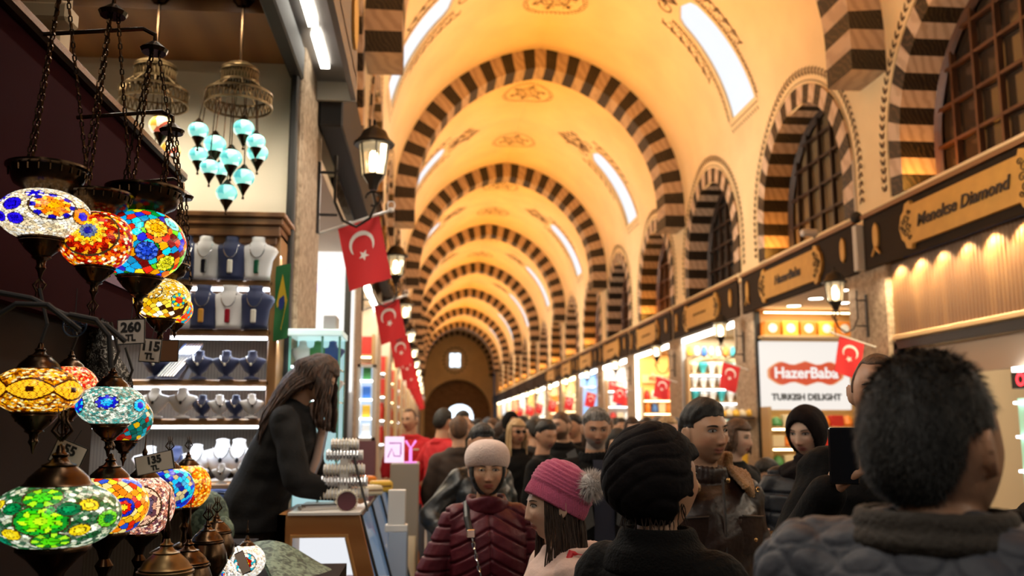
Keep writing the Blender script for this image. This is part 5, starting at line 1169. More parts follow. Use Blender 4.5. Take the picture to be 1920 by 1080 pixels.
mlamp(202, 947, 138, 110, .19, 'yellowred', 'table', 'yellow and red mosaic table lamp beside the large green one', 22, fin='')
mlamp(266, 948, 112, 112, .18, 'mauve', 'table', 'mauve and peach rosette table lamp', 23, fin='')
mlamp(314, 916, 92, 80, .17, 'bluetile', 'table', 'blue tiled table lamp behind the 135 price tag', 24)
mlamp(350, 912, 84, 84, .17, 'orange', 'table', 'orange beaded table lamp with green and white flower', 25)
mlamp(462, 1052, 66, 60, .13, 'star', 'table', 'white table lamp with yellow star ringed in red and turquoise', 26, fin='s')
mlamp(408, 1078, 66, 60, .12, 'cream', 'table', 'cream table lamp at the lower edge with a blue and orange flower', 27)
# unlit brass caps at the bottom
for px, py, Y, R, l, fin in ((352, 1062, 2.6, .055, 'bell-shaped dark bronze lamp top with needle finial near the lower edge', 's'), (388, 1018, 3.0, .05, 'bronze lamp top with open tulip finial, front one of the pair', 't'), (405, 1000, 3.25, .05, 'bronze lamp top with open tulip finial, rear one of the pair', 't'), (310, 1075, 2.3, .062, 'polished golden lamp top at the lower edge below the mauve lamp', 's')):
    p = at(px, py, Y); o = T('lamp_finial', l, 'lamp top', p, 0, 'bronze lamp tops at the lower edge'); cm = MB(); cap_geo(cm, R, 0); cm.lathe([(R*.98, 0), (R*1.2, -.6*R), (R*1.3, -1.2*R), (R*.9, -2*R), (R*.3, -2.4*R), (R*.25, -5*R), (R*.9, -5.5*R), (0.001, -5.5*R)], n=32); cm.build('cap', brass if 'golden' in l else bronze, o, auto=45)
    c3 = MB(); trident(c3, R*1.35, R*1.1) if fin == 't' else c3.lathe([(R*.12, R*1.3), (R*.14, R*1.6), (R*.05, R*2.0), (.001, R*3.2)], n=10); c3.build('finial', bronze, o, True)
# stand carrying the table lamps
wd = M('dark stained board', (.012, .006, .004), .8, spec=.15)
o = T('lamp_rack', 'dark stained rack board carrying the mosaic table lamps', 'rack', (0, 0, 0))
MB().box(-1.05, -.52, 1.55, 3.2, .78, 1.0).build('board', wd, o); MB().box(-1.05, -.6, 1.7, 3.1, 0, .78).build('base', wd, o)
# maroon hanging board behind the upper lamps
mar = M('maroon fabric board', (.020, .002, .004), .95, spec=.05)
o = T('lamp_board', 'dark maroon board with sloping top from which the lamps hang', 'board', (0, 0, 0))
MB().box(-1.06, -1.02, .8, 3.66, 1.9, 2.58).build('board', mar, o); MB().bbox(-1.08, -.99, .8, 3.68, 2.58, 2.62, .01).build('top_rail', bronze, o)
MB().box(-1.30, -1.06, .8, 3.0, 0, 1.9).build('back_panel', wd, o)
q = MB().box(-1.017, -1.012, 2.85, 3.35, 2.05, 2.33).build('mauve_card', M('mauve card', (.16, .10, .17), .7), o); q['label'] = 'mauve card pinned on the maroon board'
# left stone wall and beige post
rock = M2('dark brown rock', (.020, .012, .007), (.13, .075, .04), 'noise', 22, 1, .9, (.4, .7), bump=1)
o = MB().box(-1.9, -1.37, 1.2, 2.75, 0, 2.42).build('wall_stub', rock); tag(o, 'rough dark brown stone wall behind the lamp rack', kind='structure')
o = MB().bbox(-1.36, -1.31, 2.76, 2.82, 0, 2.5, .01).build('door_post', M('umber timber', (.075, .04, .02), .6)); tag(o, 'umber timber post beside the rough stone wall', 'post')
b = M('beige painted beam', (.42, .31, .18), .6)
p = at(100, 20, 3.0); o = MB().bbox(p[0]-.045, p[0]+.045, 2.95, 3.05, 2.62, 3.86, .01).build('door_post', b); tag(o, 'beige painted post rising above the maroon board', 'post')
p = at(30, 28, 2.9); o = MB().bbox(p[0]-.6, p[0]+.18, 2.85, 2.95, p[2]-.03, p[2]+.03, .01).build('door_rail', b); tag(o, 'beige rail across the top corner beside the post', 'rail')
# patterned cloth and cables
o = T('patterned_cloth', 'black and silver patterned cloth hanging behind the turquoise lamp', 'cloth', (0, 0, 0)); a = [at(85, 575, 2.9), at(205, 610, 2.9)]; P = []
for v in np.linspace(0, 1, 16):
    P.append([at(80+165*u*(.75+.25*v)+8*math.sin(6*v+3*u), 585+130*v-25*(1-u)*(1-v)+20*u*u, 2.9+.03*math.sin(11*u+4*v)) for u in np.linspace(0, 1, 20)])
g1 = np.array(P); mb = MB().grid(g1); mb.grid(g1+np.array([0, .012, 0]), flip=True); mb.build('cloth', M2('black silver weave', (.012, .012, .012), (.45, .45, .42), 'noise', 70, 2, .5, (.5, .62)), o, True)
for i, pts in enumerate((((-5, 548), (60, 560), (120, 590), (200, 610), (235, 640)), ((-5, 592), (30, 570), (90, 572), (150, 620)), ((130, 590), (180, 600), (205, 630), (208, 690)))):
    o = MB().tube([at(x, y, 1.95-.02*i) for x, y in pts], .006, 8).build('cable', blackm); tag(o, ['thick black cable sagging across the rack to the turquoise lamp', 'black cable end looping in from the edge of the view', 'short black cable down to the blue star lamp'][i], 'cable')
w1 = at(230, 520, 2.2)
# turquoise scarf and green stone below the counter
o = T('folded_shawl', 'pale green patterned shawl lying in front of the orange counter', 'shawl', (0, 0, 0)); P = []
for v in np.linspace(0, 1, 14): P.append([at(470+150*u+40*v, 1018+40*u*u+65*v*(1)-8*math.sin(5*u+3*v), 3.6-.25*v) for u in np.linspace(0, 1, 14)])
g1 = np.array(P); mb = MB().grid(g1, flip=True); mb.grid(g1-np.array([0, 0, .02])); mb.build('cloth', M2('green shawl weave', (.02, .045, .035), (.16, .24, .18), 'noise', 40, 1, .6, (.4, .6)), o, True)
MB().box(kx(455, 3.6), kx(610, 3.6)+.1, 3.36, 3.75, 0, kz(1085, 3.4, 520)).build('block', wd, o)
o = T('green_scarf', 'crumpled pale green scarf behind the blue tiled lamp', 'scarf', at(388, 970, 4.0)); mb = MB(); mb.ell((0, 0, 0), (.09, .06, .11), 16, 10); mb.ell((.04, -.02, -.06), (.08, .05, .08), 14, 8); mb.build('cloth', M2('green shawl weave', (0, 0, 0), (0, 0, 0)), o, True)
MB().box(-.1, .2, -.1, .1, -.9, -.1).build('block', wd, o)
# price tags
card = M('price card', (.62, .52, .44), .6); blk = M('card border', (.015, .012, .01), .6)
for px, py, w_, h_, Y, rot, lines, l in ((246, 622, 50, 46, 2.05, 3, ('260', 'TL'), '260 TL price card hanging under the many-coloured lamp'), (282, 657, 38, 44, 2.15, -4, ('115', 'TL'), '115 TL price card behind the 260 TL card'), (318, 658, 32, 40, 2.3, 0, None, 'blank brown card beside the 115 TL price card'),
                                        (128, 852, 58, 44, 2.15, -22, ('55', 'TL'), 'tilted 55 TL price card behind the bronze lamp cap'), (290, 868, 68, 34, 2.2, 12, ('135', 'TL'), 'tilted 135 TL price card above the blue tiled lamp'), (455, 1055, 16, 40, 2.95, 25, None, 'narrow price card on the lamp with the yellow star')):
    o = T('price_card', l, 'price card', at(px, py, Y)); o.rotation_euler = (0, -math.radians(rot), -.05); q = Y/1700; w2, h2 = w_*q/2, h_*q/2
    MB().box(-w2, w2, -.001, .002, -h2, h2).build('border', blk, o); MB().box(-w2*.93, w2*.93, -.002, -.001, -h2*.92, h2*.92).build('card', card if lines or w_ < 20 else PM['brown'], o)
    if lines:
        V, F = text_geo(lines[0], h2*1.05, ext=.0005, bold=.0012); MB().add(V+[0, -.003, h2*.32], F).build('lettering', blk, o)
        V, F = text_geo(lines[1], h2*.7, ext=.0005, bold=.0008); MB().add(V+[0, -.003, -h2*.5], F).build('lettering', blk, o)
    MB().tube([(0, 0, h2), (0, .01, h2+.03)], .001, 4).build('string', blackm, o)
# dark filigree ornament
p = at(140, 610, 2.0); o = T('filigree_ornament', 'dark round filigree ornament hanging above the amber lamp', 'ornament', p); mb = MB(); mb.tube([(.024*math.cos(t), 0, .024*math.sin(t)) for t in np.linspace(0, 2*PI, 20)], .002, 5)
for j in range(8): a = j*PI/4; mb.tube([(.004*math.cos(a), 0, .004*math.sin(a)), (.014*math.cos(a+.25), 0, .014*math.sin(a+.25)), (.023*math.cos(a), 0, .023*math.sin(a)), (.014*math.cos(a-.25), 0, .014*math.sin(a-.25)), (.004*math.cos(a), 0, .004*math.sin(a))], .0014, 4)
mb.build('rosette', M('dark blue metal', (.03, .05, .09), .4, metal=.7), o); MB().tube([(0, 0, .024), (0, 0, .08)], .001, 4).build('string', blackm, o)
# ================================================================ PEOPLE  (local frame: facing -Y, feet at z = 0, height 1.75 before scaling)
def fuse(mb, vox, smooth=3, fac=.5):
    me = mb.mesh('f', []); o = D.objects.new('f', me); COL.objects.link(o)
    m = o.modifiers.new('r', 'REMESH'); m.mode = 'VOXEL'; m.voxel_size = vox
    if smooth: s = o.modifiers.new('s', 'SMOOTH'); s.iterations = smooth; s.factor = fac
    r = D.meshes.new_from_object(o.evaluated_get(bpy.context.evaluated_depsgraph_get())); D.objects.remove(o); D.meshes.remove(me); return r
def getv(me): a = np.empty(len(me.vertices)*3); me.vertices.foreach_get('co', a); return a.reshape(-1, 3)
def setv(me, v): me.vertices.foreach_set('co', v.ravel()); me.update()
def getn(me): a = np.empty(len(me.vertices)*3); me.vertices.foreach_get('normal', a); return a.reshape(-1, 3)
def fin(me, name, mat, parent=None, smooth=True):
    me.materials.clear(); me.materials.append(mat); me.polygons.foreach_set('use_smooth', [smooth]*len(me.polygons)); return link(name, me, parent)
def tint(me, col):
    ca = me.color_attributes.new('tint', 'FLOAT_COLOR', 'POINT'); c = np.ones((len(me.vertices), 4)); c[:, :3] = col; ca.data.foreach_set('color', c.ravel())
def G(x, c, s): return np.exp(-((x-c)/s)**2)
def sst(a, b, x): t = np.clip((x-a)/(b-a), 0, 1); return t*t*(3-2*t)
def head_pts(d, fem=0, nose=1.0, jaw=0.0, base=False):
    """d = unit directions -> sculpted head surface"""
    x, y, z = d[:, 0]*.073, d[:, 1]*.094, d[:, 2]*.117
    t = np.clip(-z/.117, 0, 1); tt = np.clip(z/.117, 0, 1)
    x = x*(1-(.34+.05*fem-jaw)*t**2.4)*(1+.04*G(z, .04, .04)); y = np.where(y > 0, y*(1-.50*t**1.4)+.006*G(z, .02, .05), y*(1-.10*t**2))
    fr = sst(-.2, -.75, d[:, 1])
    y = y+fr*.005*G(x, 0, .03)
    if base: return np.stack([x, y, z], 1)
    def b(cx, cz, sx, sz, a, sym=True):
        nonlocal y
        g = G(z, cz, sz)*((G(x, cx, sx)+G(x, -cx, sx)) if sym and cx else G(x, cx, sx)); y = y-a*g*fr
    m = 1-.45*fem
    b(0, .033, .05, .010, .0045*m, False); b(.032, .030, .018, .006, .003*m)
    b(.031, .012, .0165, .0115, -.0115); b(.031, .012, .012, .008, .0055)
    b(.046, -.018, .018, .018, .004); b(.05, -.06, .02, .02, -.003)
    rp = np.clip((.026-z)/.058, 0, 1); am = (.006+.0175*rp**1.3)*sst(.034, .018, z)*sst(-.043, -.034, z)*nose
    y = y-am*np.exp(-(x/(.0062+.0055*rp))**2)*fr
    b(.0115, -.033, .0055, .0065, .0075*nose)
    b(0, -.0545, .019, .0042, .0065, False); b(0, -.0665, .016, .0055, .007, False); b(0, -.0602, .021, .0019, -.0045, False); b(.023, -.0605, .005, .005, -.002)
    b(0, -.078, .02, .005, -.0035, False); b(0, -.096, .019, .013, .009-.003*fem, False); b(0, -.046, .0035, .006, -.0015, False)
    return np.stack([x, y, z], 1)
def dirs(nu, nv):
    th = np.linspace(0.001, PI-.001, nv+1); ph = np.arange(nu)*2*PI/nu; T_, P_ = np.meshgrid(th, ph, indexing='ij')
    return np.stack([np.sin(T_)*np.cos(P_), np.sin(T_)*np.sin(P_), np.cos(T_)], -1).reshape(-1, 3), [(i*nu+j, (i+1)*nu+j, (i+1)*nu+(j+1) % nu, i*nu+(j+1) % nu) for i in range(nv) for j in range(nu)]
HD, HF = dirs(150, 120); LD, LF = dirs(60, 46); MD, MF = dirs(110, 84)
def wob(P, f=30, s=0):
    return (np.sin(P[:, 0]*f+s)+np.sin(P[:, 1]*f*1.3+P[:, 2]*f*.7+s*2)+np.sin(P[:, 2]*f*1.6-P[:, 0]*f+s))/3
def shell(mask, off, res='M', fem=0, seed=0, noise=.0, nf=90):
    """surface over the skull: lies off(p) above it where mask(p)=1, dips inside elsewhere"""
    d, F = (MD, MF) if res == 'M' else (LD, LF) if res == 'L' else (HD, HF)
    P = head_pts(d, fem, base=True); k = np.clip(mask(P), 0, 1); o = np.asarray(off(P))+noise*wob(P, nf, seed)
    n = d*np.array([1/.073, 1/.094, 1/.117]); n /= np.linalg.norm(n, axis=1)[:, None]
    return P+n*(o*k-.014*(1-k))[:, None], F
def Rm(yaw=0, pitch=0, roll=0):
    return np.array(Matrix.Rotation(math.radians(yaw), 3, 'Z')@Matrix.Rotation(math.radians(pitch), 3, 'X')@Matrix.Rotation(math.radians(roll), 3, 'Y'))
# hair masks on the skull (P in head space)
def hl(P): x, y, z = P.T; line = np.where(y < -.022, .064+.25*np.clip(np.abs(x)-.045, 0, 1)-.9*np.clip(y+.06, 0, .04), np.where(y < .036, .024, .024-2.6*(y-.036))); return z-np.maximum(line, -.078)+.0035*wob(P, 210, 2)
def m_short(P): return sst(-.003, .003, hl(P))
def o_hair(a, b): return lambda P: a+b*sst(0, .045, hl(P))*(.55+.45*sst(.0, .10, P[:, 2]))
def m_bald(P): x, y, z = P.T; return sst(-.004, .006, z-np.where(y < -.02, .085+.3*np.clip(np.abs(x)-.03, 0, 1), np.where(y < .03, .0, -.05)))
def m_hijab(P): x, y, z = P.T; inside = ((x/.056)**2+((z+.020)/.088)**2 < 1) & (y < -.02); return np.where(inside, 0., 1.)
def m_full(P): x, y, z = P.T; return sst(-.004, .006, z-np.where(y < -.02, .055+.1*np.clip(np.abs(x)-.02, 0, 1), np.where(y < .01, -.06, -.075)))
def m_hat(P): x, y, z = P.T; return sst(-.003, .004, z-(.045-.45*(y+.06)))
def locks(mb, n, r, side, seed, L=.32, spread=.05, back=True, wave=.012, rad=.006):
    """long tapered hair locks from the crown down the back and sides"""
    q = random.Random(seed)
    for i in range(n):
        a = q.uniform(-.35*PI, 1.35*PI) if back else q.choice([q.uniform(-.3*PI, .12*PI), q.uniform(.88*PI, 1.3*PI)])
        x, y = math.cos(a), math.sin(a)
        if y < -.55: continue
        ln = L*q.uniform(.75, 1.08); ph = q.uniform(0, 6); pts = []; rr = []
        for t in np.linspace(0, 1, 12):
            if t < .35: u = t/.35; R1 = math.sin(u*PI/2)*1.10+.02; z = .125*math.cos(u*PI/2)
            else: u = (t-.35)/.65; R1 = 1.12+.25*u*spread/.05*q.uniform(.9, 1.1)*.3; z = -ln*u
            w = wave*math.sin(ph+t*9)*t
            pts.append((x*(.080*R1)+w*.6, y*(.098*R1)+.008+w, z)); rr.append(rad*(1-.25*t) if t < .93 else rad*.3)
        mb.tube(pts, rr, 6)
def hand(mb, w, d, nrm, s=1.0, curl=.5, thumb=1, spread=.1):
    """wrist point, direction of the palm, palm normal (side the fingers close to); five separate fingers"""
    w = np.asarray(w, float); d = np.asarray(d, float); d = d/np.linalg.norm(d); nrm = np.asarray(nrm, float); nrm = nrm-d*(nrm@d); nrm /= np.linalg.norm(nrm); sd = np.cross(d, nrm)*thumb
    K = w+d*.095*s
    for k in range(4):
        o = (k-1.5)*.019*s; mb.cap(w+sd*o*.6, K+sd*o*-1*-1, .016*s, .0125*s, 10)
    for k, L in enumerate((.92, 1.0, .95, .76)):
        o = (1.5-k)*.020*s; p = K+sd*o; dd = d+sd*(1.5-k)*spread*.5; dd /= np.linalg.norm(dd); r = .0090*s
        for seg, l in enumerate((.040, .026, .022)):
            c = curl*(.7+.35*seg); ax = dd*math.cos(c)+nrm*math.sin(c); nn = nrm*math.cos(c)-dd*math.sin(c); q = p+ax*l*L*s; mb.cap(p, q, r, r*.92, 8); p = q; dd = ax; r *= .92; nrm_ = nn
            nrm2 = nn; dd = ax
            nrm = nrm if seg == 99 else nrm
            # carry the bend on
            if seg < 2: nrm_k = nn
            nrm_save = nrm; nrm = nn
        nrm = nrm-0; 
        nrm = np.cross(sd*thumb, d)*-1 if False else _orth(nrm_first(d, sd, thumb), d)
    tb = w+d*.030*s+sd*.030*s; t1 = tb+(d*.55+sd*.75+nrm*.35)*.036*s; t2 = t1+(d*.85+sd*.15+nrm*.5)*.032*s; t3 = t2+(d*.8-sd*.15+nrm*.5)*.022*s
    mb.cap(w+d*.02*s+sd*.012*s, tb, .014*s, .013*s, 8); mb.cap(tb, t1, .0125*s, .011*s, 8); mb.cap(t1, t2, .011*s, .010*s, 8); mb.cap(t2, t3, .010*s, .0085*s, 8)
def nrm_first(d, sd, thumb): return np.cross(sd*thumb, d)
def _orth(n, d): n = n-d*(n@d); return n/np.linalg.norm(n)
skinm = Mattr('skin', .42, bump=.12, bscale=160, spec=.35, sss=.06)
eyew = M('eye white', (.36, .32, .29), .3); irism = {'brown': M('brown iris', (.035, .014, .006), .12), 'green': M('green iris', (.05, .07, .04), .12)}; pupil = M('pupil', (.003, .003, .003), .08)
def cloth(name, col, rough=.8, bump=.2, bs=90, noise=.12, sheen=.25, spec=.12):
    if max(col) < .035: col = tuple(c*.42 for c in col); sheen = .012
    else: sheen *= .4
    return M(name, col, rough, noise=noise, nscale=5, bump=bump, bscale=bs, sheen=sheen, spec=spec)
blackc = cloth('black wool', (.010, .0095, .0095)); 
leather = M('dark brown leather', (.030, .014, .010), .42, noise=.35, nscale=9, bump=.3, bscale=35)
PT = {}
def hairmat(nm, c, c2=None): return M2('hair '+nm, c, c2 or tuple(v*2.2+.001 for v in c), 'noise', 60, 1.5, .62, (.42, .66), scl=(1, 1, .18), bump=.5)
SK = {'olive': (.56, .33, .21), 'tan': (.47, .25, .15), 'fair': (.66, .43, .31), 'brown': (.32, .16, .09)}
def person(label, px, py, Y, rz=0, head=(0, 0, 0), fem=0, skin='olive', hair=('short', hairmat('black', (.006, .005, .004))), top=blackc, trouser=None, lean=0, s=None, hs=None,
           arms=None, vox=.012, puff=None, beard=None, lips=(.38, .10, .08), brow=(.012, .008, .006), bulk=1.0, eyes=True, coll=None, coat=1.0, extra=None, group=None, bare=(), jaw=0, nose=1.0, floor=0.0, sleeves=1.0, smile=0, folds=.006, hand_curl=.5, name='person', topname='jacket', hairfn=None, handcfg=None, hz=0):
    """head centre at photo pixel (px, py) at depth Y"""
    trouser = trouser or M('dark trousers', (.018, .018, .022), .8)
    tgt = at(px, py, Y); la = math.radians(lean)
    hip = np.array([0, 0, .95])
    def Bf(p, k=1.0):
        p = np.asarray(p, float); q = p-hip; a = la*k; return hip+np.array([q[0], q[1]*math.cos(a)-q[2]*math.sin(a), q[2]*math.cos(a)+q[1]*math.sin(a)])
    hc0 = np.array([0, -.015, 1.63+hz]); hcl = Bf(hc0)
    if s is None: s = (tgt[2]-floor)/hcl[2]
    hs = hs or min(max(s, .92), 1.06); hq = hs/s
    r = T(name, label, 'person', (0, 0, 0), math.radians(rz), group or 'people walking in the bazaar'); r.scale = (s, s, s)
    ca, sa = math.cos(math.radians(rz)), math.sin(math.radians(rz)); off = np.array([hcl[0]*ca-hcl[1]*sa, hcl[0]*sa+hcl[1]*ca])*s
    r.location = (tgt[0]-off[0], tgt[1]-off[1], floor)
    piv = Bf((0, .012, 1.50)); Rh = Rm(*head)@np.array(Matrix.Rotation(la*.35, 3, 'X'))
    if lean: Rh = np.array(Matrix.Rotation(la*.35, 3, 'X'))@Rm(*head)
    hc = hcl
    def Hx(P): return (np.asarray(P)*hq)@Rh.T+hc
    res = 'H' if vox < .006 else ('M' if vox < .010 else 'L'); d, F = (HD, HF) if res == 'H' else (MD, MF) if res == 'M' else (LD, LF)
    w = .93 if fem else 1.0
    sh = {q: Bf((q*.158*w, .012, 1.388)) for q in (-1, 1)}
    arms = arms or {}
    AR = {}
    for q in (-1, 1):
        a = arms.get(q) or ((q*.235*w, .03, 1.13), (q*.24*w, -.06, .87)); AR[q] = (np.array(a[0], float), np.array(a[1], float))
    B = MB()
    # head, ears, neck
    hv = head_pts(d, fem, nose, jaw); B.add(Hx(hv), F)
    for q in (-1, 1):
        er = np.array(Matrix.Rotation(-q*.42, 3, 'Z')@Matrix.Rotation(-.15, 3, 'X'))
        e = MB().ell((0, 0, 0), (.0085, .017, .030), 12, 10, rot=er); e.tube([np.array([.004*q, .015*math.cos(t)+.002, .027*math.sin(t)+.004])@er.T for t in np.linspace(-1.2, 3.6, 14)], .0038, 6)
        for v, f0 in ((e.v[0], None),): pass
        V = np.vstack(e.v)+np.array([q*.079, .012, -.004]); B.add(Hx(V), e.f)
    nk0 = Hx((0, .018, -.065)); nk1 = Bf((0, .03, 1.42)); nr = .054*(.90 if fem else 1.04)
    B.cap(nk0, nk1, nr*.95*hq, nr*1.15, 20)
    if not fem: B.ell(Hx((0, -.028, -.145)), (.012, .012, .016), 8, 6)
    # torso (bare body under the clothes)
    def loftB(mb, rings, n=26, p=2.3):
        a = np.arange(n)*2*PI/n; cx = np.sign(np.cos(a))*np.abs(np.cos(a))**(2/p); sy = np.sign(np.sin(a))*np.abs(np.sin(a))**(2/p); V = []
        for x, y, z, rx, ry in rings:
            k = min(max((z-.85)/.25, 0), 1); V += [Bf((x+rx*c, y+ry*t, z), k) if z > .85 else np.array((x+rx*c, y+ry*t, z)) for c, t in zip(cx, sy)]
        k = len(rings); mb.add(V, [(i*n+j, i*n+(j+1) % n, (i+1)*n+(j+1) % n, (i+1)*n+j) for i in range(k-1) for j in range(n)]+[tuple(range(n-1, -1, -1)), tuple((k-1)*n+j for j in range(n))])
    tor = [(0, .0, .84, .14, .10), (0, 0, .92, .15, .105), (0, 0, 1.05, .125, .09), (0, -.005, 1.2, .14*w, .10), (0, .0, 1.32, .150*w, .098), (0, .01, 1.385, .13*w, .080), (0, .02, 1.44, .075*w, .055)]
    loftB(B, tor)
    for q in (-1, 1):
        B.cap(Bf((q*.03, .025, 1.405)), sh[q]+np.array([-q*.01, 0, -.012]), .040, .034*w, 12)
        e, h = AR[q]; B.cap(sh[q]+np.array([-q*.01, 0, -.012]), e, .038*w, .034*w, 14); B.cap(e, h, .036*w, .026*w, 14)
        dr = h-e; dr /= np.linalg.norm(dr); hc_ = (handcfg or {}).get(q) or dict(d=dr, n=(-q*1.0, -.2, 0), curl=hand_curl, thumb=1)
        if vox < .013: hand(B, h+np.array(hc_['d'])*.01, hc_['d'], hc_['n'], .95*w, hc_['curl'], hc_.get('thumb', 1)*1)
        else: B.cap(h, h+dr*.09, .032, .02, 8)
        B.cap((q*.09, 0, .90), (q*.10, -.01, .50), .085, .055, 14); B.cap((q*.10, -.01, .50), (q*.11, .02, .08), .052, .036, 12)
        B.cap((q*.11, .02, .05), (q*.12, -.12, .035), .038, .03, 10)
    me = fuse(B, vox, 1 if res != 'H' else 1, .35)
    # skin colours (lips, beard, brows live on the skin itself)
    V = getv(me); L = ((V-hc)@Rh)/hq; x, y, z = L.T; fr = (y < -.04)
    col = np.tile(np.array(SK[skin]), (len(V), 1)); 
    def mixc(m, c): 
        nonlocal col
        m = np.clip(m, 0, 1)[:, None]; col = col*(1-m)+np.array(c)*m
    mixc(fr*.35*(G(np.abs(x), .045, .02)*G(z, -.025, .02)+G(x, 0, .02)*G(z, -.03, .015)), np.array(SK[skin])*np.array([1.15, .72, .66]))
    zz = z-smile*.006*np.clip(np.abs(x)/.022, 0, 1)**2
    mixc(fr*.85*sst(1.15, .85, np.sqrt((x/.0235)**2+((zz+.0605)/.0115)**2)), lips); mixc(fr*.8*sst(1.2, .7, np.sqrt((x/.0225)**2+((zz+.0603)/.0016)**2)), np.array(lips)*.25)
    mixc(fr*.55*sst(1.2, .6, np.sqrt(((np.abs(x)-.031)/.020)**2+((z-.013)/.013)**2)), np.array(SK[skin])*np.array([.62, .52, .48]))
    if beard:
        c, st = beard; bm = sst(-.030, -.052, z+.30*np.clip(-np.abs(x)+.0, -1, 0)*0+.0) * sst(.035, .0, y)*(np.sqrt((x/.020)**2+((z+.0605)/.009)**2) > 1)*sst(-.116, -.104, z)
        bm = np.maximum(bm*(sst(.02, .045, np.abs(x)+np.clip(-(z+.045), 0, 1)*1.2)), G(x, 0, .022)*G(z, -.046, .005)*(y < -.05)); mixc(bm*st, c)
        sbm = (np.abs(np.abs(x)-.066) < .012)*sst(.02, -.0, np.abs(y+.0))*sst(-.06, -.0, z)*(z < .03); mixc(sbm*st, c)
    tint(me, col); body = fin(me, 'body', skinm, r)
    # face details
    def onface(u, v, off=.0008):
        dd = np.array([[u/.073, -1., v/.117]]); 
        # find the front surface at (u, v)
        zc_ = v/.117; xc = u/.073/(1-(.34+.05*fem-jaw)*max(-zc_, 0)**2.4); yy = -math.sqrt(max(1-xc*xc-zc_*zc_, .01)); p = head_pts(np.array([[xc, yy, zc_]]), fem, nose, jaw)[0]; return Hx(p+np.array([0, -off, 0]))
    if res != 'L' and eyes:
        for q in (-1, 1):
            al = []; N = 18
            for j in range(N):
                t = j*2*PI/N; al.append((q*.031+.0150*math.cos(t), .0125+(.0062 if math.sin(t) > 0 else .0048)*math.sin(t)*(1-.15*math.cos(t))))
            e = MB().add([onface(*p, .0012) for p in al]+[onface(q*.031, .0125, .0034)], [(j, (j+1) % N, N) for j in range(N)]).build('eye', eyew, r, True)
            for rad, mt, of, nm in ((.0058, irism['brown'], .0040, 'iris'), (.0026, pupil, .0046, 'pupil')):
                MB().add([onface(q*.031, .0125, of)+Rh@np.array([rad*math.cos(t), 0, rad*math.sin(t)*.85]) for t in np.arange(14)*PI/7], [tuple(range(14))]).build(nm, mt, e)
            hb = M('brow hair %s' % str(brow), brow, .7); mb = MB()
            mb.tube([onface(q*(.031+.0155*t), .0125+.0065*math.sqrt(max(1-t*t, 0))*1.0+.0003, .0018) for t in np.linspace(-1, 1, 9)], .0011 if not fem else .0016, 5); mb.build('eyelid', pupil if fem else M('lash brown', (.02, .01, .006), .6), e)
            mb = MB(); mb.tube([onface(q*(.014+.034*t), .0285+.0055*math.sin(t*2.4)-.003*t, .001) for t in np.linspace(0, 1, 9)], [.002, .0032, .0034, .0034, .0032, .0028, .0024, .0018, .001] if not fem else [.0014, .002, .002, .002, .0019, .0017, .0015, .0012, .0008], 6); mb.build('eyebrow', hb, r)
        mb = MB()
        for q in (-1, 1): mb.ell(onface(q*.0075, -.0395, -.001), (.003, .002, .0016), 6, 4)
        mb.build('nostrils', M('nostril dark', (.05, .02, .012), .8), r)
    # clothes
    J = MB(); g = .022*bulk*coat
    jt = [(0, 0, .80 if not puff else .74, .185*w+g, .13+g), (0, 0, .95, .175*w+g, .125+g), (0, -.004, 1.08, .158*w+g, .115+g), (0, -.008, 1.22, .168*w+g, .122+g), (0, 0, 1.33, .176*w+g*.9, .118+g*.8), (0, .01, 1.405, .165*w+g*.6, .095+g*.6), (0, .022, 1.455, .105*w+g*.3, .068+g*.3), (0, .022, 1.485, .07*w+g*.2, .062+g*.2)]
    loftB(J, jt, 30)
    for q in (-1, 1):
        J.cap(Bf((q*.03, .025, 1.43)), sh[q]+(sh[q]-Bf((0, .012, 1.388)))*.12, .060+g*.3, .052*w+g*.6, 14)
        e, h = AR[q]; J.cap(sh[q], e, .058*w+g*.8, .048*w+g*.8, 16); dr = h-e; hh = e+dr*(.97*sleeves); J.cap(e, hh, .048*w+g*.8, .038*w+g*.45, 16)
        if bare and q in bare: pass
    if coll:
        ch, cr = coll
        for t in np.arange(24)*2*PI/24:
            J.cap(Bf((cr*1.10*math.cos(t), .018+cr*math.sin(t), 1.455)), Bf((cr*.98*math.cos(t), .010+cr*.92*math.sin(t), 1.455+ch*(.85+.15*math.sin(t)))), .017, .013, 6)
    jm = fuse(J, max(vox*.9, .0045), 4 if vox > .006 else 6, .5)
    V = getv(jm); N = getn(jm); 
    dsp = folds*wob(V, 22, px)+folds*.6*wob(V, 47, py)
    if puff: dsp = dsp*.6+puff(V, Bf, AR)
    V = V+N*dsp[:, None]; setv(jm, V); fin(jm, topname, top, r)
    Tm = MB(); 
    for q in (-1, 1): Tm.cap((q*.085, 0, .88), (q*.10, -.01, .50), .105, .075, 14); Tm.cap((q*.10, -.01, .50), (q*.11, .02, .11), .074, .062, 12)
    Tm.loft([(0, 0, .80, .17, .125), (0, 0, .93, .172, .125), (0, 0, .98, .165, .12)], 22); tm = fuse(Tm, .016, 3); fin(tm, 'trousers', trouser, r)
    for q in (-1, 1): fin(fuse(MB().cap((q*.11, .03, .05), (q*.125, -.13, .04), .05, .042, 12).box(q*.115-.045, q*.115+.045, -.165, .075, .002, .03), .012, 2), 'shoe', M('black shoe', (.012, .011, .01), .4), r)
    # hair
    ht, hm = hair[0], hair[1]; Hm = MB()
    q_ = 'L' if res == 'L' else 'M'
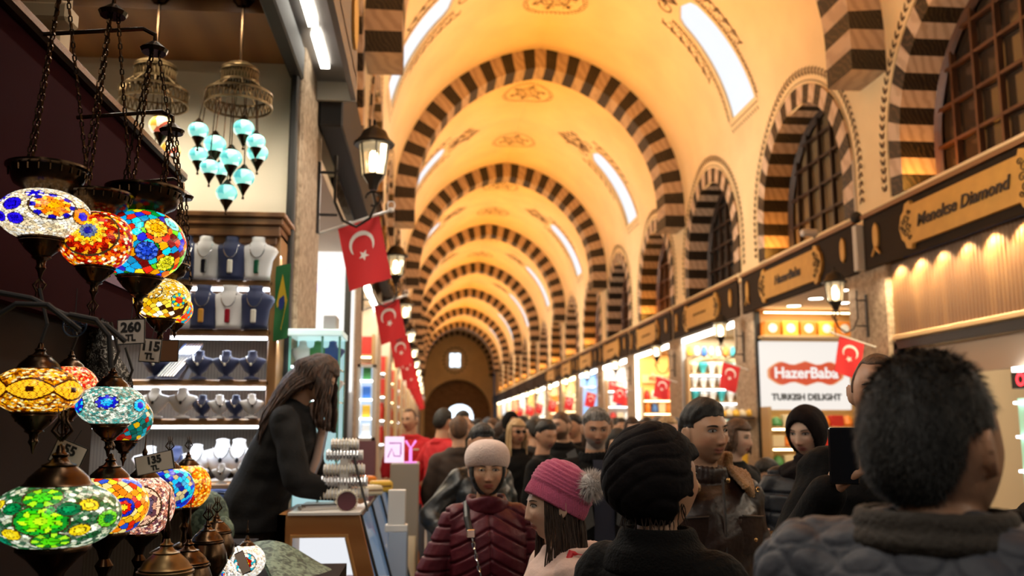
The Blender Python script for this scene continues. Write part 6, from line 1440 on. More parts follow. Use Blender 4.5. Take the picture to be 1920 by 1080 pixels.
    if ht == 'short': v, f = shell(m_short, o_hair(.0025, .020), q_, fem, px, .0025, 160); Hm.add(Hx(v), f)
    elif ht == 'crop': v, f = shell(m_short, o_hair(.002, .009), q_, fem, px, .0015, 160); Hm.add(Hx(v), f)
    elif ht == 'bald': v, f = shell(m_bald, lambda P: .004+0*P[:, 2], q_, fem, px, .001, 160); Hm.add(Hx(v), f)
    elif ht in ('long', 'bun'):
        v, f = shell(m_full, lambda P: .016+.008*sst(.02, .10, P[:, 2]), q_, fem, px, .003, 120); Hm.add(Hx(v), f)
        if ht == 'long': l = MB(); locks(l, hair[2] if len(hair) > 2 else 90, .1, 0, int(px), hair[3] if len(hair) > 3 else .30, rad=.008 if res == 'L' else .0055); Hm.add(Hx(np.vstack(l.v)), l.f)
        else: Hm.ell(Hx((0, .10, .03)), (.045, .045, .045), 12, 8)
    if ht == 'hijab':
        v, f = shell(m_hijab, lambda P: .016+.006*sst(0, .1, P[:, 2])+.010*sst(.0, .06, P[:, 1]), q_, fem, px, .004, 45); Hm.add(Hx(v), f)
        W = MB(); W.ell(Hx((0, .03, -.12)), (.082*hq, .085*hq, .07*hq), 18, 12); W.ell(Bf((0, .01, 1.44)), (.15, .12, .07), 18, 12)
        for t in np.linspace(-.9, .9, 5): W.tube([Hx((.088*math.sin(t+.3), -.09*math.cos(t*.8)*.7, -.10)), Hx((.04*math.sin(t), -.075, -.135)), Hx((-.088*math.sin(t+.6), -.05*math.cos(t), -.15))], .014*hq, 8)
        wm = fuse(W, max(vox, .007), 4); V = getv(wm); V += getn(wm)*(.005*wob(V, 70, px))[:, None]; setv(wm, V); fin(wm, 'scarf', hm, r); Hm.build('headscarf', hm, r, True)
    elif Hm.v:
        Hm.build('hair', hm, r, True)
    r['_'] = 0; del r['_']
    if extra: extra(r, dict(Hx=Hx, Bf=Bf, AR=AR, hc=hc, Rh=Rh, hq=hq, onface=onface, jm=jm, fem=fem, sh=sh, w=w))
    return r
# ---------------------------------------------------------------- quilting patterns
def quilt_rows(pitch=.075, dep=.008, slope=.5, front=True):
    def fn(V, Bf, AR):
        x, y, z = V.T; arm = np.abs(x) > .19
        ph = (z+slope*np.abs(x)*np.where(arm, 0, 1))/pitch
        g = np.abs((ph % 1)-.5)*2; d = -dep*np.exp(-((1-g)/.16)**2)
        cx = np.abs(x); cen = -dep*.8*np.exp(-(x/.006)**2)*(y < 0)
        return np.where(z < 1.46, d+cen*(~arm), 0)
    return fn
def quilt_scale(px=.085, pz=.075, dep=.009):
    def fn(V, Bf, AR):
        x, y, z = V.T; u = np.where((np.abs(x) > .20) & (z < 1.36), y, x); v = z-np.where(z > 1.30, y, y*np.clip((z-1.1)/.2, 0, 1)); row = np.floor(v/pz); uu = ((u/px+.5*(row % 2)) % 1)-.5; vv = (v/pz) % 1-.5
        rr = np.sqrt(uu**2+(vv*.92)**2); line = np.exp(-((rr-.455)/.055)**2); return -dep*line+dep*.9*np.clip(.44-rr, 0, .44)/.44
    return fn
# ---------------------------------------------------------------- the nearest people
blk_h = hairmat('black', (.004, .0033, .0028)); brn_h = hairmat('dark brown', (.022, .010, .005)); gry_h = hairmat('grey', (.09, .08, .07), (.32, .30, .28)); blo_h = hairmat('blond', (.35, .22, .10), (.62, .45, .25)); mid_h = hairmat('mid brown', (.06, .028, .012))
# 1 dark-haired man in a quilted jacket, seen from behind
qj = M('charcoal quilted nylon', (.052, .055, .068), .55, spec=.25, bump=.25, bscale=45, noise=.2, nscale=4)
def ex1(r, k):
    Hx, Bf = k['Hx'], k['Bf']; q = random.Random(3); mb = MB(); rs = np.random.RandomState(4)
    d = rs.normal(size=(26000, 3)); d /= np.linalg.norm(d, axis=1)[:, None]; P = head_pts(d, 0, base=True); m = (m_short(P) > .5); P, d = P[m], d[m]; n = d*np.array([1/.073, 1/.094, 1/.117]); n /= np.linalg.norm(n, axis=1)[:, None]
    base = P+n*(o_hair(.002, .009)(P)-.001)[:, None]
    flow = np.stack([.25*P[:, 0]/.08, .35+0*P[:, 0]-.9*(P[:, 1] < -.03), -.75+.7*sst(.05, .11, P[:, 2])], 1)+rs.normal(0, .22, P.shape)
    L = .009+.011*sst(.0, .1, P[:, 2]); tip = base+(n*.22+flow)*L[:, None]; mid = base+(n*.30+flow*.7)*(L*.5)[:, None]
    sd = np.cross(n, flow); sd /= np.linalg.norm(sd, axis=1)[:, None]+1e-9; wd_ = .0007
    V = np.stack([base-sd*wd_, base+sd*wd_, mid+sd*wd_*.8, mid-sd*wd_*.8, tip], 1).reshape(-1, 3); F = []
    for i in range(len(P)): b = i*5; F += [(b, b+1, b+2, b+3), (b+3, b+2, b+4)]
    o = MB().add(Hx(V), F).build('hair_strands', blk_h, r); o['kind'] = 'stuff'; o['label'] = 'short black hair strands'
    cm = MB()
    for j in range(2):
        for t in np.linspace(0, 2*PI, 61)[:-1]:
            cr = .083+.004*j; p0 = Bf((cr*1.2*math.cos(t), .020+cr*math.sin(t), 1.455)); p1 = Bf((cr*1.12*math.cos(t), .015+cr*.95*math.sin(t), 1.478+.018*(1-j))); cm.cap(p0, p1, .010, .008, 6)
    cmm = fuse(cm, .006, 3); V = getv(cmm); V += getn(cmm)*(-.0035*np.exp(-(((V[:, 2]*1/.024) % 1-.5)/.14)**2))[:, None]; setv(cmm, V); fin(cmm, 'collar', M('dark brown corduroy', (.026, .019, .013), .8, bump=.6, bscale=120), r)
person('dark-haired man seen from behind in a charcoal quilted jacket, head bowed', 1752, 842, 1.20, 138, (-20, -12, 0), hair=('crop', blk_h), skin='tan', top=qj, vox=.0052, puff=quilt_scale(.070, .062, .0036), coll=None, bulk=1.9, hz=-.055, extra=ex1, hs=1.06, folds=.004, jaw=.03, beard=((.03, .02, .015), .35))
# 2 woman in black headwrap from behind
bw_ = cloth('black jersey wrap', (.014, .0105, .012), .8, .3, 60, .2, .4)
def ex2(r, k):
    Hx, Bf = k['Hx'], k['Bf']; W = MB()
    v, f = shell(lambda P: sst(-.004, .006, P[:, 2]-np.where(P[:, 1] < -.02, .045, np.where(P[:, 1] < .02, -.03, -.085))), lambda P: .022+.034*sst(-.05, .10, P[:, 1])*sst(-.1, -.02, P[:, 2]), 'M', 1, 3, .002, 50)
    W.add(Hx(v), f); W.ell(Hx((0, .055, .015)), (.098, .095, .112), 28, 20)
    wm = fuse(W, .006, 4); V = getv(wm); V += getn(wm)*(.0025*wob(V, 75, 2)-.005*np.exp(-(np.abs(((V[:, 2]*.8+V[:, 0]*.6+.02*np.sin(V[:, 1]*30))/.045)%1-.5)/.10)**2))[:, None]; setv(wm, V); fin(wm, 'headwrap', bw_, r)
    h = MB(); locks(h, 60, .1, 0, 4, .10, rad=.0022, wave=.006); V = np.vstack(h.v); V[:, 1] += .0; q = MB().add(Hx(V*np.array([.75, .75, .8])+np.array([0, .02, -.03])), h.f).build('hair', brn_h, r, True)
    c = MB()
    for t in np.arange(40)*2*PI/40: c.cap(Bf((.105*math.cos(t), .020+.088*math.sin(t), 1.45)), Bf((.088*math.cos(t), .016+.078*math.sin(t), 1.505)), .019, .017, 6); c.cap(Bf((.135*math.cos(t), .02+.10*math.sin(t), 1.42)), Bf((.115*math.cos(t), .02+.095*math.sin(t), 1.46)), .018, .02, 6)
    cm = fuse(c, .008, 4); fin(cm, 'collar', cloth('black ribbed coat collar', (.013, .012, .012), .85, .6, 140), r)
person('woman in a black headwrap and black coat seen from behind, between girl and smiling man', 1240, 905, 2.15, 140, (-25, -4, 0), fem=1, skin='olive', hair=('none', blk_h), top=cloth('black coat', (.012, .012, .012), .8, .5, 70), vox=.0065, bulk=1.6, coat=1.2, extra=ex2, hs=.98)
# 3 girl in pink beanie
pinkk = cloth('pink knit', (.52, .105, .20), .85, .5, 160, .15, .6); furm = M('grey fur', (.60, .55, .52), .9, sheen=.5)
coatp = cloth('cream pink coat', (.66, .47, .40), .85, .2, 60, .05, .5)
def ex3(r, k):
    Hx, Bf = k['Hx'], k['Bf']; d, F = dirs(240, 110)
    P = head_pts(d, 1, base=True); ax = P[:, 2]; n = d*np.array([1/.073, 1/.094, 1/.117]); n /= np.linalg.norm(n, axis=1)[:, None]
    zz = P[:, 2]-(.040-.62*(P[:, 1]+.06)); m = sst(-.003, .003, zz); lat = np.arctan2(P[:, 1], P[:, 0]); cuff = sst(.062, .050, zz)
    rib = np.abs(np.sin(lat*34)); rows = np.abs(np.sin(zz*330)); slouch = .030*sst(.05, .12, P[:, 1]*.6+P[:, 2]*.9)+.014*sst(.02, .1, P[:, 1])
    off = .012+cuff*(.004+.005*rib)+(1-cuff)*(.012+.0045*rows)+slouch; V = P+n*(off*m-.02*(1-m))[:, None]
    MB().add(Hx(V), F).build('knit_hat', pinkk, r, True)
    c = np.array([.075, .122, .078]); rs = np.random.RandomState(2); N = 2600; dd = rs.normal(size=(N, 3)); dd /= np.linalg.norm(dd, axis=1)[:, None]; L = rs.uniform(.054, .073, N); sd = np.cross(dd, [.3, .5, .8]); sd /= np.linalg.norm(sd, axis=1)[:, None]
    V = np.stack([c+dd*.015-sd*.0011, c+dd*.015+sd*.0011, c+dd*L[:, None]*.7+sd*.0008, c+dd*L[:, None]*.7-sd*.0008, c+dd*L[:, None]+np.array([0, 0, -.004])], 1).reshape(-1, 3); Ff = []
    for i in range(N): b = i*5; Ff += [(b, b+1, b+2, b+3), (b+3, b+2, b+4)]
    pm = MB().add(Hx(V), Ff); pm.ell(Hx(c), (.044, .044, .044), 14, 10); pm.build('pompom', furm, r)
    h = MB(); locks(h, 150, .1, 0, 9, .22, rad=.0042, wave=.008); MB().add(Hx(np.vstack(h.v)*np.array([.90, .92, 1])+np.array([0, .0, -.01])), h.f).build('hair', brn_h, r, True)
    hd = MB(); 
    for t in np.linspace(-.35, PI+.35, 24): hd.cap(Bf((.115*math.cos(t), .04+.10*math.sin(t), 1.40)), Bf((.13*math.cos(t), .06+.13*math.sin(t), 1.475)), .024, .020, 8)
    hm = fuse(hd, .009, 5); fin(hm, 'hood', coatp, r)
    s1 = MB(); s1.tube([Bf(p) for p in ((.155, -.02, 1.30), (.15, -.03, 1.40), (.13, .01, 1.475), (.135, .09, 1.46), (.14, .14, 1.36), (.15, .15, 1.15))], .014, 8); s1.build('strap', M('red strap', (.55, .02, .03), .5), r)
person('girl in a pink knitted hat with grey fur pompom and cream coat, in profile', 1036, 952, 2.95, -78, (-4, 2, 0), fem=1, skin='fair', hair=('none', brn_h), top=coatp, vox=.0050, bulk=1.2, extra=ex3, hs=.90, lips=(.55, .16, .15), nose=.8, brow=(.03, .015, .01))
# 4 woman in cream beret
mar_j = M('maroon puffer nylon', (.085, .009, .018), .5, spec=.28, bump=.25, bscale=35, noise=.15, nscale=3)
felt = cloth('cream felt', (.74, .58, .52), .9, .4, 120, .06, .6)
def ex4(r, k):
    Hx, Bf, onface = k['Hx'], k['Bf'], k['onface']
    b = MB(); pr = [(0, .150), (.05, .147), (.09, .130), (.112, .098), (.118, .062), (.110, .030), (.100, .015), (.095, .018), (.088, .040)]
    a = np.arange(48)*2*PI/48; V = [];
    for rr, z in pr: V.append(np.stack([rr*np.cos(a)*.93, .018+rr*1.05*np.sin(a)+.0*a, z-.012*np.sin(a)*0-.55*(rr*np.sin(a)+.02)*.35], 1))
    F = [(i*48+j, i*48+(j+1) % 48, (i+1)*48+(j+1) % 48, (i+1)*48+j) for i in range(len(pr)-1) for j in range(48)]; b.add(Hx(np.vstack(V)), F); o = b.build('beret', felt, r, True); m = o.modifiers.new('sub', 'SUBSURF'); m.levels = 1; m.render_levels = 2
    h = MB(); v, f = shell(lambda P: sst(-.004, .006, P[:, 2]-np.where(P[:, 1] < -.045, .06, -.10)), lambda P: .010+0*P[:, 0], 'M', 1, 1, .002); h.add(Hx(v), f); h.build('hair', blk_h, r, True)
    g = MB()
    for q in (-1, 1):
        g.tube([onface(q*.031+.0185*math.cos(t), .008+.0125*math.sin(t), .012)*1.0 for t in np.linspace(0, 2*PI, 22)], .0009, 6)
        g.tube([onface(q*.050, .014, .010), Hx((q*.074, -.03, .012)), Hx((q*.078, .0, .010))], .0009, 5)
    g.tube([onface(-.011, .012, .011), onface(0, .016, .010), onface(.011, .012, .011)], .0009, 5); g.build('eyeglasses', M('gold wire', (.45, .28, .14), .3, metal=.9), r)
    c = MB()
    for t in np.arange(36)*2*PI/36: c.cap(Bf((.098*math.cos(t), .018+.088*math.sin(t), 1.44)), Bf((.092*math.cos(t), .008+.088*math.sin(t), 1.492+.010*math.sin(t*3))), .018, .017, 8)
    cm = fuse(c, .007, 4); V = getv(cm); V += getn(cm)*(.004*wob(V, 60, 5))[:, None]; setv(cm, V); fin(cm, 'collar', mar_j, r)
    st = MB(); pth = [Bf(p) for p in ((-.105, .0, 1.475), (-.11, -.09, 1.41), (-.095, -.145, 1.33))]; st.tube(pth, .017, 8); st.build('bag_strap', M('black strap', (.02, .02, .022), .4), r)
    ch = MB(); chain_geo(ch, Bf((-.095, -.155, 1.33)), Bf((-.045, -.178, 1.12)), .0045, .026); ch.build('bag_chain', silver, r)
    bk = MB(); bk.bbox(-.020, .020, -.006, .006, -.02, .02, .004); o = bk.build('buckle', silver, r); o.location = Bf((-.098, -.162, 1.345))
    bg = MB(); bg.loft([(0, 0, -.10, .15, .045), (0, 0, -.05, .165, .055), (0, 0, .03, .15, .05), (0, 0, .09, .12, .03)], 20); o = bg.build('handbag', M('black leather', (.012, .011, .011), .3, bump=.2, bscale=40), r, True); o.location = Bf((.07, -.20, 1.02)); o.rotation_euler = (0, .35, 0)
    ts = MB(); ts.tube([(0, 0, 0), (0, -.005, -.03)], .004, 6); ts.lathe([(0, -.03), (.008, -.032), (.013, -.09), (0, -.09)], n=10); o = ts.build('tassel', M('cream leather', (.6, .5, .38), .6), r); o.location = Bf((.0, -.262, 1.07))
person('woman in a cream beret, round glasses and maroon padded jacket with chain-strap bag', 914, 884, 4.0, 4, (-4, 2, 0), fem=1, skin='olive', hair=('none', blk_h), top=mar_j, vox=.0055, puff=quilt_rows(.072, .012, .55), bulk=1.7, coat=1.1, extra=ex4, hs=.93, lips=(.42, .11, .10), arms={-1: ((-.28, .02, 1.12), (-.27, -.10, .88)), 1: ((.27, .02, 1.12), (.20, -.16, .98))})
# 5 grey-haired man
def ex5(r, k):
    Hx, Bf = k['Hx'], k['Bf']
    for q in (-1, 1):
        c = MB(); P = []
        for t in np.linspace(0, 1, 12): P.append([Bf((q*(.115-.05*t+.015*u*4*0+.055*u), .04-.20*min(t*1.6, 1)-.01*u-.02*t, 1.52-.42*t-.03*u)) for u in np.linspace(0, 1, 5)])
        g1 = np.array(P); c.grid(g1); c.grid(g1+np.array([0, .012, 0]), flip=True); c.build('lapel', cloth('charcoal grey wool', (.06, .062, .062), .85, .4), r, True)
    c = MB(); c.grid([[Bf((x, -.150-.01*math.cos(x*12)+.02*(z > 1.4), z)) for x in np.linspace(-.06, .06, 6)] for z in np.linspace(.9, 1.46, 10)]); c.build('jumper', M('navy jumper', (.010, .013, .03), .8), r, True)
    for t in np.linspace(0, PI, 2): pass
person('grey-haired bearded man in a black coat with charcoal front', 1118, 806, 5.2, 6, (-8, 10, 0), skin='tan', hair=('short', gry_h), top=blackc, vox=.0065, bulk=1.3, extra=ex5, beard=((.30, .28, .26), .75), brow=(.03, .025, .02), coll=(.05, .095), lips=(.30, .12, .10), jaw=.04, puff=None)
# 6 smiling man, brown leather jacket with shearling collar
shear = cloth('tan shearling', (.40, .215, .085), .95, 1.0, 110, .2, .8)
def ex6(r, k):
    Hx, Bf = k['Hx'], k['Bf']; c = MB()
    for t in np.linspace(-.5, PI+.5, 30): c.cap(Bf((.10*math.cos(t), .035+.085*math.sin(t), 1.455)), Bf((.118*math.cos(t), .045+.10*math.sin(t), 1.54)), .020, .022, 8)
    for q in (-1, 1):
        for t in np.linspace(0, 1, 12): c.cap(Bf((q*(.095+.01*t), -.01-.13*t, 1.50-.07*t)), Bf((q*(.19-.02*t-.04*t*t), .02-.15*t, 1.475-.075*t)), .017, .014, 8)
    cm = fuse(c, .007, 4); V = getv(cm); V += getn(cm)*(.003*wob(V, 240, 5)+.002*wob(V, 400, 1))[:, None]; setv(cm, V); fin(cm, 'collar', shear, r)
    for q in (-1, 1):
        P = [[Bf((q*(.07+.10*u), -.148-.006+.02*u*u+.01*v, 1.32-.14*v-.02*u*(1-v)*0)) for u in np.linspace(0, 1, 6)] for v in (0, .1, .5, .9, 1)]
        m = MB(); g1 = np.array(P)+np.array([0, -.004, 0]); m.grid(g1); m.grid(g1+np.array([0, .02, 0]), flip=True); o = m.build('chest_pocket', leather, r, True)
        MB().tube([Bf((q*.07, -.165, 1.325)), Bf((q*.17, -.145, 1.318))], .0035, 6).build('zip', M('dark steel', (.2, .2, .2), .3, metal=.9), r)
        mb = MB().ell((0, 0, 0), (.008, .004, .008), 10, 6); o = mb.build('stud', M('brass stud', (.6, .38, .16), .25, metal=.9), r, True); o.location = Bf((q*.12, -.168, 1.235))
        for zz, xx in ((1.405, .165), (1.425, .185)):
            o = MB().tube([(.008*math.cos(t), 0, .008*math.sin(t)) for t in np.linspace(0, 2*PI, 12)], .0025, 5).build('eyelet', M('brass stud'), r); o.location = Bf((q*xx, -.085, zz-.01))
    MB().tube([Bf((0, -.158+.03*max(0, z-1.3)*2, z)) for z in np.linspace(.95, 1.46, 14)], .006, 6).build('zip', M('dark steel'), r)
    o = MB().ell((0, 0, 0), (.010, .005, .010), 10, 6).build('stud', M('brass stud'), r, True); o.location = Bf((.03, -.135, 1.455))
person('smiling man in a dark brown leather jacket with tan shearling collar', 1322, 814, 3.45, 10, (14, 0, -2), skin='olive', hair=('short', blk_h), top=leather, vox=.0052, bulk=1.4, extra=ex6, beard=((.05, .03, .02), .38), lips=(.40, .14, .11), jaw=.07, smile=1, coll=(.05, .085), folds=.009, hs=1.02)
# 7 woman in dark hijab with phone
nyl = M('black padded nylon', (.010, .011, .015), .5, spec=.25, bump=.2, bscale=30)
def phone(r, p, rot, sz=(.036, .004, .075)):
    o = MB().bbox(-sz[0], sz[0], -sz[1], sz[1], -sz[2], sz[2], .004).build('phone', M('black phone', (.008, .008, .010), .15), r); o.location = p; o.rotation_euler = rot; MB().lathe([(0, 0), (.005, 0), (.005, .001), (0, .001)], n=10).xf(Matrix.Rotation(PI/2, 4, 'X')).build('camera_lens', M('lens glass', (.1, .12, .16), .05), o).location = (-sz[0]*.5, -sz[1]-.001 if False else sz[1], sz[2]*.75)
    return o
def ex7(r, k):
    phone(r, np.array([-.10, -.325, 1.145]), (-.9, 0, .2))
    o = MB().tube([(-.012, 0, .006), (0, 0, -.008), (.014, 0, .004)], .0025, 5).build('chest_badge', silver, r); o.location = k['Bf']((.02, -.165, 1.30))
person('young woman in a dark hijab and black padded jacket looking down at her phone', 1512, 812, 4.1, -34, (-14, 12, 0), fem=1, skin='fair', hair=('hijab', cloth('dark patterned scarf', (.022, .013, .014), .8, .4, 40, .5)), top=nyl, vox=.0065, puff=quilt_rows(.09, .012, 0), bulk=1.7, extra=ex7, hs=.95, lips=(.50, .16, .15), arms={-1: ((-.27, -.04, 1.15), (-.13, -.25, 1.14)), 1: ((.27, -.02, 1.15), (.02, -.24, 1.10))}, handcfg={-1: dict(d=np.array([.35, -.8, .1]), n=(.5, .1, .9), curl=.55), 1: dict(d=np.array([-.6, -.7, .2]), n=(-.3, .2, .9), curl=.6)})
# 8 man photographing with phone
def ex8(r, k):
    e, h = k['AR'][-1]; phone(r, h+np.array([.045, -.055, .095]), (.1, 0, .12), (.038, .005, .075))
person('man in black holding up a dark phone, half hidden behind the quilted jacket', 1648, 738, 2.75, -24, (0, 4, 0), skin='tan', hair=('bald', mid_h), top=blackc, vox=.0065, bulk=1.6, extra=ex8, beard=((.10, .06, .04), .4), coll=(.06, .09), arms={-1: ((-.27, -.07, 1.13), (-.160, -.31, 1.36)), 1: None}, handcfg={-1: dict(d=np.array([.55, -.25, .55]), n=(.75, .3, .1), curl=.75, thumb=1), 1: dict(d=np.array([-.5, -.3, .5]), n=(-.7, .3, .1), curl=.6)}, jaw=.05)
# 9 woman behind the smiling man
def exred(r, k):
    c = MB(); c.ell(k['Hx']((.0, .065, -.03)), (.075, .045, .12), 16, 12); c.build('scarf', M('red scarf', (.5, .01, .02), .8), r, True)
person('brown-haired woman with a red scarf behind the smiling man', 1383, 824, 5.7, 32, (12, 2, 0), fem=1, skin='fair', hair=('long', mid_h, 50, .10), top=blackc, vox=.0085, bulk=1.2, extra=exred, hs=.97)
# 10/11 red polo shirts
redp = M('red polo cotton', (.50, .008, .016), .8, bump=.2)
jean = M('grey denim', (.09, .11, .15), .8, noise=.3, nscale=12)
def expolo(r, k):
    e, h = k['AR'][1]
    MB().bbox(-.03, .03, -.004, .004, -.008, .008, .002).build('name_badge', M('badge cream', (.7, .55, .4), .5), r).location = k['Bf']((.09, -.142, 1.34))
person('shop worker in a red polo shirt facing the crowd beside the pink-lit sign', 768, 788, 9.6, -8, (-25, 4, 0), skin='olive', hair=('bald', mid_h), top=redp, trouser=jean, vox=.0095, coll=(.03, .085), extra=expolo, sleeves=.2, topname='polo_shirt', name='person')
person('shop worker in a red polo shirt and grey jeans seen from behind, hand on hip', 832, 793, 8.6, 128, (14, 0, 0), skin='olive', hair=('short', blk_h), top=redp, trouser=jean, vox=.0095, coll=(.03, .085), sleeves=.2, topname='polo_shirt', arms={-1: ((-.36, .04, 1.17), (-.20, -.02, .99)), 1: ((.30, .06, 1.16), (.24, -.05, .95))})
# 12 leather jacket person behind the beret
person('dark-haired person in a glossy black leather jacket behind the cream beret', 903, 832, 5.5, 16, (0, 16, 0), fem=1, skin='tan', hair=('short', hairmat('glossy black', (.006, .005, .005), (.06, .06, .06))), top=M('glossy black leather', (.006, .006, .006), .4, bump=.5, bscale=20), vox=.0085, bulk=1.5, folds=.012, arms={-1: ((-.34, -.02, 1.18), (-.26, -.22, 1.02)), 1: None})
# 13.. mid distance
olive_j = M('dark olive jacket', (.022, .022, .014), .7)
person('man in a dark olive jacket standing against the bright gateway', 868, 792, 10.4, 30, (10, 0, 0), skin='olive', hair=('short', blk_h), top=olive_j, vox=.010, coll=(.06, .09))
def exglass(r, k):
    mb = MB()
    for q in (-1, 1): mb.ell(k['Hx']((q*.032, -.090, .012)), (.024, .010, .016), 12, 8)
    mb.tube([k['Hx']((-.07, -.05, .015)), k['Hx']((-.03, -.098, .016)), k['Hx']((.03, -.098, .016)), k['Hx']((.07, -.05, .015))], .003, 5); mb.build('sunglasses', M('dark lens', (.008, .006, .005), .1), r, True)
person('long-haired blonde woman in dark sunglasses and black coat', 969, 812, 8.2, 10, (12, 0, 0), fem=1, skin='tan', hair=('long', blo_h, 110, .34), top=blackc, vox=.0095, extra=exglass, hs=.95)
person('bearded man in a black jacket looking sideways, left of the grey-haired man', 1052, 800, 7.6, -30, (-20, 0, 0), skin='olive', hair=('crop', mid_h), top=blackc, vox=.0095, beard=((.04, .02, .012), .85), coll=(.05, .09))
person('man in a black hood just behind the bearded man', 1076, 802, 8.8, -35, (-10, 0, 0), skin='tan', hair=('short', blk_h), top=blackc, vox=.010)
def exblue(r, k):
    MB().bbox(-.13, .13, -.17, -.10, -.26, .26, .04).build('backpack', M('bright blue fabric', (.02, .12, .55), .6), r, True).location = (0, 0, 1.18)
person('person in a dark cap with a bright blue bag on the chest', 1024, 818, 6.9, 60, (-30, 12, 0), skin='tan', hair=('short', blk_h), top=blackc, vox=.010, extra=exblue)
person('woman in a tan scarf walking behind the blonde woman', 992, 812, 9.8, 0, (10, 5, 0), fem=1, skin='tan', hair=('long', brn_h, 50, .2), top=M('tan wool coat', (.16, .09, .045), .85), vox=.011)
person('person with a dark knitted hat above the blonde woman', 958, 793, 10.5, 20, (0, 0, 0), skin='tan', hair=('hijab', blackc), top=blackc, vox=.011)
person('stooping stall keeper in a red jumper beside the Turkish delight shelves', 1440, 862, 7.2, -70, (0, 20, 0), skin='olive', hair=('short', blk_h), top=M('red jumper', (.55, .01, .015), .8), lean=62, vox=.010, s=.98)
# 18 shop woman leaning over the counter
def exw(r, k):
    Hx, Bf = k['Hx'], k['Bf']; q = random.Random(8); mb = MB()
    for i in range(420):
        a = q.uniform(-.1*PI, 1.1*PI); b_ = q.uniform(0, 1); st = np.array((.078*math.cos(a)*(.3+.7*b_), .02+.095*math.sin(a)*b_, .115*math.sqrt(max(1-b_*b_, 0))+.012)); P = [Hx(st)]
        ln = q.uniform(.24, .42); sw = q.uniform(-.05, .05); out = Rm(0, 0, 0)@np.array([math.cos(a)*.10, .06+.05*math.sin(a), 0]); ph = q.uniform(0, 6)
        e0 = Hx((.092*math.cos(a), .02+.11*math.sin(a), -.01)); 
        P.append((P[0]*.5+e0*.5)+(e0-k['hc'])*.18); P.append(e0)
        back = Bf((.13*math.cos(a)+sw, .17, 1.36))
        for t in np.linspace(.15, 1, 8):
            w_ = .024*math.sin(ph+9*t)*t; tgt_ = e0+(back-e0)*min(t*1.2, 1)*.85+np.array([0, 0, -ln*t*t*.55+.03*math.sin(t*3)]); P.append(tgt_+np.array([w_, w_*.6, w_*.5]))
        mb.tube(P, [.003, .005, .006]+[.006]*5+[.005, .003, .0015], 6)
    for i in range(70):       # strands hanging in front of the face
        a = q.choice([q.uniform(-.35*PI, 0), q.uniform(PI, 1.3*PI)]); e0 = Hx((.088*math.cos(a), .0+.10*math.sin(a), .03)); ph = q.uniform(0, 6)
        mb.tube([Hx((0.03*math.cos(a), .0, .125)), Hx((.075*math.cos(a), .08*math.sin(a), .09)), e0]+[e0+np.array([.014*math.sin(ph+7*t), .012*math.cos(ph+6*t), -.26*t]) for t in np.linspace(.1, 1, 8)], [.004, .006, .006]+[.006]*6+[.004, .002], 6)
    mb.build('long_hair', hairmat('chestnut', (.018, .008, .004), (.085, .036, .017)), r, True)
    c = MB()
    for x, m in ((.09, M('pale blue wool', (.28, .36, .5), .85)), (.055, M('beige wool', (.5, .36, .30), .85)), (.115, M('grey brown wool', (.16, .12, .12), .85))):
        MB().tube([Bf((x, -.02, 1.50)), Bf((x+.01, -.14, 1.40)), Bf((x, -.18, 1.25)), Bf((x-.01, -.19, 1.05))], .022, 8).build('scarf', m, r, True)
pr = person('long-haired shop woman in dark clothes leaning over the orange counter', 592, 772, 4.82, 84, (0, 22, 0), fem=1, skin='olive', hair=('long', hairmat('chestnut', (.018, .008, .004), (.085, .036, .017)), 10, .15), top=cloth('grey-black coat', (.028, .027, .028), .8), lean=24, vox=.0075, bulk=1.3, extra=exw, floor=.28, s=1.0, arms={-1: ((-.24, -.27, 1.05), (-.10, -.46, .99)), 1: ((.25, -.25, 1.05), (.10, -.46, .99))})
# person at the frame edge
def exe(r, k):
    Bf = k['Bf']; c = MB()
    for t in np.linspace(0, PI*2, 30): c.cap(Bf((.11*math.cos(t), .01+.10*math.sin(t), 1.43)), Bf((.13*math.cos(t), .0+.12*math.sin(t), 1.39)), .03, .03, 8)
    cm = fuse(c, .010, 4); V = getv(cm); V += getn(cm)*(.008*wob(V, 70, 5))[:, None]; setv(cm, V); fin(cm, 'scarf', M('pale pink gauze', (.60, .45, .38), .8), r)
    MB().bbox(-.06, .06, -.02, .02, -.09, .09, .01).build('pink_purse', M('magenta purse', (.45, .05, .22), .5), r).location = Bf((-.10, -.20, 1.20))
    MB().tube([Bf((-.16, -.13, 1.38)), Bf((-.2, -.17, 1.2)), Bf((-.22, -.18, 1.05))], .010, 8).build('bag_strap', M('tan leather', (.42, .22, .09), .5), r)
    MB().bbox(-.11, .11, -.05, .05, -.12, .08, .02).build('handbag', M('tan leather'), r).location = Bf((-.24, -.2, .98))
person('person at the edge in a black coat with pale pink scarf and magenta purse', 2012, 835, 2.15, -20, (0, 0, 0), fem=1, skin='olive', hair=('hijab', blackc), top=blackc, vox=.009, bulk=1.4, extra=exe)
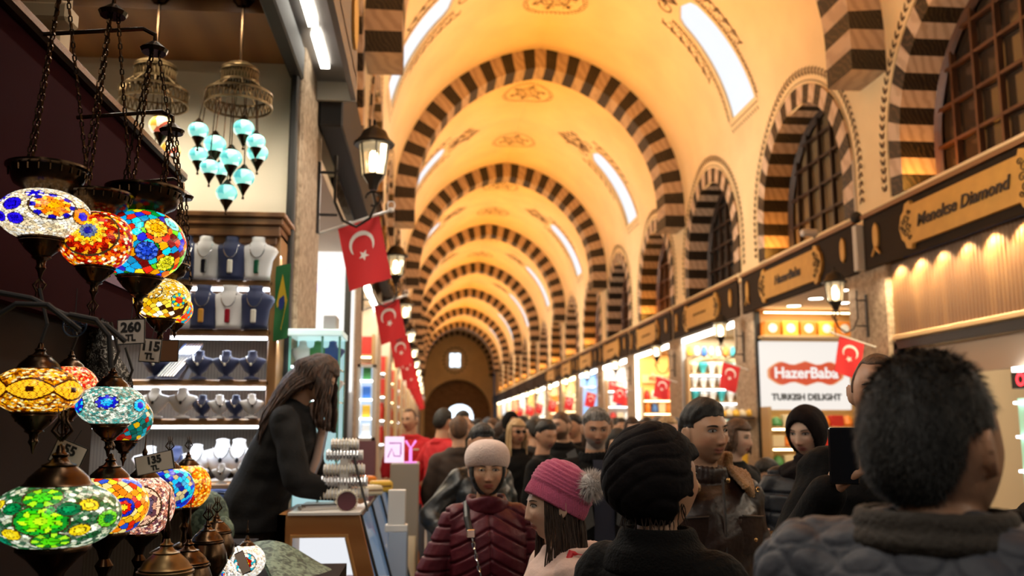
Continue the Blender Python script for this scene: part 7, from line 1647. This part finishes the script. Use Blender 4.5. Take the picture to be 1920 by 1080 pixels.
# ---------------------------------------------------------------- the crowd further on
cols = [('black', (.010, .010, .011)), ('navy', (.010, .014, .035)), ('charcoal', (.03, .03, .032)), ('dark brown', (.035, .02, .012)), ('dark olive', (.025, .026, .016)), ('dark red', (.12, .012, .015)), ('grey', (.08, .08, .085)), ('dark green', (.012, .03, .02))]
hk = [('short', blk_h, 'dark hair', 0), ('short', gry_h, 'grey hair', 0), ('long', brn_h, 'long brown hair', 1), ('hijab', None, 'a headscarf', 1), ('crop', blk_h, 'cropped hair', 0), ('bun', blk_h, 'tied hair', 1), ('long', blo_h, 'long fair hair', 1), ('short', mid_h, 'brown hair', 0)]
sc_c = [M('%s scarf cloth' % n, c, .85) for n, c in (('black', (.012, .012, .014)), ('cream', (.5, .42, .32)), ('plum', (.08, .015, .04)), ('slate', (.07, .09, .12)))]
protos = []
for i, (ht, hm, hd, fem) in enumerate(hk):
    hm = hm or sc_c[i % 4]
    p = person('x', 900+i, 795, 12.0, 0, (0, 0, 0), fem=fem, skin=['olive', 'tan', 'fair', 'olive'][i % 4], hair=(ht, hm, 40, .22) if ht == 'long' else (ht, hm), top=M('crowd coat proto %d' % i, (.01, .01, .01), .8), vox=.014, eyes=False, coll=(.05, .09) if i % 2 else None, bulk=1.3, arms={1: ((.25, -.0, 1.14), (.21, -.12, .92)), -1: ((-.25, .05, 1.13), (-.25, .03, .86))})
    protos.append(p)
spots = []
q = random.Random(21)
want = [(1000, 812, 7.6), (1012, 806, 10.2), (940, 806, 11.2), (925, 800, 12.5), (982, 798, 12.2), (1003, 796, 13.4), (1035, 800, 11.5), (1090, 806, 10.6), (1100, 800, 13.0), (950, 798, 14.8), (915, 797, 15.5), (975, 793, 16.2), (1020, 795, 15.2), (1065, 797, 14.2), (1140, 798, 12.2), (1165, 804, 10.8), (1185, 806, 9.6), (1190, 799, 13.8), (1215, 797, 11.4), (1235, 800, 9.2), (1250, 804, 8.4), (1270, 800, 11.0),
        (880, 800, 17), (895, 797, 20), (905, 796, 24), (930, 797, 19), (942, 796, 22), (960, 796, 20.5), (985, 796, 19), (1010, 797, 20), (1040, 797, 18.5), (1080, 797, 17.5), (870, 797, 26), (885, 797, 30), (912, 797, 28), (925, 797, 33), (900, 798, 38), (948, 797, 27), (1055, 797, 22), (1120, 797, 16.5), (1155, 797, 15.8), (845, 799, 22), (852, 798, 34), (838, 800, 15.0), (1030, 797, 26), (940, 797, 40), (990, 797, 28), (880, 798, 45), (910, 798, 48), (930, 798, 46), (1205, 799, 16), (1295, 800, 10.2), (1110, 812, 7.9), (1212, 822, 6.9), (1155, 830, 6.4), (985, 830, 6.6), (860, 812, 7.4)]
PL = [(o_.location.x, o_.location.y) for o_ in COL.objects if o_.get('category') == 'person' and o_ not in protos]; LB = []; used = set(); adj = ['walking towards the camera', 'seen from behind', 'turned to one side', 'pausing by the shops', 'in the thick of the crowd']
land = [(880, 'below the end gateway'), (950, 'before the blonde woman'), (1010, 'beyond the blonde woman'), (1075, 'beyond the bearded man'), (1150, 'beyond the grey-haired man'), (1230, 'beside the lit shelves'), (1400, 'by the white vase shop')]
for i, (px, py, Y) in enumerate(want):
    pi = (i*5+i//8) % 8; cn_, cc = cols[(i*3+i//5) % 8]; p = protos[pi]; first_ = pi not in used
    o = p if first_ else copy_tree(p); used.add(pi)
    dy = q.uniform(-2, 4); tg = at(px, py+dy, Y)
    while any((tg[0]-a)**2+(tg[1]-b)**2 < .21 for a, b in PL): Y += .3; tg = at(px, py+dy, Y)
    PL.append((tg[0], tg[1])); sc_ = min(max(tg[2]/1.63, .86), 1.07); rz = q.choice([0, 0, 15, -20, 180, 165, 200, 60, -70, 110]); face = 'facing the camera' if abs(rz) < 30 else 'back turned' if 150 < abs(rz) < 215 else 'side-on'
    o.scale = (sc_,)*3; o.location = (tg[0], tg[1], 0); o.rotation_euler.z = math.radians(rz)
    for c in o.children:
        if c.name.startswith('jacket'):
            c.data = c.data.copy(); c.data.materials[0] = M('%s crowd coat' % cn_, cc, .8)
    ln = [t for x, t in land if px <= x] or ['']
    if i == 33: ln = ['close to the lit shelves']
    dpt = 'near' if Y < 9 else 'farther' if Y < 14 else 'far' if Y < 24 else 'tiny'
    o['label'] = '%s person with %s, %s coat, %s, %s' % (dpt, hk[pi][2], cn_, face, ln[0]); LB.append(o['label'])
    if LB.count(o['label']) > 1: o['label'] = o['label'].replace('coat', 'long coat'); o['group'] = 'crowd further down the hall'
for i, p in enumerate(protos):
    if i not in used: pass
# ================================================================ WORLD, LIGHTS, VIEW
w = D.worlds.new('world'); bpy.context.scene.world = w; w.use_nodes = True
w.node_tree.nodes['Background'].inputs[0].default_value = (.55, .62, .8, 1); w.node_tree.nodes['Background'].inputs[1].default_value = .04
AMB = (1.0, .44, .06)
for k, yc in enumerate(YW[:17]):
    for X, sg in ((XR, -1), (XL, 1)):
        if X == XL and k < 1: continue
        light('vault_uplight', 'AREA', (X+sg*.55, yc, 4.14), 50, AMB, (0, math.radians(180+28*sg), 0), .10, 2.2, spread=95)
for k, yc in enumerate(YW[:17]):      # lamps standing on the sills of some windows
    for X, sg in ((XR, -1), (XL, 1)):
        if (X == XR and k in (0, 4, 6)) or (X == XL and k < 2): continue
        light('sill_lamp', 'POINT', (X-sg*.06, yc+1.08, WZ+.14), 14, (1, .42, .07), size=.05)
for k, yc in enumerate(YW[1:16:2]):       # added pale fill on the opposite wall, standing in for skylight daylight
    for X, sg in ((XR, -1), (XL, 1)):
        light('wall_fill', 'AREA', (X+sg*.35, yc+2.1, 4.14), 90, (1, .86, .70), (0, math.radians(180+72*sg), 0), .12, 1.2, spread=100)
for k in range(-3, 12):                   # strip lights under the fascias throw light into the hall
    yc = 12.22+4.225*k
    light('fascia_light', 'AREA', (4.95, yc, 3.36), 44, (1, .86, .66), (0, math.radians(35), 0), .08, 3.4)
    light('fascia_light', 'AREA', (-.52, yc, 3.56), 38, (1, .90, .76), (0, math.radians(-30), 0), .08, 3.4)
sc = bpy.context.scene
sc.view_settings.view_transform = 'Standard'; sc.view_settings.look = 'None'; sc.view_settings.gamma = 1
sc.view_settings.exposure = 0.0
sc.cycles.use_denoising = True
sc.cycles.max_bounces = 6; sc.cycles.diffuse_bounces = 3; sc.cycles.glossy_bounces = 3; sc.cycles.transmission_bounces = 4; sc.cycles.transparent_max_bounces = 8
sc.cycles.sample_clamp_indirect = 4; sc.cycles.caustics_reflective = False; sc.cycles.caustics_refractive = False
